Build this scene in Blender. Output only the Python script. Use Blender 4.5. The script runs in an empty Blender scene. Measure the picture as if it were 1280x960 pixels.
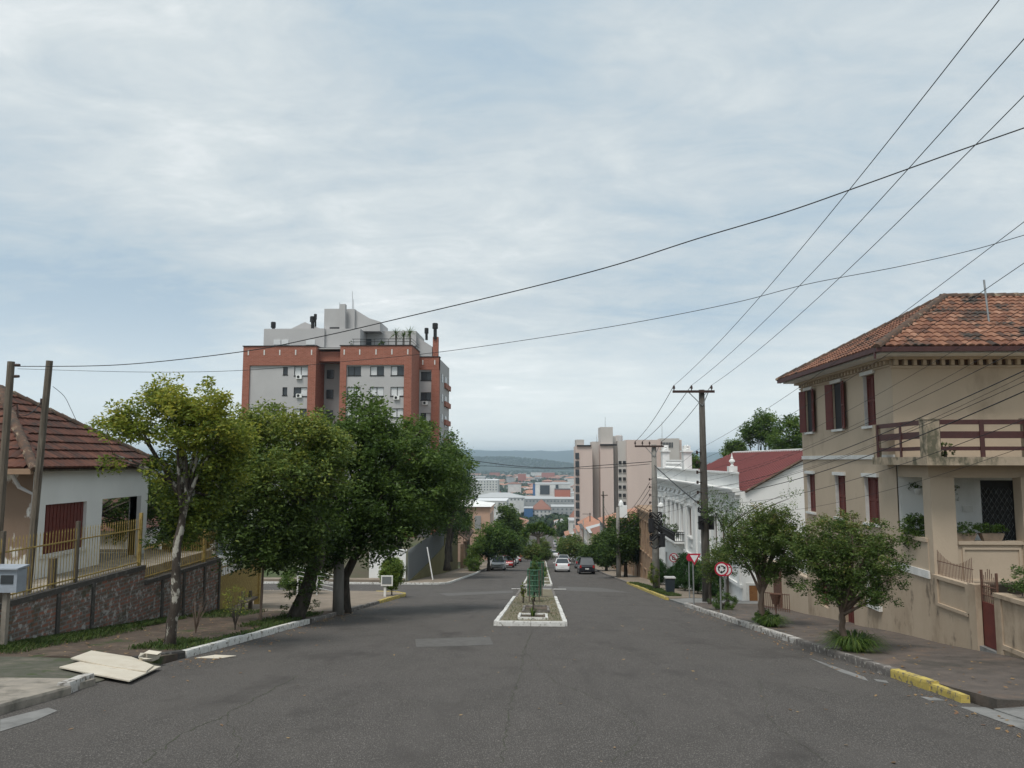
import bpy, math, random
import numpy as np
from mathutils import Vector
random.seed(7); RNG = np.random.default_rng(7)
S = bpy.context.scene
COL = S.collection
R = math.radians
# ---------------------------------------------------------------- camera
F = 960.0
PIT = math.atan(95/960); YAW = math.atan(36/960/math.cos(PIT))
cam = bpy.data.cameras.new('camera'); camo = bpy.data.objects.new('camera', cam); COL.objects.link(camo)
cam.sensor_width = 36; cam.lens = 27; cam.clip_start = 0.05; cam.clip_end = 40000
camo.rotation_euler = (math.pi/2 + PIT, 0, YAW)
S.camera = camo
# ---------------------------------------------------------------- sky
W = bpy.data.worlds.new('World'); S.world = W; W.use_nodes = True
nt = W.node_tree; nt.nodes.clear()
def wn(t, **k):
    n = nt.nodes.new(t)
    for a, b in k.items(): setattr(n, a, b)
    return n
SUN_EL, SUN_AZ = 62, 206     # azimuth clockwise from +Y : behind and left of the camera
sky = wn('ShaderNodeTexSky', sky_type='NISHITA', sun_disc=False, sun_elevation=R(SUN_EL), sun_rotation=R(SUN_AZ))
tc = wn('ShaderNodeTexCoord'); sp = wn('ShaderNodeSeparateXYZ'); nt.links.new(tc.outputs['Generated'], sp.inputs[0])
def wm(op, a, b=None, c=None):
    n = wn('ShaderNodeMath', operation=op)
    for i, v in enumerate((a, b, c)):
        if v is None: continue
        if isinstance(v, (int, float)): n.inputs[i].default_value = v
        else: nt.links.new(v, n.inputs[i])
    return n.outputs[0]
zc = wm('ADD', wm('MAXIMUM', sp.outputs[2], 0.0), 0.16)
cx = wm('DIVIDE', sp.outputs[0], zc); cy = wm('DIVIDE', sp.outputs[1], zc)
cmb = wn('ShaderNodeCombineXYZ'); nt.links.new(cx, cmb.inputs[0]); nt.links.new(cy, cmb.inputs[1])
def wnoise(scale, detail, rough, off, dist=0.0, stretch=(1, 1, 1), rot=0):
    mp = wn('ShaderNodeMapping'); mp.inputs['Location'].default_value = off; mp.inputs['Scale'].default_value = stretch
    mp.inputs['Rotation'].default_value = (0, 0, rot)
    nt.links.new(cmb.outputs[0], mp.inputs[0])
    n = wn('ShaderNodeTexNoise'); n.inputs['Scale'].default_value = scale; n.inputs['Detail'].default_value = detail
    n.inputs['Roughness'].default_value = rough; n.inputs['Distortion'].default_value = dist
    nt.links.new(mp.outputs[0], n.inputs[0]); return n.outputs[0]
n1 = wnoise(0.95, 7, .52, (3.1, 1.7, 0), .25, (1, .75, 1), R(25))
n2 = wnoise(3.6, 9, .62, (7.3, 2.2, 0), .7, (.8, 1.15, 1), R(-20))
n5 = wnoise(9.0, 6, .6, (1.3, 4.2, 0), .8, (1, 1.3, 1), R(15))
n3 = wnoise(.45, 3, .5, (1.9, 5.5, 0), .0, (1, 1, 1))
n4 = wnoise(1.5, 6, .62, (2.2, 8.1, 0), .3, (.55, 2.2, 1), R(8))
f = wm('ADD', wm('ADD', wm('MULTIPLY', n1, .50), wm('MULTIPLY', n4, .22)), wm('ADD', wm('ADD', wm('MULTIPLY', n2, .42), wm('MULTIPLY', n5, .14)), wm('MULTIPLY', n3, .26)))
def lobe_dir(u, v, width, amp):          # a thin, bright place in the cloud cover, by direction
    a = (u-640)/F; b = (480-v)/F
    y = math.cos(PIT)-b*math.sin(PIT); z = math.sin(PIT)+b*math.cos(PIT)
    X = a*math.cos(YAW)-y*math.sin(YAW); Y = a*math.sin(YAW)+y*math.cos(YAW)
    d = Vector((X, Y, z)).normalized()
    vm = wn('ShaderNodeVectorMath', operation='DOT_PRODUCT'); nt.links.new(tc.outputs['Generated'], vm.inputs[0])
    vm.inputs[1].default_value = d
    mr = wn('ShaderNodeMapRange', interpolation_type='SMOOTHERSTEP'); mr.inputs[1].default_value = math.cos(R(width)); mr.inputs[2].default_value = 1.0
    mr.inputs[3].default_value = 0; mr.inputs[4].default_value = amp
    nt.links.new(vm.outputs['Value'], mr.inputs[0]); return mr.outputs[0]
for a in ((150, 120, 15, .11), (330, 180, 13, .07), (620, 330, 20, .06), (640, 470, 14, .06), (30, 330, 16, -.11), (230, 345, 10, -.05), (40, 480, 15, -.07), (960, 300, 16, -.02), (450, 20, 18, -.03)):
    f = wm('ADD', f, lobe_dir(*a))
cr = wn('ShaderNodeValToRGB'); nt.links.new(f, cr.inputs[0])
e = cr.color_ramp; e.elements[0].position = .60; e.elements[0].color = (.255, .325, .385, 1)
e.elements[1].position = 1.0; e.elements[1].color = (.56, .575, .575, 1)
for p_, c_ in ((.70, (.305, .362, .40)), (.785, (.352, .395, .418)), (.875, (.405, .44, .45)), (.96, (.475, .50, .505))):
    q = e.elements.new(p_); q.color = (*c_, 1)
# horizon paleness
hz = wn('ShaderNodeMapRange', interpolation_type='SMOOTHSTEP'); nt.links.new(sp.outputs[2], hz.inputs[0])
hz.inputs[1].default_value = 0.0; hz.inputs[2].default_value = .22; hz.inputs[3].default_value = .75; hz.inputs[4].default_value = 0.0
mx = wn('ShaderNodeMixRGB'); nt.links.new(hz.outputs[0], mx.inputs[0]); nt.links.new(cr.outputs[0], mx.inputs[1]); mx.inputs[2].default_value = (.56, .60, .60, 1)
b1 = wn('ShaderNodeBackground'); nt.links.new(sky.outputs[0], b1.inputs[0]); b1.inputs[1].default_value = .07
b2 = wn('ShaderNodeBackground'); nt.links.new(mx.outputs[0], b2.inputs[0]); b2.inputs[1].default_value = 1.0
ms = wn('ShaderNodeMixShader'); ms.inputs[0].default_value = .93
nt.links.new(b1.outputs[0], ms.inputs[1]); nt.links.new(b2.outputs[0], ms.inputs[2])
ow = wn('ShaderNodeOutputWorld'); nt.links.new(ms.outputs[0], ow.inputs[0])
# ---------------------------------------------------------------- sun behind thin cloud
sl = bpy.data.lights.new('sun', 'SUN'); sl.energy = 1.5; sl.angle = R(20); sl.color = (1, .96, .90)
so = bpy.data.objects.new('sun', sl); COL.objects.link(so)
sd = Vector((math.sin(R(SUN_AZ))*math.cos(R(SUN_EL)), math.cos(R(SUN_AZ))*math.cos(R(SUN_EL)), math.sin(R(SUN_EL))))
so.rotation_euler = sd.to_track_quat('Z', 'Y').to_euler()
vs = S.view_settings; S.display_settings.display_device = 'sRGB'
vs.view_transform = 'Standard'; vs.look = 'None'; vs.gamma = 1; vs.exposure = 0.84; vs.use_curve_mapping = False
S.render.engine = 'CYCLES'
S.cycles.max_bounces = 8; S.cycles.transparent_max_bounces = 8; S.cycles.volume_bounces = 1

# ---------------------------------------------------------------- where things stand
def ray(u, v):
    a = (u-640)/F; b = (480-v)/F
    y = math.cos(PIT)-b*math.sin(PIT); z = math.sin(PIT)+b*math.cos(PIT)
    return Vector((a*math.cos(YAW)-y*math.sin(YAW), a*math.sin(YAW)+y*math.cos(YAW), z))
def atY(u, v, Y): r = ray(u, v); return r*(Y/r.y)
def atX(u, v, X): r = ray(u, v); return r*(X/r.x)
PY = [-60, 0, 60, 84, 134, 160, 400, 600, 1000, 3000, 20000]
PZ = [5.4, -2, -9.45, -12.2, -17.4, -20, -43, -52, -57, -62, -62]
def prof(y): return float(np.interp(y, PY, PZ))
def G(u, v, dz=0.0):
    r = ray(u, v); t = 2.0
    while t < 6000:
        p = r*t
        if p.z < prof(p.y)+dz: return p
        t *= 1.001
    return r*6000

# ---------------------------------------------------------------- materials
def mat(name, c1, c2=None, scale=3.0, rough=.85, bump=0.0, bscale=40.0, stain=None, stain2=None, metal=0.0, spec=.3, stretch=(1, 1, 1), tint=None, brick=None, alpha=None, detail=6, speck=None):
    m = bpy.data.materials.new(name); m.use_nodes = True
    t = m.node_tree; N = t.nodes; L = t.links; bs = N['Principled BSDF']
    bs.inputs['Roughness'].default_value = rough; bs.inputs['Metallic'].default_value = metal
    bs.inputs['Specular IOR Level'].default_value = spec
    g = N.new('ShaderNodeNewGeometry'); mp = N.new('ShaderNodeMapping'); mp.inputs['Scale'].default_value = stretch
    L.new(g.outputs['Position'], mp.inputs[0])
    def noise(sc, det=detail, vec=None):
        n = N.new('ShaderNodeTexNoise'); n.inputs['Scale'].default_value = sc; n.inputs['Detail'].default_value = det; n.inputs['Roughness'].default_value = .62
        L.new(vec or mp.outputs[0], n.inputs[0]); return n.outputs[0]
    def mix(fac, a, b):
        x = N.new('ShaderNodeMixRGB')
        for i, v in ((0, fac), (1, a), (2, b)):
            if isinstance(v, (int, float)): x.inputs[i].default_value = v
            elif isinstance(v, tuple): x.inputs[i].default_value = (*v, 1)
            else: L.new(v, x.inputs[i])
        return x.outputs[0]
    def ramp(src, lo, hi):
        x = N.new('ShaderNodeMapRange'); L.new(src, x.inputs[0]); x.inputs[1].default_value = lo; x.inputs[2].default_value = hi; return x.outputs[0]
    col = c1
    if brick:
        bc1, bc2, mort, bw, bh, ms_ = brick
        sx = N.new('ShaderNodeSeparateXYZ'); L.new(g.outputs['Position'], sx.inputs[0])
        ad = N.new('ShaderNodeMath'); ad.operation = 'ADD'; L.new(sx.outputs[0], ad.inputs[0]); L.new(sx.outputs[1], ad.inputs[1])
        cb = N.new('ShaderNodeCombineXYZ'); L.new(ad.outputs[0], cb.inputs[0]); L.new(sx.outputs[2], cb.inputs[1])
        bt = N.new('ShaderNodeTexBrick'); L.new(cb.outputs[0], bt.inputs[0])
        bt.inputs['Color1'].default_value = (*bc1, 1); bt.inputs['Color2'].default_value = (*bc2, 1); bt.inputs['Mortar'].default_value = (*mort, 1)
        bt.inputs['Scale'].default_value = 1.0; bt.inputs['Brick Width'].default_value = bw; bt.inputs['Row Height'].default_value = bh
        bt.inputs['Mortar Size'].default_value = ms_; bt.inputs['Bias'].default_value = 0
        col = bt.outputs[0]
    if tint:      # per-tile / per-leaf colour from the mesh attribute
        at = N.new('ShaderNodeAttribute'); at.attribute_name = 'tint'
        rp = N.new('ShaderNodeValToRGB'); L.new(at.outputs['Fac'], rp.inputs[0])
        els = rp.color_ramp.elements
        els[0].color = (*tint[0], 1); els[1].color = (*tint[-1], 1)
        for i, c in enumerate(tint[1:-1]): q = els.new((i+1)/(len(tint)-1)); q.color = (*c, 1)
        col = rp.outputs[0]
    if c2: col = mix(ramp(noise(scale), .35, .65), col, c2)
    if speck:
        col = mix(ramp(noise(speck[1], 2), speck[2], speck[3]), col, speck[0])
    for st in (stain, stain2):
        if st: col = mix(ramp(noise(st[1]), st[2], st[3]), col, st[0])
    if isinstance(col, tuple): bs.inputs['Base Color'].default_value = (*col, 1)
    else: L.new(col, bs.inputs['Base Color'])
    if bump:
        b = N.new('ShaderNodeBump'); b.inputs['Strength'].default_value = bump; b.inputs['Distance'].default_value = .02
        L.new(noise(bscale, 4), b.inputs['Height']); L.new(b.outputs[0], bs.inputs['Normal'])
    return m
def leafmat(name, cols, trans=.40):
    m = bpy.data.materials.new(name); m.use_nodes = True
    t = m.node_tree; N = t.nodes; L = t.links; bs = N['Principled BSDF']; out = N['Material Output']
    at = N.new('ShaderNodeAttribute'); at.attribute_name = 'tint'
    rp = N.new('ShaderNodeValToRGB'); L.new(at.outputs['Fac'], rp.inputs[0]); els = rp.color_ramp.elements
    els[0].color = (*cols[0], 1); els[1].color = (*cols[-1], 1)
    for i, c in enumerate(cols[1:-1]): q = els.new((i+1)/(len(cols)-1)); q.color = (*c, 1)
    L.new(rp.outputs[0], bs.inputs['Base Color']); bs.inputs['Roughness'].default_value = .55; bs.inputs['Specular IOR Level'].default_value = .35
    tr = N.new('ShaderNodeBsdfTranslucent'); L.new(rp.outputs[0], tr.inputs[0])
    mxs = N.new('ShaderNodeMixShader'); mxs.inputs[0].default_value = trans
    L.new(bs.outputs[0], mxs.inputs[1]); L.new(tr.outputs[0], mxs.inputs[2]); L.new(mxs.outputs[0], out.inputs[0])
    return m

# ---------------------------------------------------------------- objects
ORG = {}
def _props(o, label, cat, group, kind):
    if label: o['label'] = label
    if cat: o['category'] = cat
    if group: o['group'] = group
    if kind: o['kind'] = kind
def thing(name, label, cat, loc=(0, 0, 0), group=None):
    o = bpy.data.objects.new(name, None); COL.objects.link(o); o.location = loc; o.empty_display_size = .2
    _props(o, label, cat, group, None); ORG[o.name] = Vector(loc); return o
class MB:
    def __init__(s): s.v = []; s.f = []; s.t = []; s.sm = False
    def add(s, vs_, fs_, tint=0.5):
        n = len(s.v); s.v += [tuple(p) for p in vs_]
        for q in fs_: s.f.append([i+n for i in q]); s.t.append(tint)
        return s
    def quad(s, a, b, c, d, tint=.5): return s.add([a, b, c, d], [(0, 1, 2, 3)], tint)
    def box(s, x0, x1, y0, y1, z0, z1, tint=.5):
        return s.add([(x0, y0, z0), (x1, y0, z0), (x1, y1, z0), (x0, y1, z0), (x0, y0, z1), (x1, y0, z1), (x1, y1, z1), (x0, y1, z1)],
                     [(0, 3, 2, 1), (4, 5, 6, 7), (0, 1, 5, 4), (1, 2, 6, 5), (2, 3, 7, 6), (3, 0, 4, 7)], tint)
    def fbox(s, fr, a0, a1, z0, z1, n0, n1, tint=.5):
        P = [fr.p(a, z, n) for n in (n0, n1) for z in (z0, z1) for a in (a0, a1)]
        fs_ = [(0, 2, 3, 1), (4, 5, 7, 6), (0, 1, 5, 4), (2, 6, 7, 3), (0, 4, 6, 2), (1, 3, 7, 5)]
        return s.add(P, fs_, tint)
    def prism(s, pts, d, tint=.5):       # polygon (3D points) pushed along d
        n = len(pts); d = Vector(d); A = [Vector(p) for p in pts]
        return s.add(A+[p+d for p in A], [tuple(range(n))[::-1], tuple(range(n, 2*n))]+[(i, (i+1) % n, (i+1) % n+n, i+n) for i in range(n)], tint)
    def tube(s, path, rad, n=6, cap=True, tint=.5):
        P = [Vector(p) for p in path]; m = len(P)
        if not hasattr(rad, '__len__'): rad = [rad]*m
        up = Vector((0, 0, 1)); vs_ = []; prev = None
        for i in range(m):
            d = (P[min(i+1, m-1)]-P[max(i-1, 0)])
            if d.length < 1e-9: d = Vector((0, 0, 1))
            d.normalize()
            if prev is None:
                a = d.cross(up) if abs(d.z) < .95 else d.cross(Vector((1, 0, 0)))
            else: a = prev-d*prev.dot(d)
            a.normalize(); prev = a; b = d.cross(a)
            for k in range(n):
                w = 2*math.pi*k/n; vs_.append(P[i]+(a*math.cos(w)+b*math.sin(w))*rad[i])
        fs_ = [(i*n+k, i*n+(k+1) % n, (i+1)*n+(k+1) % n, (i+1)*n+k) for i in range(m-1) for k in range(n)]
        if cap: fs_ += [tuple(range(n))[::-1], tuple(range((m-1)*n, m*n))]
        return s.add(vs_, fs_, tint)
    def cyl(s, p0, p1, r0, r1=None, n=12, tint=.5): return s.tube([p0, p1], [r0, r0 if r1 is None else r1], n, True, tint)
    def lathe(s, c, prof_, n=12, tint=.5):  # prof_ = [(r,z)..] about the vertical through c
        c = Vector(c); vs_ = [c+Vector((r*math.cos(2*math.pi*k/n), r*math.sin(2*math.pi*k/n), z)) for r, z in prof_ for k in range(n)]
        m = len(prof_)
        fs_ = [(i*n+k, i*n+(k+1) % n, (i+1)*n+(k+1) % n, (i+1)*n+k) for i in range(m-1) for k in range(n)]
        return s.add(vs_, fs_+[tuple(range(n))[::-1], tuple(range((m-1)*n, m*n))], tint)
    def build(s, name, m, parent=None, label=None, cat=None, group=None, kind=None, smooth=False):
        o0 = Vector((0, 0, 0))
        if parent is not None: o0 = ORG[parent.name]
        me = bpy.data.meshes.new(name); me.from_pydata([tuple(Vector(p)-o0) for p in s.v], [], s.f); me.update()
        at = me.attributes.new('tint', 'FLOAT', 'FACE'); at.data.foreach_set('value', np.array(s.t, dtype=np.float32))
        if smooth or s.sm: me.polygons.foreach_set('use_smooth', [True]*len(me.polygons))
        me.materials.append(m)
        o = bpy.data.objects.new(name, me); COL.objects.link(o)
        if parent is not None: o.parent = parent
        ORG[o.name] = o0.copy(); _props(o, label, cat, group, kind); return o
class Fr:
    def __init__(s, o, u, n): s.o = Vector(o); s.u = Vector(u).normalized(); s.n = Vector(n).normalized()
    def p(s, a, z, n=0.0): q = s.o+s.u*a+s.n*n; return Vector((q.x, q.y, q.z+z))
def wall(mb, fr, a0, a1, z0, z1, holes=(), depth=.15, bot=None):
    """sheet of wall with real openings and reveals; bot(a) gives a sloping foot"""
    A = sorted({a0, a1, *[h[0] for h in holes], *[h[1] for h in holes]}); Z = sorted({z0, z1, *[h[2] for h in holes], *[h[3] for h in holes]})
    for i in range(len(A)-1):
        for j in range(len(Z)-1):
            ca, cz = (A[i]+A[i+1])/2, (Z[j]+Z[j+1])/2
            if any(h[0] < ca < h[1] and h[2] < cz < h[3] for h in holes): continue
            mb.quad(fr.p(A[i], Z[j]), fr.p(A[i+1], Z[j]), fr.p(A[i+1], Z[j+1]), fr.p(A[i], Z[j+1]))
    for h in holes:
        b, t, l, r = h[2], h[3], h[0], h[1]
        for (p, q) in (((l, b), (r, b)), ((r, b), (r, t)), ((r, t), (l, t)), ((l, t), (l, b))):
            mb.quad(fr.p(*p, 0), fr.p(*q, 0), fr.p(*q, -depth), fr.p(*p, -depth))
def copy_tree(o, parent=None):
    c = o.copy(); COL.objects.link(c); c.parent = parent
    for ch in o.children: copy_tree(ch, c)
    return c

# ---------------------------------------------------------------- foliage
def leaves_np(centers, radii, n_per, size, tints, rng, droop=0.0, flat=.8):
    K = len(centers); n = K*n_per
    c = np.repeat(centers, n_per, 0); r = np.repeat(radii, n_per)[:, None]; t = np.repeat(tints, n_per)
    d = rng.normal(size=(n, 3)); d /= np.linalg.norm(d, axis=1)[:, None]; d[:, 2] *= flat
    rad = r*rng.uniform(0.15, 1, (n, 1))**.6
    p = c+d*rad
    u = rng.normal(size=(n, 3)); u[:, 2] = u[:, 2]*.5-droop; u += d*.7; u /= np.linalg.norm(u, axis=1)[:, None]
    w = rng.normal(size=(n, 3)); w[:, 2] *= .6; w -= u*(w*u).sum(1)[:, None]; w /= np.linalg.norm(w, axis=1)[:, None]
    nn = np.cross(u, w)
    L = size*rng.uniform(.65, 1.25, (n, 1)); Wd = L*.42
    V = np.stack([p-u*L*.5, p+w*Wd*.5+nn*L*.08, p+u*L*.5, p-w*Wd*.5+nn*L*.08], 1).reshape(-1, 3)
    return V, np.clip(t+rng.normal(0, .16, n), 0, 1)
def quads_obj(name, V, T, m, parent, **k):
    o0 = np.array(ORG[parent.name]) if parent is not None else np.zeros(3)
    n = len(V)//4; me = bpy.data.meshes.new(name)
    me.vertices.add(n*4); me.vertices.foreach_set('co', (V-o0).astype(np.float32).ravel())
    me.loops.add(n*4); me.loops.foreach_set('vertex_index', np.arange(n*4, dtype=np.int32))
    me.polygons.add(n); me.polygons.foreach_set('loop_start', np.arange(0, n*4, 4, dtype=np.int32))
    me.update(calc_edges=True)
    at = me.attributes.new('tint', 'FLOAT', 'FACE'); at.data.foreach_set('value', T.astype(np.float32))
    me.materials.append(m); o = bpy.data.objects.new(name, me); COL.objects.link(o); o.parent = parent
    ORG[o.name] = Vector(o0); _props(o, k.get('label'), k.get('cat'), k.get('group'), k.get('kind')); return o
def bez(a, b, c, n=6): return [(a*(1-t)**2+b*2*t*(1-t)+c*t*t) for t in [i/n for i in range(n+1)]]
def tree(name, label, cat, base, lobes, trunk, bark, lm, nclump=120, nper=60, leaf=.09, crad=.28, r0=.14, seed=1, group=None, limbs=9, twigs=70, tbias=0.5, shell=.45, tzgrad=0.25, ivy=None, droop=.1):
    """lobes: (centre Vector, rx, ry, rz). trunk: list of points from the ground to the fork"""
    rng = np.random.default_rng(seed); rnd = random.Random(seed)
    o = thing(name, label, cat, base, group)
    vol = np.array([(l[1]*l[2]*l[3])**.72*(l[4] if len(l) > 4 else 1) for l in lobes]); vol /= vol.sum()
    zs = [l[0].z+l[3] for l in lobes]; ze = [l[0].z-l[3] for l in lobes]; ztop, zbot = max(zs), min(ze)
    cent = []; 
    for k in rng.choice(len(lobes), nclump, p=vol):
        l = lobes[k]; d = rng.normal(size=3); d /= np.linalg.norm(d); rr = rng.uniform(shell, 1.0)
        ph = 2.4*k+seed; rr *= 1+.20*math.sin(3.2*d[0]+5.1*d[2]+ph)+.15*math.sin(6.3*d[1]-4.4*d[0]+2*ph)
        if rng.random() < .16: rr *= rng.uniform(1.0, 1.32)
        cent.append([l[0].x+d[0]*l[1]*rr, l[0].y+d[1]*l[2]*rr, l[0].z+d[2]*l[3]*rr])
    cent = np.array(cent)
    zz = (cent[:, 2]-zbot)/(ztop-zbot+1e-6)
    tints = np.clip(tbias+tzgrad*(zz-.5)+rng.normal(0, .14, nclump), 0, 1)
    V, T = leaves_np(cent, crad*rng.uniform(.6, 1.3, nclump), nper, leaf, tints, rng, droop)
    crown = quads_obj('crown', V, T, lm, o)
    b = MB(); tp = [Vector(p) for p in trunk]; m = len(tp)
    fine = []
    for i in range(m-1):
        for k in range(4): fine.append(tp[i].lerp(tp[i+1], k/4))
    fine.append(tp[-1]); nn = len(fine)
    rads = [r0*(1.35 if i == 0 else (1-.45*i/nn))*(1+.08*rnd.uniform(-1, 1)) for i in range(nn)]
    fine = [p+Vector((rnd.uniform(-1, 1), rnd.uniform(-1, 1), 0))*r0*.15 if i else p-Vector((0, 0, .15)) for i, p in enumerate(fine)]
    b.tube(fine, rads, 8)
    skel = []
    order = list(range(len(lobes)))
    for i in range(limbs):
        l = lobes[order[i % len(lobes)]]
        d = Vector((rnd.gauss(0, 1), rnd.gauss(0, 1), rnd.gauss(.3, .8))).normalized()*rnd.uniform(.1, .75)
        end = l[0]+Vector((d.x*l[1], d.y*l[2], d.z*l[3]))
        st = fine[-1-rnd.choice([0, 0, 1, 2]) if nn > 3 else -1]
        mid = st.lerp(end, .45)+Vector((rnd.uniform(-.1, .1), rnd.uniform(-.1, .1), .12))*(end-st).length
        pth = bez(st, mid, end, 7); rr = r0*.5
        b.tube(pth, [rr*(1-.8*k/7) for k in range(8)], 5); skel += [(p, rr*(1-.8*k/7)) for k, p in enumerate(pth)][2:]
    sk = np.array([tuple(p[0]) for p in skel])
    for i in rng.choice(nclump, min(twigs, nclump), replace=False):
        c = Vector(cent[i]); j = int(np.argmin(((sk-cent[i])**2).sum(1))); s0 = skel[j][0]
        if (c-s0).length > 3.5: continue
        mid = s0.lerp(c, .5)+Vector((rnd.uniform(-.1, .1), rnd.uniform(-.1, .1), .1))*(c-s0).length
        w = min(skel[j][1]*.6, r0*.14); b.tube(bez(s0, mid, c, 4), [w, w*.8, w*.6, w*.45, w*.25], 4)
    b.build('trunk', bark, o, smooth=True)
    if ivy:
        cs = []; 
        for i in range(ivy[0]):
            q = fine[rnd.randrange(nn)]; cs.append([q.x+rnd.uniform(-1, 1)*ivy[1], q.y-rnd.uniform(0, 1)*ivy[1], q.z+rnd.uniform(-.2, .3)])
        V, T = leaves_np(np.array(cs), np.full(len(cs), .14), 26, .09, np.full(len(cs), .15), rng)
        quads_obj('ivy', V, T, lm, o)
    return o
def bush(name, label, cat, base, rx, rz, lm, n=60, nper=50, leaf=.05, seed=1, group=None, stem=None, dense=True, tb=.4, ry=None):
    """a clipped or loose leafy bush; base on the ground"""
    rng = np.random.default_rng(seed); o = thing(name, label, cat, base, group); ry = ry or rx
    d = rng.normal(size=(n, 3)); d /= np.linalg.norm(d, axis=1)[:, None]; rr = rng.uniform(.55, .95, (n, 1))
    c = d*rr*np.array([rx, ry, rz])+np.array([base[0], base[1], base[2]+rz*(1 if stem is None else 1)+(stem or 0)])
    V, T = leaves_np(c, np.full(n, min(rx, rz)*.28), nper, leaf, rng.normal(tb, .15, n), rng, 0, 1)
    V[:, 2] = np.maximum(V[:, 2], base[2]+.01)
    quads_obj('foliage', V, T, lm, o)
    b = MB(); rnd = random.Random(seed)
    for k in range(5):
        e_ = Vector((base[0]+rnd.uniform(-.6, .6)*rx, base[1]+rnd.uniform(-.6, .6)*ry, base[2]+(stem or 0)+rz*1.2))
        b.tube([Vector(base)-Vector((0, 0, .05)), Vector(base)+Vector((0, 0, (stem or .1)+.1)), e_], [.04, .03, .01], 5)
    b.build('stem', M_bark, o); return o
def spiky(name, label, cat, base, r, n, m, seed=1, group=None, h=.5, w=.03):
    """clump of arching strap leaves"""
    rnd = random.Random(seed); o = thing(name, label, cat, base, group); b = MB()
    for i in range(n):
        a = rnd.uniform(0, 6.283); L = r*rnd.uniform(.5, 1.1); H = h*rnd.uniform(.5, 1.2); p0 = Vector(base)+Vector((math.cos(a), math.sin(a), 0))*r*rnd.uniform(0, .35)
        dr = Vector((math.cos(a), math.sin(a), 0)); sd_ = Vector((-dr.y, dr.x, 0)); prev = None; t_ = rnd.random()
        for k in range(5):
            t = k/4; q = p0+dr*L*t+Vector((0, 0, H*(1.9*t-1.55*t*t))); ww = w*(1-t*.9)
            cur = (q-sd_*ww, q+sd_*ww)
            if prev: b.quad(prev[0], prev[1], cur[1], cur[0], t_)
            prev = cur
    b.build('leaves', m, o); return o
def lobe(u, v, Y, r, rv=None, ry=None, wgt=1):
    c = atY(u, v, Y); k = Y/F; rv = rv or r
    return (c, r*k, (ry or max(r, rv))*k, rv*k, wgt)
def sag(a, b, s, n=14):
    a = Vector(a); b = Vector(b); return [a.lerp(b, i/n)-Vector((0, 0, s*4*(i/n)*(1-i/n))) for i in range(n+1)]
# ================================================================ materials used
M_asph = mat('asphalt', (.089, .081, .075), (.072, .066, .061), 1.3, .95, .9, 70, ((.112, .102, .093), .25, .5, .75), ((.064, .058, .054), .8, .56, .74), spec=.2, stretch=(1, .5, 1), speck=((.19, .175, .16), 75, .53, .64))
def lanes(m):        # long polished streaks and dark drips along the driving lanes
    t = m.node_tree; N = t.nodes; L = t.links; bs = N['Principled BSDF']; src = bs.inputs['Base Color'].links[0].from_socket
    g = N.new('ShaderNodeNewGeometry')
    for sc, nsc, lo, hi, c in (((1, .035, 1), 1.1, .5, .72, (.106, .097, .09, 1)), ((1, .05, 1), 2.3, .56, .75, (.066, .06, .056, 1)), ((1, 1, 1), 9, .66, .72, (.055, .05, .047, 1))):
        mp = N.new('ShaderNodeMapping'); mp.inputs['Scale'].default_value = sc; L.new(g.outputs['Position'], mp.inputs[0])
        n = N.new('ShaderNodeTexNoise'); n.inputs['Scale'].default_value = nsc; n.inputs['Detail'].default_value = 5; L.new(mp.outputs[0], n.inputs[0])
        r = N.new('ShaderNodeMapRange'); L.new(n.outputs[0], r.inputs[0]); r.inputs[1].default_value = lo; r.inputs[2].default_value = hi; r.inputs[4].default_value = .38
        x = N.new('ShaderNodeMixRGB'); L.new(r.outputs[0], x.inputs[0]); L.new(src, x.inputs[1]); x.inputs[2].default_value = c; src = x.outputs[0]
    L.new(src, bs.inputs['Base Color'])
lanes(M_asph)
M_asph2 = mat('asphalt_patch', (.135, .13, .122), (.112, .106, .1), 4, .9, .4, 160, spec=.2)
M_crack = mat('crack', (.05, .047, .043), (.07, .078, .045), 5, .95)
M_paintw = mat('worn_white_paint', (.72, .71, .68), (.6, .59, .55), 6, .8, .4, 50, ((.22, .2, .17), 9, .545, .63), spec=.2)
M_painty = mat('worn_yellow_paint', (.56, .44, .13), (.48, .37, .10), 6, .75, .4, 50, ((.2, .17, .12), 9, .52, .60), spec=.2)
M_paintw2 = mat('flaking_white_paint', (.55, .53, .50), (.42, .40, .37), 6, .8, .4, 50, ((.17, .15, .13), 7, .50, .58), spec=.2)
M_kerbg = mat('kerb_stone', (.20, .18, .165), (.12, .11, .10), 6, .9, .5, 50, ((.45, .42, .38), 7, .56, .64))
M_conc = mat('concrete', (.34, .30, .25), (.26, .235, .2), 3, .9, .4, 60, ((.13, .12, .1), 2.2, .5, .7))
M_concg = mat('grey_concrete', (.25, .245, .235), (.18, .178, .17), 3, .9, .4, 60, ((.12, .12, .115), 2.2, .5, .7))
M_conc_light = mat('pole_concrete', (.27, .255, .23), (.20, .19, .17), 5, .9, .3, 60, stretch=(1, 1, .3), stain=((.12, .115, .1), 2, .55, .75))
M_dirt = mat('dirt', (.105, .078, .06), (.075, .058, .045), 2.5, .95, .7, 40, ((.16, .12, .09), 1.3, .52, .7), ((.05, .065, .025), 1.6, .56, .66))
M_mosspave = mat('mossy_paving', (.11, .105, .085), (.075, .08, .055), 4, .95, .6, 30, ((.17, .15, .12), 1.5, .52, .7), ((.05, .075, .022), 2.6, .56, .66))
M_paveR = mat('dark_paving', (.13, .106, .09), (.09, .075, .065), 3, .72, .5, 40, ((.17, .12, .09), 1.1, .54, .72), ((.055, .05, .042), .7, .52, .7), spec=.4)
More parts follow.
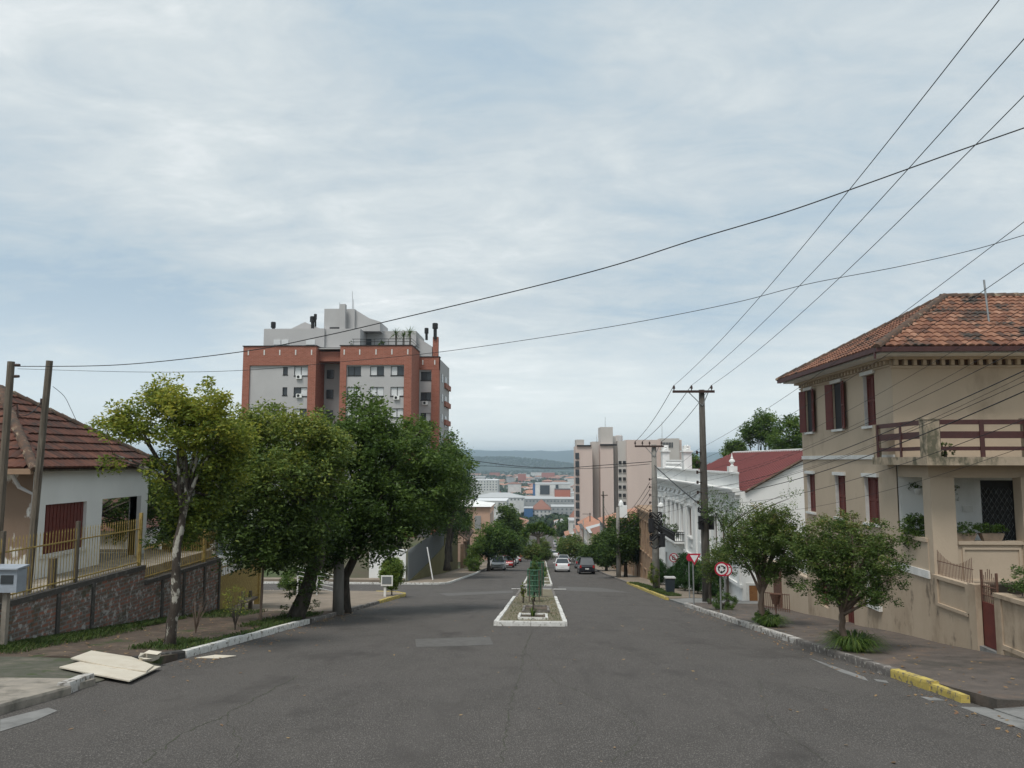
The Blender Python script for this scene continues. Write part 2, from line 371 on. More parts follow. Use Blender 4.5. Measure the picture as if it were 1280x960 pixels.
M_pave = mat('paving', (.27, .22, .17), (.2, .165, .13), 1.5, .9, .4, 30, ((.14, .12, .09), .8, .55, .7))
M_grass = leafmat('grass_blade', [(.03, .055, .012), (.055, .095, .02), (.11, .13, .04)], .15)
M_ground = mat('earth_and_grass', (.06, .085, .03), (.10, .085, .06), .08, 1, .3, 20)
M_soil = mat('median_soil', (.19, .165, .115), (.15, .135, .085), 3.5, .95, .8, 30, ((.24, .21, .17), 9, .55, .66), ((.12, .07, .045), 1.6, .56, .68))
M_bark = mat('bark', (.10, .085, .068), (.05, .043, .036), 8, .95, .8, 60, stretch=(1, 1, .35))
M_barkp = mat('pale_flaking_bark', (.075, .062, .05), (.05, .04, .033), 8, .95, .8, 60, ((.38, .36, .31), 7, .52, .58), stretch=(1, 1, .5))
M_barkr = mat('reddish_bark', (.2, .15, .115), (.12, .085, .065), 8, .9, .5, 60, stretch=(1, 1, .3))
M_beige = mat('beige_render', (.52, .42, .315), (.47, .38, .285), .9, .9, .25, 30, ((.33, .26, .19), .8, .56, .78), ((.52, .42, .31), 2.2, .6, .8), stretch=(1, 1, .6))
M_beiged = mat('weathered_beige_render', (.49, .395, .295), (.42, .33, .24), 1.2, .9, .3, 30, ((.24, .18, .125), 1.1, .54, .72), ((.17, .135, .1), 1.7, .60, .68), stretch=(1, 1, .45))
M_balc = mat('mould_stained_render', (.42, .34, .25), (.32, .26, .19), 3, .9, .3, 30, ((.12, .11, .075), 3.2, .5, .63), stretch=(1, 1, .6))
M_white = mat('white_render', (.80, .80, .78), (.74, .74, .72), .7, .85, .15, 30, ((.5, .5, .47), .6, .6, .8), stretch=(1, 1, .5))
M_whited = mat('weathered_white_plaster', (.78, .78, .76), (.72, .72, .70), 1, .9, .3, 30, ((.32, .31, .29), 2.4, .60, .74), stretch=(1, 1, .5))
M_whitetrim = mat('white_trim', (.72, .71, .68), (.6, .6, .57), 4, .7, .2, 40)
M_maroon = mat('maroon_paint', (.075, .028, .026), (.06, .024, .022), 6, .55, .2, 40, spec=.4)
M_maroonl = mat('faded_red_paint', (.15, .036, .028), (.12, .03, .025), 5, .6, .2, 40, spec=.4)
M_rust = mat('rusty_iron', (.16, .085, .06), (.1, .055, .04), 20, .8, .2, 60)
M_yell = mat('rusty_yellow_iron', (.42, .32, .10), (.26, .17, .06), 12, .75, .2, 60)
M_dark = mat('dark_interior', (.02, .02, .022), rough=.6)
M_glass = mat('window_glass', (.04, .048, .055), rough=.22, spec=.5)
M_glassl = mat('grey_glass', (.16, .18, .19), rough=.15, spec=.8)
M_blind = mat('roller_blind', (.66, .67, .67), (.6, .61, .61), 1, .6)
M_tile = mat('terracotta_tile', (0, 0, 0), tint=[(.05, .036, .03), (.17, .075, .047), (.24, .115, .07), (.33, .18, .12)], stain=((.045, .038, .032), 1.3, .51, .61), rough=.8)
M_tiled = mat('dark_red_tile', (0, 0, 0), tint=[(.06, .028, .02), (.095, .038, .026), (.15, .065, .042)], stain=((.04, .028, .024), 2.2, .48, .66), rough=.85)
M_ridge = mat('ridge_tile', (.13, .075, .05), (.06, .05, .042), 5, .9, .3, 40, ((.3, .24, .17), 4, .58, .68))
M_redroof = mat('dull_red_metal_roof', (.19, .052, .05), (.165, .045, .045), .8, .6, .1, 20, ((.13, .038, .036), .5, .55, .8))
M_brickl = mat('old_brick_wall', (0, 0, 0), brick=((.33, .145, .10), (.15, .125, .10), (.22, .21, .195), .26, .10, .018), rough=.95, bump=1.0, bscale=30, stain=((.46, .44, .41), 6, .54, .62), stain2=((.08, .085, .055), 2.0, .56, .70))
M_blackstone = mat('blackened_cement', (.045, .043, .04), (.075, .07, .065), 4, .95, .5, 40, ((.16, .15, .14), 5, .58, .68))
M_apbrick = mat('apartment_brick', (0, 0, 0), brick=((.27, .095, .062), (.34, .125, .085), (.36, .22, .17), .5, .18, .012), rough=.9)
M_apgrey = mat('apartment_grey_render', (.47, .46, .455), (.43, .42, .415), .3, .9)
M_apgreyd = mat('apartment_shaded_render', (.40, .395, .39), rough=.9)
M_pink = mat('pink_render', (.60, .485, .43), (.54, .435, .39), .1, .9, stretch=(1, 1, .2))
M_pinkg = mat('greyish_render', (.50, .47, .44), (.45, .42, .39), .1, .9)
M_terra = mat('ochre_render', (.36, .25, .165), (.27, .18, .12), .8, .9, stain=((.16, .12, .09), 1.2, .56, .7))
M_peach = mat('peach_render', (.72, .48, .36), (.66, .44, .33), .5, .9)
M_olive = mat('olive_render', (.16, .14, .06), (.13, .115, .048), .8, .9, .2, 30)
M_grill = mat('grey_metal_fence', (.22, .235, .24), rough=.5, metal=.3)
M_wood = mat('weathered_wood', (.16, .135, .105), (.09, .075, .06), 6, .9, .6, 60, stretch=(3, 3, .25), stain=((.24, .21, .17), 5, .55, .7))
M_pole = mat('grey_timber_pole', (.115, .105, .09), (.07, .062, .054), 8, .9, .4, 60, stretch=(2, 2, .2))
M_black = mat('black_rubber', (.018, .018, .019), rough=.7)
M_wire = mat('cable', (.02, .02, .022), rough=.6)
M_steel = mat('galvanised_steel', (.32, .33, .33), (.25, .26, .26), 8, .5, metal=.5)
M_insul = mat('brown_insulator', (.05, .03, .025), rough=.4)
M_signw = mat('sign_white', (.75, .75, .75), rough=.5)
M_signr = mat('sign_red', (.45, .02, .05), rough=.5)
M_signb = mat('sign_black', (.02, .02, .02), rough=.5)
M_card = mat('weathered_board', (.60, .55, .46), (.54, .485, .395), 2, .9, .1, 20, ((.42, .34, .26), 1.5, .57, .72))
M_guard = mat('green_tree_guard', (.05, .15, .09), (.10, .20, .13), 12, .6)
M_pot = mat('terracotta_pot', (.30, .22, .16), (.2, .16, .12), 6, .9)
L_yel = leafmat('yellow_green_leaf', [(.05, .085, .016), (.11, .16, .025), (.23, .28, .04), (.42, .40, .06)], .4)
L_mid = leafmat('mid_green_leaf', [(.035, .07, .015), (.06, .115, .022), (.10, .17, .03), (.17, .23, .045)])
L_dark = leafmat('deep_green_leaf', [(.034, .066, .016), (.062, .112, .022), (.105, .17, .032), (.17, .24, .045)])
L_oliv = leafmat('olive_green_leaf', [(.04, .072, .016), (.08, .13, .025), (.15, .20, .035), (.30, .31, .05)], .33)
L_warm = leafmat('bronze_green_leaf', [(.042, .075, .017), (.075, .125, .025), (.13, .18, .04), (.23, .18, .06)], .33)
L_hedge = leafmat('hedge_leaf', [(.02, .055, .015), (.036, .09, .02), (.06, .13, .03)])
L_top = leafmat('cypress_leaf', [(.05, .11, .02), (.11, .18, .03), (.26, .32, .06)], .35)
L_flower = leafmat('mixed_leaf_and_flower', [(.03, .07, .015), (.07, .12, .03), (.12, .18, .05), (.6, .45, .05)])
L_far = leafmat('distant_leaf', [(.022, .045, .016), (.038, .07, .022), (.06, .10, .03)])

# ================================================================ ground, roads, pavements
ROWS = [-60, -30, -10]+[i*2 for i in range(-4, 80)]+[160, 180, 200, 230, 260, 300, 350, 400, 450, 500, 550, 600]
def ribbon(name, m, ys, xl, xr, dz, skirt=0.25, nx=1, kind='structure', jitter=0, parent=None, label=None):
    b = MB(); P = []
    fl = xl if callable(xl) else (lambda y: xl); fr_ = xr if callable(xr) else (lambda y: xr); dzf = dz if callable(dz) else (lambda x, y: dz)
    for y in ys: 
        row = []
        for i in range(nx+1):
            x = fl(y)+(fr_(y)-fl(y))*i/nx
            row.append(Vector((x, y, prof(y)+dzf(x, y)+random.uniform(-jitter, jitter))))
        P.append(row)
    for r0, r1 in zip(P, P[1:]):
        for i in range(nx): b.quad(r0[i], r0[i+1], r1[i+1], r1[i])
        if skirt:
            d = Vector((0, 0, -skirt)); b.quad(r0[0], r1[0], r1[0]+d, r0[0]+d); b.quad(r0[-1], r0[-1]+d, r1[-1]+d, r1[-1])
    if skirt:
        d = Vector((0, 0, -skirt))
        for rr in (P[0], P[-1]):
            for i in range(nx): b.quad(rr[i], rr[i]+d, rr[i+1]+d, rr[i+1])
    return b.build(name, m, parent, label=label, kind=kind)
def fr_rng(a, b, s): n = max(1, int(math.ceil((b-a)/s))); return [a+(b-a)*i/n for i in range(n+1)]
def yrng(a, b, s):
    ys = set(fr_rng(a, b, s)); ys |= {p for p in PY if a < p < b}; return sorted(ys)
# earth: one sheet to the horizon
b = MB(); ys = [-60]+yrng(-58, 600, 4)+[800, 1000, 1500, 2000, 3000, 5000, 8000, 11900]
xs = [-5900, -2500, -1000, -400, -150, -60, -30, -14, 0, 14, 30, 60, 150, 400, 1000, 2500, 5900]
g = [[Vector((x, y, prof(y)-(.22 if y < 600 else .0))) for x in xs] for y in ys]
for r0, r1 in zip(g, g[1:]):
    for i in range(len(xs)-1): b.quad(r0[i], r0[i+1], r1[i+1], r1[i])
b.build('ground', M_ground, kind='structure')
def xkr(y): return 6.1+ .7*min(1, max(0, (y-38)/25))
ribbon('road', M_asph, yrng(-40, 610, 3), -7.1, xkr, 0, 0)
ribbon('side_street', M_asph, yrng(39.0, 61.5, 1.5), -70, -7.1, -.001, 0, 4)
ribbon('cross_street', M_asph, yrng(604, 618, 7), -120, 120, .02, 0)
def corner(y, ye, r, x0, sgn):        # kerb line that turns away from the road near ye
    t = (y-(ye-r))/r if sgn > 0 else ((ye+r)-y)/r
    if t <= 0: return x0
    t = min(t, 1); return x0-r*(1-math.sqrt(max(0, 1-t*t)))
KL1 = lambda y: corner(y, 43.6, 3.2, -7.1, 1)
KL2 = lambda y: corner(y, 57.6, 1.6, -7.1, -1)
# left pavement
ribbon('sidewalk_slab', M_conc, yrng(-10, 12.2, 1), -11.3, -7.0, .10, .3)
ribbon('driveway_ramp', M_mosspave, yrng(12.2, 14.5, .4), -11.3, -7.1, lambda x, y: .02+.10*min(1, (-7.1-x)/1.6), .3, 6, jitter=.008)
ribbon('sidewalk_earth', M_dirt, yrng(14.5, 27.2, .35), -11.3, -7.15, lambda x, y: .115+.02*math.sin(x*3+y*2), .3, 12, jitter=.012)
ribbon('sidewalk_left', M_pave, yrng(27.2, 40.4, 1)+fr_rng(40.6, 43.6, .2), -26, lambda y: KL1(y)-.05, .12, .3)
ribbon('sidewalk_corner', M_pave, fr_rng(57.6, 59.4, .2)+yrng(60, 300, 4), -10.35, lambda y: KL2(y)-.05, .12, .3)
# right pavement
ribbon('driveway', M_concg, yrng(-10, 11.0, 1), 6.1, 9.2, lambda x, y: .02+.1*min(1, (x-6.1)/1.2), .3, 4)
ribbon('sidewalk_right', M_paveR, yrng(11.0, 34, .5), 6.15, 9.35, lambda x, y: .12+.02*math.sin(y*1.3+x*2), .3, 6, jitter=.006)
ribbon('forecourt', M_concg, yrng(27.5, 36.4, 1.2), 9.35, 16, .10, .3)
ribbon('sidewalk_grey', M_concg, yrng(34, 38.5, 1), 6.2, 9.35, lambda x, y: .05+.05*min(1, (x-6.2)), .3, 3)
ribbon('sidewalk_lower', M_pave, yrng(38.5, 300, 3), lambda y: xkr(y)+.1, 9.25, .12, .3)
ribbon('verge', M_ground, yrng(40, 60, 2), lambda y: xkr(y)+.12, lambda y: xkr(y)+.75, .135, .02)
# garden terrace of the house on the left
b = MB(); b.box(-45, -11.52, -10, 26.9, -6, -3.12); b.build('garden_ground', M_conc, kind='structure')
# kerbs: one stone after another
def kerb(name, m, path, w=.15, h=.14, gap=.02, seed=0, drop=None):
    rnd = random.Random(seed); b = MB()
    L = [Vector(p) for p in path]; 
    for p, q in zip(L, L[1:]):
        d = (q-p); n = max(1, round(d.length/1.0)); d.normalize()
        nrm = Vector((-d.y, d.x))
        for i in range(n):
            a = p.lerp(q, i/n)+d*gap*rnd.uniform(.2, 1); c = p.lerp(q, (i+1)/n)-d*gap*rnd.uniform(.2, 1)
            o1, o2 = rnd.uniform(-.012, .012), rnd.uniform(-.012, .012); hh = h+rnd.uniform(-.012, .012)
            A = [a-nrm*(w/2+o1), c-nrm*(w/2+o2), c+nrm*w/2, a+nrm*w/2]
            k = .88
            top = []
            for j, s_ in enumerate(A):
                ctr = (A[j]+A[3-j])/2
                top.append(ctr+(s_-ctr)*k)
            V = [Vector((s_.x, s_.y, prof(s_.y)-.1)) for s_ in A]+[Vector((s_.x, s_.y, prof(s_.y)+hh*.75)) for s_ in A]+[Vector((s_.x, s_.y, prof(s_.y)+hh+rnd.uniform(-.006, .006))) for s_ in top]
            b.add(V, [(0, 1, 5, 4), (1, 2, 6, 5), (2, 3, 7, 6), (3, 0, 4, 7), (4, 5, 9, 8), (5, 6, 10, 9), (6, 7, 11, 10), (7, 4, 8, 11), (8, 9, 10, 11)])
    return b.build(name, m, kind='structure')
kerb('kerb_slab_end', M_conc, [(-7.0, -8), (-7.0, 11.4)], .22, .13, seed=1)
kerb('kerb_white_stub', M_paintw2, [(-7.02, 11.4), (-7.2, 12.35)], .2, .15, seed=2)
kerb('kerb_dark', M_blackstone, [(-7.6, 14.5), (-7.15, 15.5)], .17, .15, seed=3)
kerb('kerb_left', M_paintw, [(-7.15, 15.5), (-7.08, 23.6)], .16, .15, seed=4)
kerb('kerb_broken', M_kerbg, [(-7.08, 23.8), (-7.12, 34)], .15, .12, seed=5)
kerb('kerb_corner_yellow', M_painty, [(-7.1, 34)]+[(KL1(y), y) for y in (36, 38, 40.4, 41.5, 42.3, 43, 43.4)], .15, .14, seed=6)
kerb('kerb_side_street', M_kerbg, [(-10.3, 43.6), (-26, 43.6)], .15, .14, seed=7)
kerb('kerb_side_street_far', M_paintw, [(-45, 57.6), (-8.7, 57.6)]+[(KL2(y), y) for y in (57.7, 58, 58.5, 59.2)]+[(-7.1, 62), (-7.1, 90)], .15, .14, seed=8)
kerb('kerb_left_lower', M_kerbg, [(-7.1, 90), (-7.1, 300)], .15, .14, seed=9)
kerb('kerb_yellow', M_painty, [(6.06, 12.5), (6.08, 13.9)], .16, .14, seed=10)
kerb('kerb_yellow_sunken', M_painty, [(6.0, 11.5), (6.06, 12.5)], .12, .1, seed=15)
kerb('kerb_right', M_kerbg, [(6.08, 13.9), (6.1, 19)], .16, .145, seed=11)
kerb('kerb_right_white', M_paintw2, [(6.1, 19), (6.1, 33.5)], .16, .145, seed=14)
kerb('kerb_right_yellow', M_painty, [(6.1, 38.5), (xkr(50), 50), (xkr(62), 62)], .16, .14, seed=12)
kerb('kerb_right_lower', M_kerbg, [(6.8, 62), (6.8, 300)], .15, .14, seed=13)
# median
ribbon('median', M_soil, yrng(23.45, 38.6, .5), -1.28, .63, .10, .2, 6, jitter=.015)
kerb('median_kerb', M_paintw, [(-1.33, 38.6), (-1.35, 23.4), (.70, 23.4), (.68, 38.6)], .14, .14, seed=20)
ribbon('median_worn', M_soil, yrng(38.6, 49.5, 1), -1.25, .62, .05, .2, 4, jitter=.01)
kerb('median_kerb_worn', M_kerbg, [(-1.3, 49.5), (-1.3, 38.7)], .14, .07, seed=21)
kerb('median_kerb_worn', M_kerbg, [(.68, 38.7), (.68, 49.5)], .14, .07, seed=22)
ribbon('median_crossing', M_asph2, yrng(49.8, 54.5, 1), -1.3, .7, .03, .1)
ribbon('painted_line', M_paintw, [49.6, 49.95], -1.9, 1.55, .055, .03)
ribbon('median_lower', M_soil, yrng(56, 300, 3), -1.25, .66, .10, .2, 4, jitter=.02)
kerb('median_kerb_lower', M_paintw, [(-1.3, 300), (-1.3, 56), (.72, 56), (.72, 300)], .13, .15, seed=23)
for k, y in enumerate((62, 70, 78, 88, 100, 115)): kerb('median_cross_kerb', M_paintw, [(-.2, y), (.62, y)], .14, .17, seed=30+k)
# tree-pit frames of white blocks
for k, (y0, y1, x0, x1) in enumerate(((24.6, 26.4, -.72, .16), (27.6, 30.6, -.66, .24))):
    kerb('tree_pit_edging', M_kerbg if k else M_paintw, [(x0, y1), (x0, y0), (x1, y0), (x1, y1), (x0, y1)], .09, .17, seed=40+k)
    ribbon('tree_pit_soil', M_dirt, [y0+.05, y1-.05], x0+.05, x1-.05, .125, .02)
# repairs, cracks and faded marks in the asphalt
def sheet(name, m, pts, dz=.004):
    b = MB(); P = [Vector((x, y, prof(y)+dz)) for x, y in pts]; c = sum(P, Vector())/len(P); b.add(P, [tuple(range(len(P)))]); return b.build(name, m, kind='structure')
def gpts(*uv): return [(G(u, v).x, G(u, v).y) for u, v in uv]
sheet('asphalt_patch', M_asph2, gpts((519, 799), (612, 796), (617, 806), (570, 808), (520, 809)))
sheet('asphalt_patch', M_asph2, gpts((548, 742), (642, 738), (641, 741), (560, 745)))
sheet('asphalt_patch', M_asph2, gpts((697, 733), (752, 735), (790, 741), (700, 738)))
sheet('gutter_stain', M_concg, gpts((1010, 822), (1080, 846), (1086, 852), (1050, 840)))
sheet('gutter_stain', M_concg, gpts((1092, 849), (1108, 851), (1111, 854), (1096, 852)))
sheet('gutter_stain', M_concg, gpts((1150, 871), (1168, 872), (1183, 876), (1162, 876)))
sheet('gutter_slab', M_concg, gpts((0, 900), (60, 885), (72, 889), (40, 903), (0, 915)), .006)
ribbon('gutter', M_concg, yrng(3, 11.2, 1), 5.75, 6.1, .005, 0)
def crack(pts, w, seed):
    rnd = random.Random(seed); P = [Vector((*p, 0)) for p in gpts(*pts)]; fine = []
    for a, c in zip(P, P[1:]):
        n = max(2, int((c-a).length/.12))
        for i in range(n): fine.append(a.lerp(c, i/n)+Vector((rnd.gauss(0, .022), rnd.gauss(0, .03), 0)))
    b = MB(); prev = None
    for i, p in enumerate(fine):
        d = (fine[min(i+1, len(fine)-1)]-fine[max(0, i-1)]); d.normalize(); n_ = Vector((-d.y, d.x, 0))*w*rnd.uniform(.25, 1)
        cur = [Vector((q.x, q.y, prof(q.y)+.003)) for q in (p-n_, p+n_)]
        if prev: b.quad(prev[0], prev[1], cur[1], cur[0])
        prev = cur
    b.build('asphalt_crack', M_crack, kind='structure')
crack([(664, 792), (655, 812), (652, 838), (640, 870), (625, 960)], .010, 1)
crack([(655, 812), (690, 850), (760, 880), (790, 900)], .006, 2)
crack([(372, 845), (330, 868), (280, 895), (230, 915), (175, 958)], .011, 3)
crack([(640, 870), (560, 880), (480, 872), (400, 890)], .005, 4)
crack([(790, 900), (800, 925), (760, 960)], .006, 5)
crack([(950, 852), (1005, 858), (1060, 872)], .007, 6)
crack([(700, 800), (760, 812), (860, 815)], .005, 7)
crack([(280, 895), (300, 930), (290, 960)], .005, 8)
crack([(860, 815), (950, 852), (960, 900), (1040, 958)], .005, 9)

# far hills
def hill(name, m, pts, depth, rough, seed):
    rnd = random.Random(seed); b = MB(); prev = None; K = 9
    xs_ = fr_rng(pts[0][0], pts[-1][0], (pts[-1][0]-pts[0][0])/120)
    for x in xs_:
        h = np.interp(x, [p[0] for p in pts], [p[2] for p in pts]); y = np.interp(x, [p[0] for p in pts], [p[1] for p in pts]); h += rnd.uniform(-1, 1)*rough
        row = [Vector((x, y-depth+2*depth*k/(K-1), -62+(h+62)*math.sin(math.pi*k/(K-1))**1.2+(rnd.uniform(-1, 1)*rough*.5 if 0 < k < K-1 else -1))) for k in range(K)]
        if prev:
            for k in range(K-1): b.quad(prev[k], row[k], row[k+1], prev[k+1])
        prev = row
    b.build(name, m, kind='structure', smooth=True)
M_hill = mat('wooded_hill', (.028, .045, .03), (.04, .06, .04), .004, 1)
hill('hills', M_hill, [(-5600, 9300, 60), (-3500, 9300, 95), (-2200, 9200, 70), (-1300, 9000, 112), (-800, 9000, 118), (-450, 9000, 104), (-200, 9000, 112), (200, 9000, 104), (420, 9000, 118), (900, 9000, 108), (2500, 9200, 80), (5600, 9300, 60)], 1500, 4, 1)
hill('hills', M_hill, [(-3500, 4600, -40), (-1500, 4600, -10), (-900, 4600, 0), (-420, 4600, 12), (-200, 4600, 14), (0, 4600, -2), (130, 4600, -20), (300, 4600, -25), (900, 4700, -15), (2500, 4700, 0), (3500, 4700, -50)], 700, 5, 2)
# ================================================================ helpers for buildings
def tiles(b, P, down, tw=.2, tl=.32, amp=.035, seg=4, seed=0, lo=0, hi=1, lift=.03):
    """barrel tiles laid inside the planar polygon P; down = direction of the fall"""
    rnd = random.Random(seed); P = [Vector(p) for p in P]; dn = Vector(down).normalized()
    nrm = (P[1]-P[0]).cross(P[2]-P[0]).normalized()
    if nrm.z < 0: nrm = -nrm
    dn = (dn-nrm*dn.dot(nrm)).normalized(); ac = nrm.cross(dn); o = P[0]
    Q = [((p-o).dot(ac), (p-o).dot(dn)) for p in P]
    def inside(x, y):
        c = False
        for i in range(len(Q)):
            (x1, y1), (x2, y2) = Q[i], Q[i-1]
            if (y1 > y) != (y2 > y) and x < (x2-x1)*(y-y1)/(y2-y1)+x1: c = not c
        return c
    b.add([p-nrm*.02 for p in P], [tuple(range(len(P)))], 0.0)
    ax = [q[0] for q in Q]; ay = [q[1] for q in Q]
    ph = [rnd.uniform(-.01, .01) for _ in range(500)]
    y = max(ay)-tl*.5
    j = 0
    while y > min(ay):
        i = 0; x = min(ax)+tw/2
        while x < max(ax):
            if inside(x, y) :
                t = min(1, max(0, rnd.gauss((lo+hi)/2, (hi-lo)/4))); c = o+ac*x+dn*y+nrm*rnd.uniform(0, .006); V = []
                for e_, yy in ((0, -tl*.58), (1, tl*.5)):
                    for k in range(seg+1):
                        w = k/seg; xx = (w-.5)*tw*1.02; V.append(c+ac*xx+dn*yy+nrm*(math.sin(math.pi*w)*amp+(lift if e_ else 0)))
                # lower lip
                for k in range(seg+1):
                    w = k/seg; V.append(c+ac*(w-.5)*tw*1.02+dn*(tl*.5)+nrm*(math.sin(math.pi*w)*amp*.5))
                n = seg+1
                b.add(V, [(k, k+1, n+k+1, n+k) for k in range(seg)]+[(n+k, n+k+1, 2*n+k+1, 2*n+k) for k in range(seg)], t)
            x += tw; i += 1
        y -= tl; j += 1
def ridge_caps(b, p, q, r=.1, seed=0):
    rnd = random.Random(seed); p = Vector(p); q = Vector(q); L = (q-p).length; n = max(2, int(L/.35)); d = (q-p).normalized()
    s = d.cross(Vector((0, 0, 1))).normalized(); up = s.cross(d)
    for i in range(n):
        V = []
        for t, rr in ((i/n-.02, r*.9), ((i+1)/n, r*1.12)):
            for k in range(7):
                w = math.pi*k/6; V.append(p.lerp(q, t)+s*math.cos(w)*rr+up*(math.sin(w)*rr+.01))
        b.add(V, [(k, k+1, 8+k, 7+k) for k in range(6)]+[tuple(range(7))[::-1], tuple(range(7, 14))], rnd.random())
def louvre(name, fr, a0, a1, z0, z1, n, parent, m, leaves=2, o0=None):
    """closed shutter: frame stiles and slats"""
    b = MB(); w = (a1-a0)/leaves
    for k in range(leaves):
        l, r = a0+k*w+.006, a0+(k+1)*w-.006
        b.fbox(fr, l, l+.05, z0, z1, n, n+.035); b.fbox(fr, r-.05, r, z0, z1, n, n+.035)
        for zz in (z0, (z0+z1)/2-.03, z1-.06): b.fbox(fr, l+.05, r-.05, zz, zz+.06, n, n+.035)
        z = z0+.07
        while z < z1-.09:
            if not (abs(z+.02-(z0+z1)/2) < .05):
                b.add([fr.p(l+.05, z, n+.03), fr.p(r-.05, z, n+.03), fr.p(r-.05, z+.045, n+.006), fr.p(l+.05, z+.045, n+.006)], [(0, 1, 2, 3)])
            z += .05
        b.fbox(fr, l+.05, r-.05, z0+.06, z1-.06, n-.004, n+.002)
    return b.build(name, m, parent)
def swung(name, hinge, dirv, w, z0, z1, parent, m):
    """shutter leaf standing open: a slatted board from the hinge along dirv"""
    h = Vector(hinge); d = Vector(dirv).normalized(); f_ = Fr(h, d, d.cross(Vector((0, 0, 1))))
    return louvre(name, f_, 0, w, z0, z1, 0, parent, m, 1)

# ================================================================ beige corner house on the right
HB = thing('corner_house', 'two-storey beige house with maroon shutters, hipped clay tile roof and balcony', 'house', (9.2, 20, -4.5))
FX = 9.2
fS = Fr((FX, 0, 0), (0, 1, 0), (-1, 0, 0))      # street side, a = y
fN = Fr((0, 20.4, 0), (1, 0, 0), (0, -1, 0))    # upper front, a = x
fP = Fr((0, 18.75, 0), (1, 0, 0), (0, -1, 0))   # porch front
ups = [(21.45, 22.2), (23.72, 24.5), (26.3, 26.98)]
lows = [(21.5, 22.4), (23.8, 24.6), (26.4, 27.15)]
b = MB()
wall(b, fS, 20.4, 27.5, .10, 2.7, [(a, c, .95, 2.38) for a, c in ups], .2)
wall(b, fS, 20.4, 27.5, -3.0, .10, [(a, c, -1.75, -.47) for a, c in lows], .26)
wall(b, fN, FX, 22, .0, 2.7); 
b.quad((FX, 27.5, -5.5), (22, 27.5, -5.5), (22, 27.5, 2.7), (FX, 27.5, 2.7)); b.quad((22, 20.4, -5), (22, 27.5, -5), (22, 27.5, 2.7), (22, 20.4, 2.7))
b.build('upper_wall', M_beige, HB)
b = MB()
wall(b, fS, 17.12, 27.5, -5.6, -3.0, [(21.7, 22.35, -3.95, -3.25), (23.55, 24.35, -4.9, -3.4), (25.6, 26.4, -4.75, -3.3)], .2)
wall(b, fS, 17.12, 20.4, -3.0, -2.7)
b.quad((FX, 17.12, -5), (9.5, 17.12, -5), (9.5, 17.12, -2.7), (FX, 17.12, -2.7))
b.build('basement_wall', M_beiged, HB)
b = MB()                                         # porch: parapets, column, beam
b.fbox(fS, 18.95, 20.4, -2.66, -1.95, -.16, .0); b.fbox(fS, 18.95, 20.4, -1.95, -1.86, -.2, .04)
b.box(FX+.02, FX+.58, 18.72, 19.1, -4.2, -.4)
b.fbox(fP, FX+.6, 16, -2.9, -1.98, -.16, -.03); b.fbox(fP, FX+.6, 16, -1.98, -1.90, -.2, .03)
for x0, x1 in ((FX+.7, 11.25), (11.65, 13.6)):
    for zz in ((-2.1, -2.05), (-2.85, -2.8)): b.fbox(fP, x0, x1, zz[0], zz[1], -.05, .0)
    b.fbox(fP, x0, x0+.05, -2.8, -2.1, -.05, .0); b.fbox(fP, x1-.05, x1, -2.8, -2.1, -.05, .0)
b.box(11.3, 11.62, 18.68, 19.0, -4.2, -.4)
b.box(FX+.012, 16, 18.78, 19.0, -.42, -.1); b.box(FX+.03, FX+.25, 19.0, 20.4, -.42, -.1)
b.build('porch_frame', M_beige, HB)
b = MB(); b.box(FX+.1, 16, 18.9, 20.4, -2.9, -2.72); b.build('porch_floor', M_concg, HB)
b = MB(); wall(b, Fr((0, 20.38, 0), (1, 0, 0), (0, -1, 0)), FX+.02, 16, -2.8, -.1, [(11.3, 12.2, -2.72, -.52)], .2); b.quad((FX+.2, 19.1, -.425), (16, 19.1, -.425), (16, 20.37, -.425), (FX+.2, 20.37, -.425)); b.build('porch_back_wall', M_white, HB)
d_ = MB(); d_.box(11.3, 12.2, 20.5, 20.55, -2.72, -.52); door = d_.build('front_door', M_signb, HB)
b = MB()
for k in range(6): 
    for j in range(9):
        x = 11.42+k*.13; z = -2.5+j*.21; b.tube([(x-.065, 20.48, z), (x, 20.48, z+.105), (x+.065, 20.48, z)], .008, 4); b.tube([(x-.065, 20.48, z), (x, 20.48, z-.105), (x+.065, 20.48, z)], .008, 4)
b.build('door_grille', M_steel, door)
# white band, sills, lintels
b = MB(); b.fbox(fS, 20.42, 27.48, .02, .14, .0, .05); b.fbox(fS, 18.9, 20.9, -2.80, -2.62, .0, .04); b.build('white_band', M_whitetrim, HB)
b = MB()                                         # balcony slab and posts
b.box(8.82, 18, 18.0, 20.36, -.12, .07); b.box(8.82, FX, 20.36, 20.9, -.12, .07)
for x0, x1 in ((8.84, 9.16), (11.15, 11.5), (13.6, 13.95)): b.box(x0, x1, 18.03, 18.33, .07, .93); b.box(x0-.02, x1+.02, 18.01, 18.35, .93, .97)
b.box(8.84, 8.98, 20.7, 20.86, .07, .93)
b.build('balcony', M_balc, HB)
b = MB()
for x0, x1 in ((9.16, 11.15), (11.5, 13.6)):
    for z0, z1 in ((.82, .93), (.5, .66), (.22, .31)): b.box(x0, x1, 18.14, 18.2, z0, z1)
    xm = (x0+x1)/2; b.box(xm-.05, xm+.05, 18.11, 18.14, .07, .9); b.box(x0, x0+.05, 18.11, 18.14, .07, .9); b.box(x1-.05, x1, 18.11, 18.14, .07, .9)
for z0, z1 in ((.82, .93), (.5, .66), (.22, .31)): b.box(8.88, 8.94, 18.33, 20.7, z0, z1)
for y in (19.3, 20.6): b.box(8.85, 8.88, y, y+.08, .07, .9)
b.build('balcony_railing', M_maroon, HB)
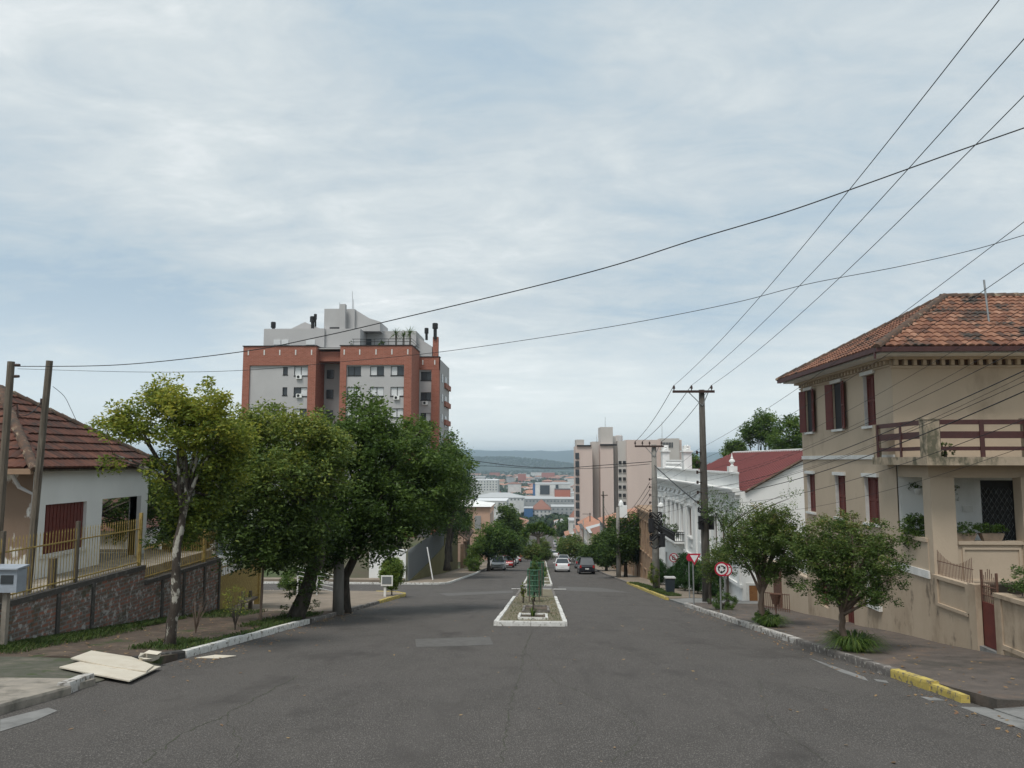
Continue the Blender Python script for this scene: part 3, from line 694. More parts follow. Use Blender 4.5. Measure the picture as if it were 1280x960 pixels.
# windows of the upper storey
def shutter_window(a0, a1, z0, z1, state):
    dd = .14 if state != 'closed' else 0
    w = MB(); w.fbox(fS, a0-.06, a1+.06, z1+.0, z1+.1, .0, .07); w.fbox(fS, a0-.05, a1+.05, z0-.07, z0, .0, .08)
    if state != 'closed': w.fbox(fS, a0+.02, a0+.035, z0, z1, -.05, -.03)
    if state == 'closed': w.fbox(fS, a0, a0+.05, z0, z1, -.19+dd, -.15+dd); w.fbox(fS, a1-.05, a1, z0, z1, -.19+dd, -.15+dd); w.fbox(fS, (a0+a1)/2-.025, (a0+a1)/2+.025, z0, z1, -.19+dd, -.15+dd); w.fbox(fS, a1-.012, a1-.002, z0, z1, -.15+dd, 0)
    if state == 'closed': w.fbox(fS, a0+.05, a1-.05, (z0+z1)/2, (z0+z1)/2+.04, -.19+dd, -.155+dd); w.fbox(fS, a0+.05, a1-.05, z1-.05, z1, -.19+dd, -.15+dd)
    wo = w.build('window', M_whitetrim, HB)
    g_ = MB(); g_.fbox(fS, a0, a1, z0, z1, -.22+dd, -.195+dd); g_.build('pane', M_glass if state == 'closed' else M_dark, wo)
    if state == 'closed': louvre('shutter', fS, a0+.01, a1-.01, z0+.01, z1-.01, -.13, wo, M_maroonl, 2)
    else:
        wd = .36
        swung('shutter', (FX-.02, a0+.0, 0), (-.2, -.97, 0), wd, z0, z1, wo, M_maroonl)
        swung('shutter', (FX-.02, a1-.0, 0), (-.3, .95, 0), wd, z0, z1, wo, M_maroonl)
shutter_window(*ups[0], .95, 2.38, 'closed'); shutter_window(*ups[1], .95, 2.38, 'open'); shutter_window(*ups[2], .95, 2.38, 'open')
for a, c in lows: shutter_window(a, c, -1.75, -.47, 'closed')
w = MB(); w.fbox(fS, 21.6, 22.45, -4.08, -3.94, .0, .09); w.fbox(fS, 22.35, 22.45, -3.94, -3.2, .0, .05); w.fbox(fS, 21.6, 22.45, -3.24, -3.14, 0, .05)
wo = w.build('window', M_whitetrim, HB); w = MB(); w.fbox(fS, 21.7, 22.35, -3.94, -3.25, -.2, -.16); w.build('pane', M_glassl, wo)
w = MB(); w.fbox(fS, 23.55, 24.35, -4.95, -3.4, -.2, -.14)
for k in range(6): w.fbox(fS, 23.6+k*.125, 23.63+k*.125, -4.9, -3.42, -.14, -.125)
w.build('basement_door', M_maroonl, HB, label='red boarded basement door behind the nearest street tree')
w = MB(); w.fbox(fS, 25.6, 26.4, -4.95, -3.3, -.2, -.14); w.build('garage_door', M_maroonl, HB)
# roof
ez, ex0, ex1, ey0, ey1 = 2.84, 8.5, 22.6, 19.5, 27.5
ym = (ey0+ey1)/2; az = 4.93; A1 = Vector((12.3, ym, az)); A2 = Vector((18.8, ym, az))
c00, c01, c10, c11 = Vector((ex0, ey0, ez)), Vector((ex0, ey1, ez)), Vector((ex1, ey0, ez)), Vector((ex1, ey1, ez))
b = MB()
tiles(b, [c00, c10, A2, A1], (0, -1, -.5), .2, .33, .04, 5, 1, .1, .98)
tiles(b, [c01, c00, A1], (-1, 0, -.5), .2, .33, .04, 5, 2, .1, .8)
b.add([c01, c11, A2, A1], [(0, 1, 2, 3)]); b.add([c10, c11, A2], [(0, 1, 2)])
roof = b.build('roof', M_tile, HB)
b = MB(); ridge_caps(b, c00, A1, .11, 1); ridge_caps(b, c01, A1, .11, 2); ridge_caps(b, A1, A2, .11, 3); b.build('ridge_tiles', M_ridge, roof)
b = MB(); b.box(ex0+.08, ex1, ey0+.08, ey1-.08, ez-.16, ez-.1); b.build('eaves_soffit', M_whitetrim, HB)
b = MB()
b.box(ex0-.09, ex1, ey0-.09, ey0+.03, ez-.13, ez-.01); b.box(ex0-.09, ex0+.03, ey0+.03, ey1+.05, ez-.13, ez-.01); b.box(ex0-.1, ex0-.06, ey0, ey0+.06, ez-.3, ez-.13); b.build('gutter', M_maroon, HB)
b = MB()                                          # dentils under the eaves
b.fbox(fS, 20.4, 27.5, 2.34+.12, 2.50, 0, .05); b.fbox(fN, FX-.05, 22, 2.34+.06, 2.46, 0, .05); b.fbox(fN, FX-.05, 22, 2.62, 2.72, 0, .22); b.fbox(fS, 20.2, 27.5, 2.62, 2.72, 0, .22)
x = FX+.05
while x < 16: b.fbox(fN, x, x+.09, 2.47, 2.62, 0, .12); x += .24
y = 20.5
while y < 27.4: b.fbox(fS, y, y+.09, 2.51, 2.62, 0, .12); y += .24
b.build('cornice', M_beige, HB)
b = MB(); b.fbox(fN, FX+.05, 21.9, 2.475, 2.615, .0, .012); b.build('cornice_band', M_ridge, HB)
b = MB(); b.tube([(12.25, 21.2, 3.65), (12.24, 21.3, 4.95)], .025, 6); b.tube([(12.25, 21.2, 3.6), (12.22, 21.0, 3.55)], .03, 6); b.build('vent_pipe', M_steel, roof)
# stains of garden wall, gate
GW = thing('garden_wall', 'beige rendered garden wall with recessed panel and iron spikes between the porch and the red gate', 'wall', (9.2, 18, -4.1))
b = MB(); b.box(9.2-.02, 9.38, 17.16, 18.7, -4.6, -2.74); b.box(9.14, 9.42, 17.14, 18.72, -2.74, -2.66)
b.box(9.14, 9.18, 17.25, 18.6, -3.35, -3.28); b.box(9.14, 9.18, 18.5, 18.6, -3.28, -2.74); b.box(9.14, 9.18, 17.2, 17.3, -3.28, -2.74); b.box(9.12, 9.44, 16.88, 17.16, -4.6, -2.62)
b.build('wall', M_beiged, GW)
b = MB()
for i in range(24):
    y = 17.25+i*.062; hh = -2.1-.22*math.sin(math.pi*i/23); b.tube([(9.28, y, -2.66), (9.28, y, hh)], .007, 4)
b.tube([(9.28, 17.2, -2.35), (9.28, 18.7, -2.35)], .009, 4); b.build('spikes', M_rust, GW)
GT = thing('iron_gate', 'tall faded red iron gate with solid lower panel in the beige garden wall', 'gate', (9.25, 16.6, -4.0))
b = MB(); b.box(9.24, 9.28, 16.32, 16.86, -3.85, -2.95); b.build('panel', M_maroonl, GT)
b = MB()
for i in range(8):
    y = 16.34+i*.072; b.tube([(9.26, y, -2.95), (9.26, y, -2.22-.25*abs(i-3.5)/3.5)], .009, 4)
b.tube([(9.26, 16.32, -2.62), (9.26, 16.86, -2.62)], .012, 4); b.tube([(9.26, 16.32, -2.8), (9.26, 16.86, -2.8)], .012, 4)
for y in (16.32, 16.86): b.box(9.24, 9.28, y-.02, y+.02, -3.85, -2.3)
for k in range(3):
    yy = 16.45+k*.14; b.tube([(9.26, yy+.05*math.cos(t), -2.71+.05*math.sin(t)) for t in [i*.7 for i in range(10)]], .006, 4)
b.build('bars', M_rust, GT)
b = MB(); b.box(9.15, 9.6, 16.3, 16.88, -4.3, -3.86); b.build('step', M_concg, GT)
GW2 = thing('garden_wall', 'beige rendered wall topped with flowering plants, at the right edge beyond the gate', 'wall', (9.2, 14, -3.8))
b = MB(); b.box(9.2, 9.4, 4, 16.3, -4.3, -2.76); b.box(9.15, 9.45, 4, 16.3, -2.76, -2.68); b.box(9.17, 9.43, 16.08, 16.3, -4.3, -2.76)
b.box(9.165, 9.2, 4, 16.08, -3.75, -3.66); b.build('wall', M_beiged, GW2)
b = MB(); b.box(9.45, 22, 4, 18.6, -4.6, -3.1); b.build('front_garden_ground', M_dirt, kind='structure')
# side court of the house
b = MB(); b.box(9.25, 9.45, 27.55, 33.6, -6.4, -4.15); b.box(9.2, 9.5, 27.55, 33.6, -4.15, -4.07); b.box(9.15, 9.5, 33.25, 33.65, -6.4, -3.9)
CW = thing('court_wall', 'pale rendered low wall with brown door beyond the beige house', 'wall', (9.3, 30, -5.6)); b.build('wall', M_beige, CW)
b = MB(); b.box(9.2, 9.25, 30.6, 31.5, -5.75, -4.25); b.build('door', M_rust, CW)
RA = thing('iron_railing', 'low dark iron railing on the pavement beside the court wall', 'railing', (8.9, 29, -5.3)); b = MB()
for i in range(14): b.tube([(8.9-(i*.03), 28.6+i*.16, prof(28.6+i*.16)+.1), (8.9-(i*.03), 28.6+i*.16, prof(28.6+i*.16)+.75)], .012, 4)
for z in (.2, .72): b.tube([(8.9, 28.6, prof(28.6)+z), (8.51, 30.7, prof(30.7)+z)], .016, 4)
b.build('bars', M_rust, RA)

# planters, baskets and plants of the porch
for k, (x, lb) in enumerate(((9.98, 'leftmost of the three stone planters on the porch parapet, leafy green'), (10.62, 'middle stone planter on the porch parapet with low trailing greens'), (11.9, 'rightmost stone planter on the porch parapet, partly behind the pillar'))):
    o = thing('planter', lb, 'planter', (x, 18.8, -1.9), 'planters on the porch parapet')
    b = MB(); b.add([(x+sx*w, 18.82+sy*.09*w/.26, z) for z, w in ((-1.9, .2), (-1.72, .27)) for sx, sy in ((-1, -1), (1, -1), (1, 1), (-1, 1))], [(0, 3, 2, 1), (0, 1, 5, 4), (1, 2, 6, 5), (2, 3, 7, 6), (3, 0, 4, 7), (4, 5, 6, 7)]); b.build('trough', M_pot, o)
    c = np.random.default_rng(k).uniform(-1, 1, (34, 3))*np.array([.3, .11, .11])+np.array([x, 18.8, -1.62]); V, T = leaves_np(c, np.full(34, .08), 26, .055, np.full(34, .5), RNG); quads_obj('plants', V, T, L_mid, o)
bush('porch_shrub', 'dark spreading shrub climbing out of the porch opening beside the street tree', 'shrub', (9.4, 19.75, -2.3), .42, .5, L_dark, 70, 40, .08, 3, ry=.6)
bush('balcony_plant', 'small light green plant behind the maroon balcony railing', 'plant', (9.5, 18.5, .07), .22, .17, L_mid, 16, 30, .05, 4)
for k, (u, v, lb) in enumerate(((1147, 612, 'hanging flower pot on the white porch wall left of the column'), (1192, 620, 'hanging flower pot on the white porch wall right of the column'))):
    p = atY(u, v, 20.25); o = thing('hanging_pot', lb, 'flower pot', p, 'flower pots on the porch wall')
    b = MB(); b.lathe(p, [(.05, -.12), (.1, .02), (.105, .03)], 10); b.tube([p+Vector((0, .13, .1)), p+Vector((0, 0, .02))], .008, 4); b.build('pot', M_white, o, smooth=True)
    c = np.random.default_rng(k+5).normal(size=(14, 3))*np.array([.12, .05, .07])+np.array([p.x, p.y, p.z+.1]); V, T = leaves_np(c, np.full(14, .06), 20, .045, np.full(14, .3), RNG); quads_obj('plants', V, T, L_dark, o)
o = thing('house_plaque', 'small pale plaque on the porch wall beside the dark door', 'plaque', atY(1209, 636, 20.36)); b = MB(); p = atY(1209, 636, 20.36); b.box(p.x-.13, p.x+.13, 20.33, 20.36, p.z-.08, p.z+.08); b.box(p.x-.1, p.x+.1, 20.32, 20.33, p.z-.05, p.z+.05); b.build('plate', M_whitetrim, o)
def flowerbed(y0, y1, n, seed):
    rng = np.random.default_rng(seed); o = thing('flowering_shrub', 'leafy shrub with yellow flowers on top of the wall at the right edge', 'shrub', (9.5, (y0+y1)/2, -2.7))
    c = np.stack([rng.uniform(9.25, 9.95, n), rng.uniform(y0, y1, n), -2.66+rng.uniform(0, .5, n)**1.0], 1)
    V, T = leaves_np(c, np.full(n, .12), 55, .06, rng.normal(.4, .12, n), rng); T = np.minimum(T, .68); V2, T2 = leaves_np(c[::6], np.full(len(c[::6]), .16), 3, .075, np.full(len(c[::6]), 1.0), rng)
    quads_obj('foliage', np.concatenate([V, V2]), np.concatenate([T, np.ones(len(T2))]), L_flower, o); b = MB()
    for k in range(12): q = c[k]; b.tube([(q[0], q[1], -2.72), (q[0], q[1], q[2])], .01, 4)
    b.build('stem', M_bark, o)
flowerbed(13.2, 16.2, 170, 1)

# ================================================================ white house with eclectic facade
HW = thing('white_townhouse', 'long white ornamented two-storey townhouse with dull red roof and dark iron balcony', 'house', (9.2, 48, -7.5))
Y0, Y1 = 36.4, 62.0
ud = [(37.6, 38.5), (39.3, 40.2), (41.0, 41.8), (44.3, 45.2), (47.9, 48.9), (50.6, 51.4), (52.2, 53.0), (53.9, 54.7), (55.7, 56.5), (57.8, 58.6), (60.0, 60.8)]
b = MB()
lowd = [(40.6, 41.4), (44.0, 44.8), (48.0, 48.9), (51.5, 52.4), (54.5, 55.3), (57.5, 58.4)]
wall(b, fS, Y0, Y1, -5.7, -.62, [(a, c, -4.65, -2.95) for a, c in ud], .14)
wall(b, fS, Y0, Y1, -11.0, -5.7, [(a, c, prof(a)+(.5 if i % 2 else .3), -6.25-.1*i) for i, (a, c) in enumerate(lowd)], .25)
b.build('facade', M_whited, HW)
b = MB(); V = [(9.2, Y0, -8), (17, Y0, -8), (17, Y0, -1.95), (12.9, Y0, .45), (9.2, Y0, -1.55)]
b.add(V, [(0, 1, 2, 3, 4)]); b.quad((9.2, Y1, -12), (17, Y1, -12), (17, Y1, -.7), (9.2, Y1, -.7)); b.quad((17, Y0, -8), (17, Y1, -12), (17, Y1, -1.9), (17, Y0, -1.9)); b.build('side_wall', M_white, HW)
for a, c in ud:
    w = MB(); w.fbox(fS, a-.18, c+.18, -2.82, -2.72, 0, .14); w.fbox(fS, a-.12, a-.02, -4.65, -2.86, 0, .06); w.fbox(fS, c+.02, c+.12, -4.65, -2.86, 0, .06); w.fbox(fS, a-.15, c+.15, -4.8, -4.68, 0, .13)
    w.fbox(fS, a+.05, c-.05, -5.3, -4.85, 0, .05); w.fbox(fS, (a+c)/2-.15, (a+c)/2+.15, -2.72, -2.5, 0, .1); wo = w.build('window', M_whited, HW)
    w = MB(); w.fbox(fS, a, a+.06, -4.65, -2.95, -.13, -.08); w.fbox(fS, c-.06, c, -4.65, -2.95, -.13, -.08); w.fbox(fS, (a+c)/2-.03, (a+c)/2+.03, -4.65, -2.95, -.13, -.09); w.fbox(fS, a+.06, c-.06, -3.5, -3.45, -.13, -.09); w.build('frame', M_rust, wo)
    w = MB(); w.fbox(fS, a-.02, c+.02, -4.66, -2.94, -.18, -.142); w.build('pane', M_glass, wo)
for i, (a, c) in enumerate(lowd): w = MB(); w.fbox(fS, a-.02, c+.02, prof(a)+.2, -6.2, -.3, -.25); w.build('street_door', M_wood if i % 2 else M_glassl, HW)
b = MB()                                          # mouldings
def mould(z0, z1, n, a0=Y0-.1, a1=Y1): b.fbox(fS, a0, a1, z0, z1, 0, n)
mould(-1.62, -1.5, .22); mould(-1.5, -1.4, .34); mould(-1.4, -1.33, .42); mould(-2.35, -2.25, .08); mould(-.66, -.56, .14); mould(-5.85, -5.7, .1)
y = Y0
while y < Y1-.3: b.fbox(fS, y, y+.12, -1.8, -1.62, 0, .2); y += .45
for y in (36.45, 42.6, 46.4, 49.6, 57.1, 61.5): b.fbox(fS, y, y+.4, -5.7, -2.3, 0, .1); b.fbox(fS, y-.05, y+.45, -2.6, -2.35, .0, .16)
for k, y in enumerate(fr_rng(37.5, 60.5, 1.9)):   # relief garlands of the frieze
    pts = [fS.p(y+1.2*t, -1.95-.22*math.sin(math.pi*t), .05) for t in [i/8 for i in range(9)]]; b.tube(pts, [.03, .05, .06, .07, .075, .07, .06, .05, .03], 5)
b.build('mouldings', M_whited, HW)
def urn(y, s_=1.0):
    b = MB(); b.box(9.0, 9.4, y-.2, y+.2, -.6, -.3); b.lathe((9.2, y, -.3), [(r*s_, z*s_) for r, z in ((.1, 0), (.13, .05), (.06, .12), (.1, .2), (.2, .3), (.17, .4), (.08, .45), (.09, .52), (.05, .62), (.02, .8), (.005, .88))], 12); b.build('finial_urn', M_white, HW)
urn(37.6, .75)
for y, h in ((49.2, .9), (57.6, 1.1)):
    b = MB(); b.box(8.95, 9.45, y-.4, y+.4, -.62, h*.55); b.box(8.88, 9.52, y-.5, y+.5, h*.55, h*.55+.1); b.box(9.0, 9.4, y-.3, y+.3, h*.55+.1, h)
    for q in (-.4, .4): b.lathe((9.2, y+q, h*.55+.1), [(.09, 0), (.1, .1), (.03, .16), (.08, .26), (.01, .38)], 8)
    b.build('parapet_pedestal', M_white, HW)
b = MB(); y = 51.0
while y < 56.6: b.lathe((9.2, y, -.56), [(.13, 0), (.15, .05), (.08, .12), (.16, .3), (.14, .4), (.06, .46), (.15, .5), (.15, .58)], 8); y += .62
b.box(9.02, 9.38, 50.6, 56.9, -.6, -.53); b.build('balustrade', M_white, HW)
b = MB()
E0, E1, Rg = Vector((9.45, Y0-.05, -1.45)), Vector((9.45, 55, -1.45)), .48
for nm, P in (('a', [(9.45, Y0-.08, -1.45), (12.95, Y0-.08, Rg), (12.95, 52.5, Rg), (9.45, 55.5, -1.45)]), ('b', [(12.95, Y0-.08, Rg), (17.2, Y0-.08, -1.85), (17.2, 56, -1.85), (12.95, 52.5, Rg)]), ('c', [(9.45, 55.5, -1.45), (12.95, 52.5, Rg), (17.2, 56, -1.85)])):
    b.add([Vector(p) for p in P], [tuple(range(len(P)))])
    if nm == 'a':
        y = Y0
        while y < 54: 
            t1 = 1 if y < 52.5 else (55.5-y)/3; b.tube([(9.45, y, -1.43), (9.45+3.5*t1, y, -1.43+1.93*t1)], .03, 4, True); y += .42
rr = b.build('roof', M_redroof, HW)
b = MB(); b.tube([(9.45, Y0-.1, -1.47), (12.95, Y0-.1, .48)], .06, 4); b.build('verge_board', M_ridge, rr)
b = MB(); b.tube([(12.95, Y0-.1, .5), (12.95, 52.5, .5)], .07, 5); b.build('ridge', M_whitetrim, rr)
# iron balcony
BL = MB(); by0, by1, bx = 50.4, 57.6, 8.55
BL.box(bx-.05, 9.2, by0-.1, by1+.1, -5.02-.32, -5.02-.2)
for y in (by0+.3, (by0+by1)/2, by1-.3): BL.add([(9.2, y-.08, -5.34), (9.2, y-.08, -6.0), (bx+.1, y-.08, -5.34), (9.2, y+.08, -5.34), (9.2, y+.08, -6.0), (bx+.1, y+.08, -5.34)], [(0, 1, 2), (5, 4, 3), (0, 2, 5, 3), (1, 4, 5, 2), (0, 3, 4, 1)])
bo = BL.build('balcony_slab', M_whited, HW)
b = MB()
n = 46
for i in range(n+1):
    y = by0+(by1-by0)*i/n; b.tube([(bx, y, -5.22), (bx, y, -4.62)], .018, 4)
    if i < n: yc = y+.08; b.tube([(bx, yc+.06*math.cos(t), -4.95+.12*math.sin(t)) for t in [k*math.pi/3 for k in range(7)]], .012, 4)
for i in range(5):
    for yy in (by0, by1): x = bx+.65*i/5; b.tube([(x, yy, -5.22), (x, yy, -4.62)], .018, 4)
for z in (-5.2, -4.62, -4.75): b.tube([(9.2, by0, z), (bx, by0, z), (bx, by1, z), (9.2, by1, z)], .025, 4)
b.build('railing', M_signb, bo)
bush('balcony_plant', 'dark potted plant at the near end of the iron balcony', 'plant', (8.9, 52.6, -5.2), .4, .5, L_dark, 26, 40, .09, 8)
bush('balcony_plant', 'taller dark potted plant at the far end of the iron balcony', 'plant', (8.85, 56.2, -5.2), .45, .7, L_dark, 26, 40, .09, 9)
o = MB(); o.box(9.5, 10.15, 36.33, 36.39, -6.45, -5.72); cd = o.build('cellar_door', mat('orange_brown_wood', (.27, .13, .05), (.2, .09, .035), 8, .7, stretch=(1, 1, 4)), HW, label='small orange-brown wooden cellar door')
o = MB(); o.box(9.4, 9.5, 36.31, 36.39, -6.5, -5.62); o.box(10.15, 10.25, 36.31, 36.39, -6.5, -5.62); o.box(9.5, 10.15, 36.31, 36.39, -5.72, -5.62); o.build('frame', M_whitetrim, cd)

# ================================================================ ochre townhouse next door
def simple_house(name, label, cat, x0, x1, y0, y1, zt, zb, mwall, side, wins=(), roof=None, rm=None, fz=None, group=None, parapet=.3, wm=None):
    """a building along the street: side=+1 stands right of it (facade at x0), -1 left (facade at x1)"""
    H = thing(name, label, cat, ((x0+x1)/2, (y0+y1)/2, zb), group); X = x0 if side > 0 else x1
    fr = Fr((X, 0, 0), (0, 1, 0), (-side, 0, 0)); b = MB(); wall(b, fr, y0, y1, zb, zt, wins, .2)
    XX = x1 if side > 0 else x0
    b.quad((x0, y0, zb), (x1, y0, zb), (x1, y0, zt), (x0, y0, zt)); b.quad((x0, y1, zb), (x1, y1, zb), (x1, y1, zt), (x0, y1, zt)); b.quad((XX, y0, zb), (XX, y1, zb), (XX, y1, zt), (XX, y0, zt))
    b.fbox(fr, y0, y1, zt-.25, zt-.1, 0, .25); b.quad((x0, y0, zt-.02), (x1, y0, zt-.02), (x1, y1, zt-.02), (x0, y1, zt-.02))
    b.build('walls', mwall, H)
    for a, c, z0, z1 in wins:
        w = MB(); w.fbox(fr, a-.08, c+.08, z1, z1+.1, 0, .08); w.fbox(fr, a-.08, c+.08, z0-.1, z0, 0, .1); w.fbox(fr, a-.08, a, z0, z1, 0, .05); w.fbox(fr, c, c+.08, z0, z1, 0, .05); wo = w.build('window', wm or M_whitetrim, H)
        w = MB(); w.fbox(fr, a, c, z0, z1, -.2, -.16); w.build('pane', M_glassl if (int(a*7) % 3) else M_dark, wo)
    if roof:
        b = MB(); o_ = .35; h = roof; e = [(x0-o_, y0-o_, zt), (x1+o_, y0-o_, zt), (x1+o_, y1+o_, zt), (x0-o_, y1+o_, zt)]; w_ = min(x1-x0, y1-y0)/2
        if (y1-y0) > (x1-x0): r_ = [((x0+x1)/2, y0+w_, zt+h), ((x0+x1)/2, y1-w_, zt+h)]; fs_ = [(0, 1, 4), (1, 2, 5, 4), (2, 3, 5), (3, 0, 4, 5)]
        else: r_ = [(x0+w_, (y0+y1)/2, zt+h), (x1-w_, (y0+y1)/2, zt+h)]; fs_ = [(0, 1, 5, 4), (1, 2, 5), (2, 3, 4, 5), (3, 0, 4)]
        b.add(e+r_, fs_+[(3, 2, 1, 0)]); b.build('roof', rm or M_tiled, H)
    return H
simple_house('ochre_townhouse', 'weathered ochre townhouse with tall narrow windows, left of the white townhouse', 'house', 9.2, 18, 64, 75, -4.3, -12.5, M_terra, 1, [(65.2+i*1.7, 66.1+i*1.7, -8.1, -5.4) for i in range(6)]+[(66+i*3, 67+i*3, -11.5, -9.6) for i in range(3)], wm=M_terra)
b = MB(); W2 = thing('street_wall', 'stained ochre boundary wall with panels running downhill from the ochre townhouse', 'wall', (9.2, 85, -12))
for i in range(9): y = 75.3+i*3.2; b.box(9.2, 9.4, y, y+3.0, prof(y+3)-.2, prof(y)+2.1); b.box(9.12, 9.48, y-.1, y+.2, prof(y)-.4, prof(y)+2.4)
b.build('panels', M_terra, W2)

# ================================================================ pink apartment block
AP = 250.0
HP = thing('pink_apartment_block', 'tall pale pink apartment block with dark stair recess behind the white townhouse', 'apartment building', (30, 255, -34))
def pk(u, v, Y=AP): return atY(u, v, Y)
def pblock(nm, u0, u1, vt, Yf, Yb, m, zb=-36):
    a, c = pk(u0, vt, Yf), pk(u1, vt, Yf); b = MB(); b.box(a.x, c.x, Yf, Yb, zb, a.z); return b.build(nm, m, HP)
pblock('wing', 720.0, 740.3, 557.5, 250, 268, M_pink); pblock('roof_room', 720.3, 730, 549.5, 251, 262, M_pinkg)
pblock('recess_wall', 740.3, 750.2, 552, 256, 268, M_pinkg); pblock('wing', 750.2, 766.5, 556, 250, 268, M_pink); pblock('lift_tower', 750.4, 766, 533.8, 252, 262, M_pinkg)
pblock('recess_wall', 766.5, 772, 556, 255, 268, M_pinkg); pblock('stair_strip', 772, 783.2, 551, 251, 268, M_pinkg); pblock('roof_room', 766, 776, 545, 256, 266, M_pinkg)
pblock('wing', 783.2, 852, 549.8, 250, 275, M_pink); pblock('roof_room', 826, 849, 549.6-1.6, 249, 256, M_pinkg)
b = MB()
for u0, u1, v0, v1 in ((721, 739, 556.2, 558), (750.2, 771, 555, 557.2)): b = MB(); a, c = pk(u0, v0, 249.6), pk(u1, v1, 249.6); b.box(a.x, c.x, 249.5, 249.95, c.z, a.z); b.build('roof_slot', M_dark, HP)
for k in range(13):
    b = MB(); z = pk(720, 566+k*10.3).z; a = pk(719.4, 560); b.box(a.x-.1, a.x+1.1, 249.7, 250, z-2.0, z); b.build('edge_window', M_glass, HP)
for k in range(9):
    for uu in (773.2, 778.6):
        a, c = pk(uu, 576.2+k*10.2, 250.9), pk(uu+3.7, 580.6+k*10.2, 250.9); b = MB(); b.box(a.x-.1, c.x+.1, 250.75, 250.9, c.z-.1, c.z); w = b.build('window', M_pinkg, HP); b = MB(); b.box(a.x, c.x, 250.8, 250.98, c.z, a.z); b.build('pane', M_dark, w)
for k in range(7):
    a, c = pk(828.3+k*1.9, 553, 249), pk(829.7+k*1.9, 559.5, 249); b = MB(); b.box(a.x, c.x, 248.85, 248.99, c.z, a.z); b.build('window', M_glass, HP)
b = MB()
for u, v0, v1 in ((756.5, 521, 534), (827.5, 527, 549), (746, 543, 550)): b = MB(); a, c = pk(u, v0, 255), pk(u, v1, 255); b.cyl(c-Vector((0, 0, 1)), a, .09, .05, 5); b.build('antenna', M_steel, HP)
b = MB(); b.lathe(pk(770, 551, 257)+Vector((1, 0, 0)), [(1.2, 0), (1.2, 1.6), (.9, 1.9)], 12); b.build('water_tank', M_apgrey, HP)

# ================================================================ brick apartment block
HA = thing('brick_apartment_block', 'tall red brick and grey apartment block with roof terrace and chimneys above the street trees', 'apartment building', (-28, 112, -15.5))
AY = 107.0
def ab(u, v, Y=AY): return atY(u, v, Y)
ZB = -17.0
frA = Fr((0, AY, 0), (1, 0, 0), (0, -1, 0))
ax = lambda u, Y=AY: ab(u, 500, Y).x
azz = lambda v, Y=AY: ab(600, v, Y).z
rows = [(457, 468.5), (483, 494.5), (510, 521.5), (537, 548.5), (564, 575.5), (591, 602.5), (618, 629.5), (645, 656)]
rz = [(azz(c), azz(a)) for a, c in rows]
xl0, xl1, xl2, xl3 = ax(302), ax(310.5), ax(384), ax(393.8)
xr0, xr1, xr2, xr3 = ax(424), ax(432), ax(504.5), ax(514)
zt = azz(431.5); zp = azz(455.5)
lw = [(ax(366), ax(383)), ]; ls = [(ax(352), ax(358))]
rw = [(ax(433), ax(450)), (ax(461.5), ax(479)), (ax(487.5), ax(504))]
b = MB()                                           # brick frame
b.fbox(frA, xl0, xl1, ZB, zp, -4.5, 0); b.fbox(frA, xl2, xl3, ZB, zp, -4.5, 0); b.fbox(frA, xl0, xl3, zp, zt, -4.5, 0)
b.fbox(frA, xr0, xr1, ZB, zp, -4.5, 0); b.fbox(frA, xr2, xr3, ZB, zp, -4.5, 0); b.fbox(frA, xr0, xr3, zp, zt, -7, 0)
b.box(xl3, xr0, AY+1.5, AY+4.4, azz(449), azz(436.5)); b.box(xr2, xr3, AY+4.5, AY+7, ZB, zp)
Y3 = 114.0; fr3 = Fr((0, Y3, 0), (1, 0, 0), (0, -1, 0)); x30, x31, x32, x33 = xr3, ax(524.5, Y3), ax(539, Y3), ax(548.5, Y3); z3 = ab(530, 446.5, Y3).z
b.fbox(fr3, x32, x33, ZB, z3, -1.2, 0); b.fbox(fr3, x30, x33, ab(530, 462, Y3).z, z3, -1.25, .02)
b.build('brick_frame', M_apbrick, HA)
b = MB()
fi = Fr((0, AY+.25, 0), (1, 0, 0), (0, -1, 0))
wall(b, fi, xl1, xl2, ZB, zp, [(a, c, z0, z1) for a, c in lw for z0, z1 in rz]+[(a, c, z0+.15, z1) for a, c in ls for z0, z1 in rz], .2)
b.build('front_wall', M_apgrey, HA); b = MB()
wall(b, fi, xr1, xr2, ZB, zp, [(a, c, z0, z1) for a, c in rw for z0, z1 in rz], .2); b.build('front_wall', M_apgrey, HA); b = MB()
f3 = Fr((0, Y3+.2, 0), (1, 0, 0), (0, -1, 0)); sw = (ax(525.5, Y3), ax(538.5, Y3))
r3 = [(ab(600, c, Y3).z, ab(600, a, Y3).z) for a, c in ((464, 475), (490, 500), (516, 526), (541, 551), (566, 576), (591, 601), (616, 626))]
wall(b, f3, x30, x32, ZB, ab(530, 462, Y3).z, [(*sw, z0, z1) for z0, z1 in r3], .2)
b.build('front_wall', M_apgrey, HA)
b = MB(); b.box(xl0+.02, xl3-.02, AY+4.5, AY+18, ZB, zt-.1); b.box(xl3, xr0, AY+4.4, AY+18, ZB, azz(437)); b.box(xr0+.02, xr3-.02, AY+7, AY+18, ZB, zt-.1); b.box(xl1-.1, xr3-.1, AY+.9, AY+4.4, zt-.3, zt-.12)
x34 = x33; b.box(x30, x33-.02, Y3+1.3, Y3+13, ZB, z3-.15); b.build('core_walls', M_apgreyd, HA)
b = MB(); frE = Fr((x33, 0, 0), (0, 1, 0), (1, 0, 0))
for k, (z0, z1) in enumerate(r3):
    w = MB(); w.fbox(frE, Y3+3, Y3+4.6, z0, z1, 0, .04); w.build('side_window', M_glass, HA)
    w = MB(); w.fbox(frE, Y3+7, Y3+9.5, z0-.5, z1, 0, .04); w.build('side_window', M_glass, HA)
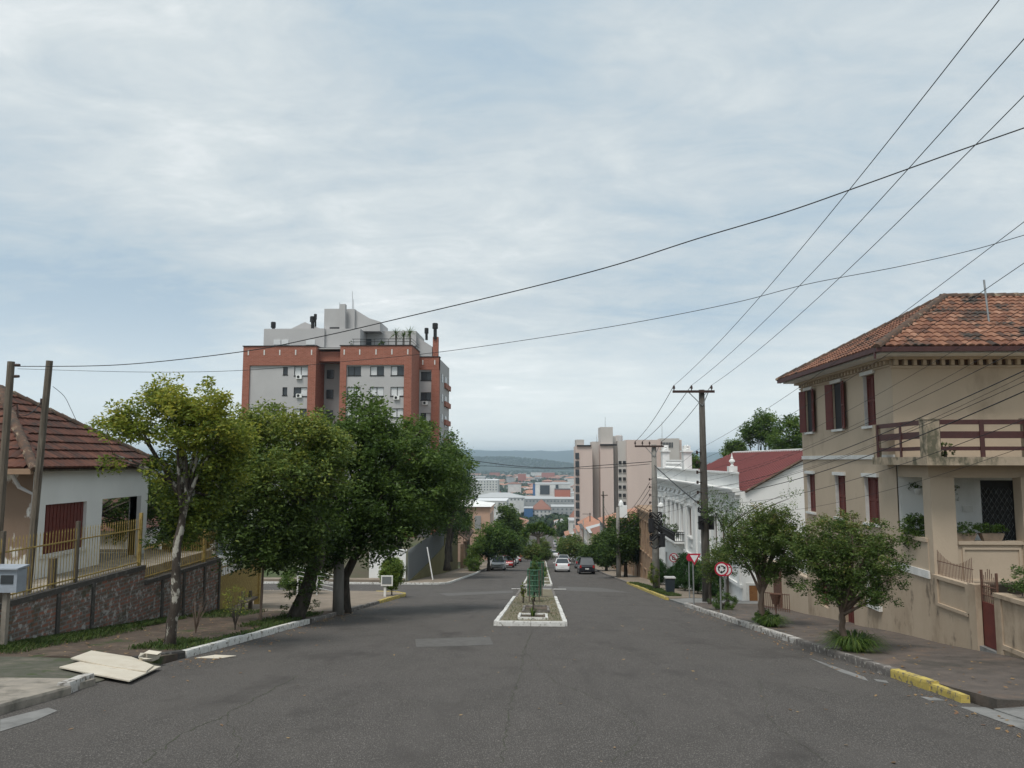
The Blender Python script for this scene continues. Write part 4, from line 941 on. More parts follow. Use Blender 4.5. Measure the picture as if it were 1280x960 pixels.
for z0, z1 in rz: w = MB(); w.box(xl3+.4, xl3+1.4, AY+4.2, AY+4.39, z0, z1); w.build('recess_window', M_glass, HA)
for k in range(9): z = r3[0][1]-2.9*k-1.0; b = MB(); b.fbox(frE, Y3+6.2, Y3+13, z-.9, z-.1, .0, .3); b.build('side_balcony', M_apbrick, HA)
rndA = random.Random(4)
def apwin(fr, a, c, z0, z1, small=False, st=None):
    w = MB(); n0 = -.2
    for p, q in ((a, a+.06), (c-.06, c)): w.fbox(fr, p, q, z0, z1, n0, n0+.08)
    w.fbox(fr, a+.06, c-.06, z1-.06, z1, n0, n0+.08); w.fbox(fr, a+.06, c-.06, z0, z0+.06, n0, n0+.08); w.fbox(fr, a-.05, c+.05, z0-.1, z0, 0, .06)
    if not small: m_ = (a+c)/2; w.fbox(fr, m_-.04, m_+.04, z0+.06, z1-.06, n0, n0+.08)
    wo = w.build('window', M_signb, HA); st = rndA.choice(['ll', 'dl', 'ld', 'll', 'lh']) if st is None else st
    if small: g_ = MB(); g_.fbox(fr, a, c, z0, z1, n0-.03, n0); g_.build('pane', M_glass, wo); return wo
    for i, ch in enumerate(st):
        p, q = (a+.06, (a+c)/2-.04) if i == 0 else ((a+c)/2+.04, c-.06); g_ = MB(); g_.fbox(fr, p, q, z0+.06+(.3 if ch == 'h' else 0), z1-.06, n0-.03, n0+.02)
        g_.build('blind' if ch in 'lh' else 'pane', M_blind if ch in 'lh' else M_glass, wo)
        if ch == 'h': g_ = MB(); g_.fbox(fr, p, q, z0+.05, z0+.36, n0-.03, n0+.01); g_.build('pane', M_glass, wo)
for k, (z0, z1) in enumerate(rz):
    for j, (a, c) in enumerate(lw): apwin(fi, a, c, z0, z1, st={0: 'll', 1: 'dl', 2: 'ld'}.get(k))
    for a, c in ls: apwin(fi, a, c, z0+.15, z1, True)
    for j, (a, c) in enumerate(rw): apwin(fi, a, c, z0, z1, st={(0, 0): 'dd', (0, 1): 'ld', (0, 2): 'ld', (1, 0): 'll', (1, 1): 'll', (1, 2): 'll', (2, 2): 'll'}.get((k, j)))
for k, (z0, z1) in enumerate(r3): apwin(f3, *sw, z0, z1, st='dd' if k < 2 else 'dl')
def ac_unit(fr, a, z):
    w = MB(); w.fbox(fr, a, a+.8, z, z+.55, 0, .3); wo = w.build('air_conditioner', M_white, HA); w = MB(); c = fr.p(a+.32, z+.28, .3); w.tube([c, c+fr.n*.02], .2, 12); w.build('fan_grille', M_signb, wo)
for u, v, fr in ((370, 473.5, fi), (370, 497, fi), (492, 499.5, fi), (528, 506, f3), (529, 530, f3)):
    Yq = AY if fr is fi else Y3; p = ab(u, v, Yq); ac_unit(fr, p.x, p.z)
b = MB()                                           # pale ticks along the brick parapets, copings
for u in (308.5, 328.5, 348, 368, 388, 429, 448.5, 469, 489, 509): x = ax(u); b = MB(); b.fbox(frA, x-.08, x+.08, azz(442.5), azz(436), 0, .05); b.build('parapet_mark', M_whitetrim, HA)
for u in (528, 543): x = ax(u, Y3); b = MB(); b.fbox(fr3, x-.08, x+.08, ab(530, 456, Y3).z, ab(530, 450, Y3).z, .02, .07); b.build('parapet_mark', M_whitetrim, HA)
b = MB(); b.fbox(frA, xl0-.1, xl3+.1, zt, zt+.12, -4.5, .1); b.fbox(frA, xr0-.1, xr3+.1, zt, zt+.12, -7, .1); b.fbox(fr3, x30+.1, x33+.1, z3, z3+.12, -1.3, .1); b.build('coping', M_signb, HA)
# penthouse
def pent(u0, u1, v0, v1, Yf, Yb, nm='penthouse', m=M_apgrey): a, c = ab(u0, v0, Yf), ab(u1, v1, Yf); b = MB(); b.box(a.x, c.x, Yf, Yb, c.z, a.z); return b.build(nm, m, HA)
pent(330, 405, 411, 434, 109.5, 120); pent(405.5, 427, 386, 434, 110.5, 118, 'lift_tower'); pent(427, 443, 386.3, 412, 111.5, 118, 'lift_tower'); pent(405.5, 450, 411, 434, 110, 118); pent(450, 520, 414, 432, 114, 122)
b = MB(); P = [ab(363, 411.3, 112), ab(381, 402.5, 112), ab(402, 411.3, 112)]; b.prism(P, (0, 8, 0)); b.build('gable_penthouse', M_apgrey, HA); b = MB()
P = [ab(443, 386.5, 112), ab(462, 398, 112), ab(475, 402, 112), ab(475, 414, 112), ab(443, 414, 112)]; b.prism(P, (0, 6, 0)); b.build('stepped_penthouse', M_apgrey, HA); b = MB()
P = [ab(503, 412, 115), ab(515, 417, 115), ab(540, 433, 115), ab(540, 447, 115), ab(503, 447, 115)]; b.prism(P, (0, 6, 0)); b.build('sloped_penthouse', M_apgrey, HA)
pent(425, 431, 380, 411, 110.2, 111, 'flue_stack'); pent(434, 445.3, 424, 432, 113.9, 114, 'terrace_glazing', M_glass)
for u0, u1 in ((342, 350.5), (352, 360.5), (382.5, 393.5)): pent(u0, u1, 424.5, 430.7, 109.4, 109.5, 'penthouse_blind', M_blind)
pent(440, 464, 423.5, 431, 113.8, 113.95, 'terrace_glazing', M_glass); pent(412, 424, 409, 412, 110.3, 110.5, 'vent_slot', M_dark)
b = MB()
x = ax(440)
while x < ax(514): b.tube([(x, AY+.3, zt+.1), (x, AY+.3, azz(422.5))], .03, 4); x += 1.0
for v in (422.5, 426): b.tube([(ax(438), AY+.3, azz(v)), (ax(513.6), AY+.3, azz(v)), (ax(513.6), AY+6.8, azz(v))], .04, 4)
b.build('terrace_railing', M_signb, HA)
for u, v0, v1, r, Y in ((341.8, 402.5, 411, .22, 110), (390.8, 395.5, 411, .24, 112), (394.3, 392.5, 408, .14, 112), (533.2, 410, 425, .2, 115), (544, 404, 424, .27, 115)):
    b = MB(); a, c = ab(u, v0, Y), ab(u, v1, Y); b.cyl(c, a-Vector((0, 0, .5)), r, r, 10); b.cyl(a-Vector((0, 0, .85)), a-Vector((0, 0, .1)), r*1.6, r*1.6, 10); b.cyl(a-Vector((0, 0, .1)), a, r*1.7, r*1.3, 10); b.build('flue_pipe', M_signb, HA)
b = MB(); a, c = ab(541, 421, 115), ab(547.5, 447, 115); b.box(a.x, c.x, 115, 115.8, c.z, a.z); b.build('chimney', M_apbrick, HA)
for u_, v_ in ((440.5, 364), (442, 374), (424.5, 378)): b = MB(); b.cyl(ab(u_, 386, 113), ab(u_, v_, 113), .045, .03, 5); b.build('antenna', M_steel, HA)

# ================================================================ white house on the left
HL = thing('tiled_cottage', 'white single-storey house with dark hipped tile roof and one red shuttered window', 'house', (-17, 22.5, -3.1))
LX = -13.3; fL = Fr((LX, 0, 0), (0, 1, 0), (1, 0, 0))
b = MB(); wall(b, fL, 19.8, 25.75, -3.3, -.28, [(20.36, 22.25, -2.53, -1.2), (23.05, 25.05, -3.15, -1.18)], .22); wall(b, Fr((0, 25.75, 0), (1, 0, 0), (0, 1, 0)), -22, LX, -3.3, -.3, [(-17.3, LX-.35, -3.1, -1.18)], .15); b.build('front_wall', M_white, HL)
b = MB(); b.quad((LX, 19.8, -3.3), (-22, 19.8, -3.3), (-22, 19.8, -.3), (LX, 19.8, -.3)); b.build('gable_wall', mat('peeling_wall', (.62, .61, .58), (.55, .54, .5), 1, .9, .3, 30, ((.21, .15, .11), 1.5, .47, .52), stretch=(1, 1, .6)), HL)
b = MB(); b.fbox(fL, 20.25, 22.35, -2.62, -2.53, 0, .06); wo = b.build('window', M_whitetrim, HL)
b = MB(); b.fbox(fL, 20.36, 22.25, -2.53, -1.2, -.2, -.1)
for k in range(12): b.fbox(fL, 20.38+k*.157, 20.5+k*.157, -2.52, -1.21, -.1, -.085)
b.build('shutter', M_maroonl, wo)
b = MB(); b.box(-20, LX-.2, 22.9, 25.2, -3.2, -3.1); b.build('porch_floor', M_concg, HL)
b = MB(); b.quad((-17.5, 22.9, -3.1), (-17.5, 24.0, -3.1), (-17.5, 24.0, -.3), (-17.5, 22.9, -.3)); b.quad((-16.5, 22.9, -3.1), (LX-.22, 22.9, -3.1), (LX-.22, 22.9, -.3), (-16.5, 22.9, -.3)); b.build('porch_wall', M_white, HL)
b = MB(); b.box(LX-.25, LX+.012, 25.05, 25.3, -3.1, -1.18); b.build('porch_column', M_apgrey, HL)
le = (-12.95, 19.15, -.22); 
e00, e01, e10, e11 = Vector((-12.9, 19.2, -.22)), Vector((-12.9, 26.1, -.22)), Vector((-23.5, 19.2, -.22)), Vector((-23.5, 26.1, -.22)); A1, A2 = Vector((-16.45, 22.65, 2.15)), Vector((-20, 22.65, 2.15))
b = MB(); tiles(b, [e00, e01, A1], (1, 0, -.5), .22, .42, .022, 3, 5, 0, 1, .05); tiles(b, [e10, e00, A1, A2], (0, -1, -.5), .22, .42, .022, 3, 6, 0, 1, .05); b.add([e01, e11, A2, A1], [(0, 1, 2, 3)]); b.add([e10, e11, A2], [(0, 1, 2)]); rf = b.build('roof', M_tiled, HL)
b = MB(); ridge_caps(b, e00, A1, .12, 5); ridge_caps(b, e01, A1, .12, 6); ridge_caps(b, A1, A2, .12, 7); b.build('ridge_tiles', M_ridge, rf)
b = MB(); b.box(-23.4, -12.98, 19.28, 26.0, -.3, -.24); b.build('soffit', M_wood, HL); b = MB(); b.box(-14.4, -12.92, 19.1, 19.2, -.36, -.22); b.build('fascia', M_terra, HL)
b = MB(); b.tube([(-13.55, 19.3, -.35), (-13.5, 19.55, -.7), (-13.2, 19.7, -.9), (-13.2, 19.7, -3.1)], .05, 8); b.build('downpipe', M_apgrey, HL)
M_conck = mat('sooty_cement', (.11, .10, .09), (.065, .06, .055), 4, .95, .5, 40, ((.2, .185, .165), 4, .54, .68))
# brick retaining wall with coping, iron fence on top
RW = thing('retaining_wall', 'old soot-stained brick retaining wall below the cottage garden', 'wall', (-11.4, 20, -4.5))
b = MB()
for y0, y1, zt_ in ((2, 21.9, -3.1), (21.9, 27.1, -3.55)): b.box(-11.52, -11.3, y0, y1, -6, zt_)
b.build('brickwork', M_brickl, RW)
b = MB(); b.box(-11.54, -11.27, 2, 21.9, -3.1, -2.98); b.box(-11.54, -11.27, 21.9, 27.1, -3.55, -3.43)
for y in (17.9, 19.3, 22.9, 24.3, 25.8, 27.0): b.box(-11.32, -11.26, y, y+.12, prof(y), -3.1 if y < 21.9 else -3.55)
b.build('coping', M_conck, RW)
IF = thing('iron_fence', 'rusty yellow iron bar fence on the near, higher stretch of brick wall', 'fence', (-11.4, 18, -3)); b = MB()
y = 11.0
while y < 21.8: b.tube([(-11.4, y, -2.98), (-11.4, y, -1.72)], .009, 4); b.cyl((-11.4, y, -1.72), (-11.4, y, -1.64), .014, .002, 4); y += .115
for z in (-2.88, -1.95): b.box(-11.415, -11.385, 11, 21.85, z-.015, z+.015)
b.build('bars', M_yell, IF)
for y in (16.1, 18.75, 21.75): b = MB(); b.box(-11.44, -11.36, y-.04, y+.04, -2.98, -1.5); b.build('post', M_yell if y > 21 else M_wood, IF)
IF2 = thing('iron_fence', 'yellow iron bar fence on the lower stretch of brick wall behind the first tree', 'fence', (-11.4, 24, -3.4)); b = MB()
y = 22.05
while y < 27.1: b.tube([(-11.4, y, -3.43), (-11.4, y, -2.45)], .01, 4); y += .125
for z in (-3.35, -2.55): b.box(-11.415, -11.385, 22, 27.1, z-.015, z+.015)
b.build('bars', M_yell, IF2)
for y in (23.9, 26.0): b = MB(); b.box(-11.44, -11.36, y-.04, y+.04, -3.43, -2.35); b.build('post', M_yell, IF2)
YG = thing('iron_gate', 'yellow iron bar gate beyond the end of the brick wall', 'gate', (-11.4, 29, -5.4)); b = MB()
y = 27.3
while y < 31: b.tube([(-11.35, y, prof(29)+.1), (-11.35, y, -3.7)], .012, 4); y += .14
for z in (-5.3, -4.5, -3.8): b.box(-11.37, -11.33, 27.3, 31, z-.02, z+.02)
b.build('bars', M_yell, YG); b = MB(); b.box(-11.36, -11.34, 27.35, 30.95, -5.35, -4.1); b.build('panel', M_yell, YG); b = MB(); b.box(-11.5, -11.3, 31, 31.2, -6, -3.5); b.box(-11.5, -11.3, 27.12, 27.27, -6, -3.6); b.build('gate_posts', M_yell, YG)
HM = simple_house('low_white_house', 'low white house mostly hidden behind the left street trees', 'house', -24, -15.5, 28.5, 40, -2.6, -7.5, M_white, -1, [(29.8, 31, -4.6, -3.3), (33, 34.4, -4.6, -3.3), (36.4, 37.8, -4.6, -3.3)], roof=1.3)
# railed ramp and hedge beyond the trees
RL = thing('white_railing', 'white tubular railing beside the entrance ramp behind the left trees', 'railing', (-11, 38, -6.8)); b = MB()
for k in range(5): z = .25+.2*k; b.tube([(-11.7, 37.2, prof(37.2)+z+.45), (-10.45, 39.4, prof(39.4)+z)], .025, 5)
for t in (0, .5, 1): x, y = -11.7+1.25*t, 37.2+2.2*t; b.tube([(x, y, prof(y)), (x, y, prof(y)+1.1+.45*(1-t))], .035, 6)
b.build('rails', M_white, RL)
bush('hedge', 'bright green hedge behind the white railing on the left', 'hedge', (-12.4, 40.0, prof(40.0)+.1), 1.3, .7, L_mid, 130, 60, .11, 12, tb=.6)

# ================================================================ property beyond the side street
OW = thing('olive_wall', 'olive green retaining wall across the side street, topped by grey metal fence', 'wall', (-10.5, 80, -12)); b = MB()
prev = None; ytop = [(61, -9.55), (70, -9.5), (80, -9.3), (83.5, -9.1), (84.2, -7.5), (97, -7.4)]
b2 = MB()
for (ya, za), (yc, zc_) in zip(ytop, ytop[1:]):
    b.add([(-10.4, ya, -14.5), (-10.4, yc, -14.5), (-10.4, yc, zc_), (-10.4, ya, za), (-10.65, ya, -14.5), (-10.65, yc, -14.5), (-10.65, yc, zc_), (-10.65, ya, za)], [(0, 1, 2, 3), (5, 4, 7, 6), (3, 2, 6, 7), (0, 3, 7, 4), (1, 5, 6, 2)])
b.build('wall', M_olive, OW)
b = MB(); y = 61.6
b.box(-10.58, -10.54, 61.5, 84, -9.5, -7.2)
while y < 84: b.box(-10.54, -10.49, y, y+.12, -9.55, -7.1); y += .3
b.build('metal_fence', M_grill, OW)
WW = thing('white_corner_wall', 'white rendered wall facing the side street at the corner before the olive wall', 'wall', (-12, 61.3, -9.5)); b = MB(); b.box(-13.6, -10.7, 61.3, 61.5, -10.0, -7.15); b.box(-13.7, -10.62, 61.25, 61.55, -7.15, -7.05); b.build('wall', M_white, WW)
b = MB(); b.box(-45, -10.66, 61.5, 97, -14.5, -9.7); b.build('raised_ground', M_ground, kind='structure')
b = MB(); b.box(-45, -10.7, 60.4, 61.25, -10.6, -9.25); LW2 = thing('planter_wall', 'low pinkish planter wall along the side street', 'wall', (-20, 60.6, -9.5)); b.build('wall', M_pave, LW2)
p = atX(535, 711, -9.2); LP = thing('leaning_post', 'thin white leaning post on the pavement before the olive wall', 'post', (-8.6, 62, prof(62)+.1)); b = MB(); a, c = atY(541, 724.5, 62), atY(534, 684, 62); b.tube([a, c], .05, 6); b.build('shaft', M_white, LP)
# arched entrance
AG = thing('arched_gateway', 'small brown arched gateway with sloping tiled hood on the left pavement', 'gateway', (-9.6, 98, -13.6)); b = MB()
for y in (98, 101.5, 105): b.box(-10.2, -9.7, y, y+.5, -15, -10.6)
for y0 in (98.5, 102): 
    for k in range(8):
        a0, a1 = math.pi*k/8, math.pi*(k+1)/8; yc = y0+1.5; b.add([(-9.9, yc-1.5*math.cos(a0), -10.9+.9*math.sin(a0)), (-9.9, yc-1.5*math.cos(a1), -10.9+.9*math.sin(a1)), (-9.9, yc-1.5*math.cos(a1), -9.6), (-9.9, yc-1.5*math.cos(a0), -9.6)], [(0, 1, 2, 3)])
b.build('arches', M_terra, AG); b = MB(); b.add([(-9.2, 97.5, -10.0), (-9.2, 106, -9.6), (-11.5, 106, -7.6), (-11.5, 97.5, -8.4), (-9.2, 97.5, -10.15), (-9.2, 106, -9.75), (-11.5, 106, -7.75), (-11.5, 97.5, -8.55)], [(0, 1, 2, 3), (7, 6, 5, 4), (0, 4, 5, 1), (0, 3, 7, 4)]); b.build('hood', M_ridge, AG)
# peach building further down
PB = simple_house('peach_house', 'peach rendered house with flat pale roof beyond the dark trees on the left', 'house', -22, -9.3, 140, 152, azz(634, 140), -19.5, M_peach, -1, [(142+i*3, 143.4+i*3, -12, -9.8) for i in range(3)]+[(142+i*3, 143.4+i*3, -16.5, -14.2) for i in range(3)])
b = MB(); fw = Fr((0, 139.9, 0), (1, 0, 0), (0, -1, 0))
for x in (-12.0, -15.2, -18.4): b.fbox(fw, x, x+1.1, -12.4, -10, 0, .06)
b.build('window', M_apgreyd, PB)
b = MB(); b.add([(-22.3, 139.5, azz(634, 140)+.1), (-9.0, 139.5, azz(634, 140)+.1), (-9.0, 152.5, azz(634, 140)+.1), (-22.3, 152.5, azz(634, 140)+.1), (-15.5, 146, azz(627, 140)+.3)], [(0, 1, 4), (1, 2, 4), (2, 3, 4), (3, 0, 4)]); b.build('roof', M_white, PB)
# ================================================================ far town
rt = random.Random(21)
M_t = {'white': mat('town_white', (.62, .62, .60), (.5, .5, .48), .2, .9), 'cream': mat('town_cream', (.55, .48, .38), (.45, .4, .32), .2, .9), 'grey': mat('town_grey', (.36, .37, .37), (.28, .29, .29), .2, .9),
       'pink': mat('town_pink', (.5, .33, .28), rough=.9), 'blue': mat('town_blue', (.05, .13, .27), rough=.7), 'brick': mat('town_brick', (.36, .13, .09), rough=.9), 'yellow': mat('town_yellow', (.5, .4, .2), rough=.9)}
M_r = {'orange': mat('town_orange_tile', (.42, .22, .15), (.36, .18, .12), .1, .9), 'brown': mat('town_brown_tile', (.24, .12, .09), rough=.9), 'pale': mat('town_pale_roof', (.42, .43, .43), rough=.8), 'white': mat('town_white_roof', (.66, .67, .67), rough=.7), 'dark': mat('town_dark_roof', (.09, .09, .09), rough=.9)}
def town(label, u0, u1, vt, Y, dep, wall_, roofk, hip=0, wins=0, name='town_house', group=None, flo=3.0, zb=None, glass=None, cat='building'):
    a, c = atY(u0, vt, Y), atY(u1, vt, Y); zb = prof(Y)-4 if zb is None else zb
    H = thing(name, label, cat, ((a.x+c.x)/2, Y, zb), group); b = MB(); b.box(a.x, c.x, Y, Y+dep, zb, a.z); b.build('walls', M_t[wall_], H)
    b = MB(); o = .5 if hip else .2
    if hip:
        w = min((c.x-a.x), dep)/2; e = [(a.x-o, Y-o, a.z), (c.x+o, Y-o, a.z), (c.x+o, Y+dep+o, a.z), (a.x-o, Y+dep+o, a.z)]
        b.add(e+[(a.x+w*.98, Y+dep/2, a.z+hip), (c.x-w*.98, Y+dep/2, a.z+hip)], [(0, 1, 5, 4), (1, 2, 5), (2, 3, 4, 5), (3, 0, 4), (3, 2, 1, 0)])
    else: b.box(a.x-o, c.x+o, Y-o, Y+dep+o, a.z, a.z+.5)
    b.build('roof', M_r[roofk], H)
    if wins:
        z = a.z-1.0
        while z-1.4 > max(zb, prof(Y)) and z > a.z-flo*wins:
            n = max(2, int((c.x-a.x)/3.2))
            for i in range(n): x = a.x+(c.x-a.x)*(i+.5)/n; b = MB(); b.box(x-.7, x+.7, Y-.08, Y+.02, z-1.4, z); b.build('window', glass or M_glassl, H)
            z -= flo
    return H
town('grey concrete office block with long window bands in the valley left of the road', 586, 622, 600.5, 900, 40, 'white', 'white', wins=4, name='office_block')
town('grey block top storey set back on the valley office block', 586, 606, 596, 925, 20, 'grey', 'pale', name='office_block')
town('white block with large dark glass bay in the valley', 669, 713, 605, 800, 40, 'white', 'pale', name='office_block', zb=-60)
b = MB(); a, c = atY(675, 606.5, 799.5), atY(687, 618, 799.5); b.box(a.x, c.x, 799.3, 799.9, c.z, a.z); a, c = atY(694.5, 606, 799.5), atY(698, 612, 799.5); b.box(a.x, c.x, 799.3, 799.9, c.z, a.z); p_ = [o for o in bpy.data.objects if o.get('label', '').startswith('white block with large dark')][0]; b.build('glass_bay', M_glass, p_)
town('red brick cube beside the white block in the valley', 693.5, 713, 612, 780, 25, 'brick', 'dark', name='warehouse', zb=-60)
town('narrow dark glazed block left of the white valley block', 666, 670, 605, 802, 20, 'blue', 'dark', name='office_block', zb=-60)
town('bright blue building at the foot of the avenue', 655, 666, 635.5, 640, 18, 'blue', 'pale', name='shop_building')
town('pale house with dark red hipped roof at the foot of the avenue', 664.5, 689, 637, 655, 26, 'white', 'brown', hip=8, wins=2, name='corner_building')
town('long grey warehouse with wide pale roof in the valley', 630, 722, 624, 740, 60, 'grey', 'pale', wins=1, name='warehouse')
town('long white market hall left of the blue building', 592, 655, 622, 700, 30, 'white', 'pale', hip=4, wins=1, name='market_hall')
town('low white hall with shallow roof at left foot of the hill', 592, 633, 626.5, 600, 40, 'white', 'white', wins=2, name='market_hall')
town('grey apartment slab right behind the hipped corner building', 689, 722, 634, 640, 30, 'grey', 'pale', wins=3, name='office_block')
town('white pinnacled house beside the lower road', 714, 722, 648, 330, 12, 'white', 'brown', hip=3, wins=2, name='town_house')
town('orange plastered house with tile roof beside the lower road', 739, 748, 664, 210, 8, 'yellow', 'orange', hip=1.5, wins=2, name='town_house', zb=-30)
town('cream house with red tile roof left of the pink apartment block', 726, 753, 657, 225, 12, 'cream', 'orange', hip=2.5, wins=2, name='town_house', zb=-32)
town('pale low block behind the orange house', 712, 740, 652, 300, 14, 'white', 'pale', wins=2, name='town_house', zb=-38)
# rows of houses along the lower avenue (partly behind its trees)
ROWH = []; k = 0; cols_ = ['white', 'cream', 'grey', 'pink', 'yellow']; rfs = ['orange', 'brown', 'pale', 'orange', 'dark']
for side in (-1, 1):
    y = 160 if side < 0 else 108
    while y < 590:
        dpt = rt.uniform(11, 18)
        if not (side > 0 and 240 < y < 285):
            h = rt.uniform(4.5, 7.5); zt_ = prof(y+dpt)+h; wl = rt.choice(cols_); x0, x1 = (9.4, 20) if side > 0 else (-22, -9.8)
            wn_ = [(y+1.5+i*3.2, y+2.9+i*3.2, zt_-2.6, zt_-1.0) for i in range(int((dpt-3)/3.2)+1)]
            hh_ = simple_house('row_house', '%s house with %s roof lining the %s side of the lower avenue' % (wl, rfs[k % 5].replace('pale', 'pale metal'), 'left' if side < 0 else 'right'), 'house', x0, x1, y, y+dpt, zt_, prof(y+dpt)-1, M_t[wl], side, wn_, roof=rt.uniform(1.2, 2.4), rm=M_r[rfs[k % 5]], group='houses lining the lower avenue'); ROWH.append((y, hh_))
            k += 1
        y += dpt+rt.uniform(.5, 5)
def town_obj(x, y, w, d, h, wl, rf, hp, grp):
    zb = prof(y)-1; u_ = 676+F*x/y
    size = 'tall' if h > 9.6 else 'wide' if w > 20*(1+y/6000) else 'small' if w < 13 else 'middling'
    where = 'behind the left trees' if u_ < 585 else 'above the valley office block' if u_ < 625 else 'above the market hall' if u_ < 665 else 'above the white valley block' if u_ < 718 else 'behind the pink apartment block'
    band = 'valley edge' if y < 1000 else 'mid town' if y < 1800 else 'far off'
    lab = '%s %s house %s roofed %s, %s %s' % (size, wl, 'hip' if hp else 'flat', {'pale': 'grey'}.get(rf, rf), band, where)
    H = thing('town_house', lab, 'house', (x, y, zb), grp); b = MB(); b.box(x-w/2, x+w/2, y, y+d, zb, zb+1+h); b.build('walls', M_t[wl], H)
    b = MB(); z = zb+1+h; o = .6; e = [(x-w/2-o, y-o, z), (x+w/2+o, y-o, z), (x+w/2+o, y+d+o, z), (x-w/2-o, y+d+o, z)]
    if hp and w > d: b.add(e+[(x-w/2+d/2, y+d/2, z+hp), (x+w/2-d/2, y+d/2, z+hp)], [(0, 1, 5, 4), (1, 2, 5), (2, 3, 4, 5), (3, 0, 4), (3, 2, 1, 0)])
    elif hp: b.add(e+[(x, y+w/2, z+hp), (x, y+d-w/2, z+hp)], [(0, 1, 4), (1, 2, 5, 4), (2, 3, 5), (3, 0, 4, 5), (3, 2, 1, 0)])
    else: b.box(x-w/2-.1, x+w/2+.1, y-.1, y+d+.1, z, z+.5)
    b.build('roof', M_r[rf], H)
    FARH.append((u_, H))
    if y < 1000 and 560 < u_ < 740:
        n = max(2, int(w/3.5))
        for fl in range(max(1, int(h/3.2))):
            for i in range(n): xx = x-w/2+w*(i+.5)/n; b = MB(); b.box(xx-.7, xx+.7, y-.1, y+.02, z-1.2-3.1*fl-1.3, z-1.2-3.1*fl); b.build('window', M_glassl, H)
cnt = 0; FARH = []
while cnt < 275:
    Y = 700*(3000/700)**(rt.random()**.8); u = rt.uniform(575, 725) if rt.random() < .85 else rt.uniform(300, 1100); x = (u-676)*Y/F
    if Y < 900 and 580 < u < 725: continue
    w = rt.uniform(11, 24)*(1+Y/3500); d = rt.uniform(9, 16); h = rt.choice([3.5, 4, 6.5, 7, 9.5]) if Y < 2500 else rt.choice([4, 6, 8])
    if rt.random() < .06: h = rt.uniform(14, 24)
    wl = rt.choice(['white', 'white', 'cream', 'grey', 'white', 'pink', 'brick']); rf = rt.choice(['orange', 'orange', 'orange', 'brown', 'pale', 'white', 'dark'])
    town_obj(x, Y, w, d, h, wl, rf, 0 if rf in ('pale', 'white', 'dark') and rt.random() < .6 else rt.uniform(1.8, 3.2), 'houses of the far town'); cnt += 1
def tell_apart(lst, word):
    by = {}
    for u_, o in sorted(lst, key=lambda q: q[0]): by.setdefault(o['label'], []).append(o)
    nth = ['leftmost', '2nd from left', '3rd from left', '4th from left', '5th from left', '6th from left', '7th from left', '8th from left']
    for l, os_ in by.items():
        if len(os_) > 1:
            for o, n_ in zip(os_, nth): o['label'] = l+', '+(n_ if word == 'u' else n_.replace('leftmost', 'nearest').replace(' from left', ' nearest'))
tell_apart(FARH, 'u'); tell_apart(ROWH, 'y')
# trees between the far houses: uncountable, one mass
rng = np.random.default_rng(5); C = []; SZ = []
for i in range(2300):
    Y = 620*(4300/620)**rng.random(); u = rng.uniform(560, 740) if rng.random() < .7 else rng.uniform(200, 1150)
    x = (u-676)*Y/F; s = rng.uniform(3.5, 7)*(1+Y/4500); C.append([x, Y, prof(Y)+s*.55]); SZ.append(s)
for (u, v, Y, n) in ((640, 606, 1250, 90), (610, 590, 1900, 110), (600, 586, 2400, 120), (650, 612, 1100, 60), (700, 592, 1900, 60), (600, 630, 640, 40), (700, 640, 610, 30), (655, 660, 600, 25)):
    for _ in range(n): x = (u+rng.normal(0, 14)-676)*Y/F; yy = Y+rng.normal(0, 60); s = rng.uniform(5, 9)*(1+Y/4500); C.append([x, yy, prof(yy)+s*.6]); SZ.append(s)
for i in range(1500):        # wooded ridge
    x = rng.uniform(-1500, 250); h = np.interp(x, [-1500, -900, -420, -200, 0, 130, 250], [-18, 0, 12, 14, -2, -20, -35]); yy = 4450+rng.uniform(-350, 150); C.append([x, yy, -62+(h+62)*math.sin(math.pi*np.clip((yy-3900)/1400, 0, 1))**1.2+4]); SZ.append(rng.uniform(9, 17))
C = np.array(C); SZ = np.array(SZ); per = 22
cc = np.repeat(C, per, 0); ss = np.repeat(SZ, per); dd = rng.normal(size=cc.shape); dd /= np.linalg.norm(dd, axis=1)[:, None]
pp = cc+dd*(ss*.45)[:, None]*np.array([1.1, 1.1, .8]); uu = rng.normal(size=cc.shape); uu -= dd*(uu*dd).sum(1)[:, None]*.7; uu /= np.linalg.norm(uu, axis=1)[:, None]; ww = np.cross(dd, uu); k_ = (ss*.26)[:, None]
Vf = np.stack([pp-uu*k_, pp+ww*k_, pp+uu*k_, pp-ww*k_], 1).reshape(-1, 3)
quads_obj('woodland', Vf, np.clip(np.repeat(rng.normal(.45, .22, len(C)), per)+rng.normal(0, .12, len(cc)), 0, 1), L_far, None, kind='stuff', label='scattered tree crowns and wooded ridge among the far town houses')

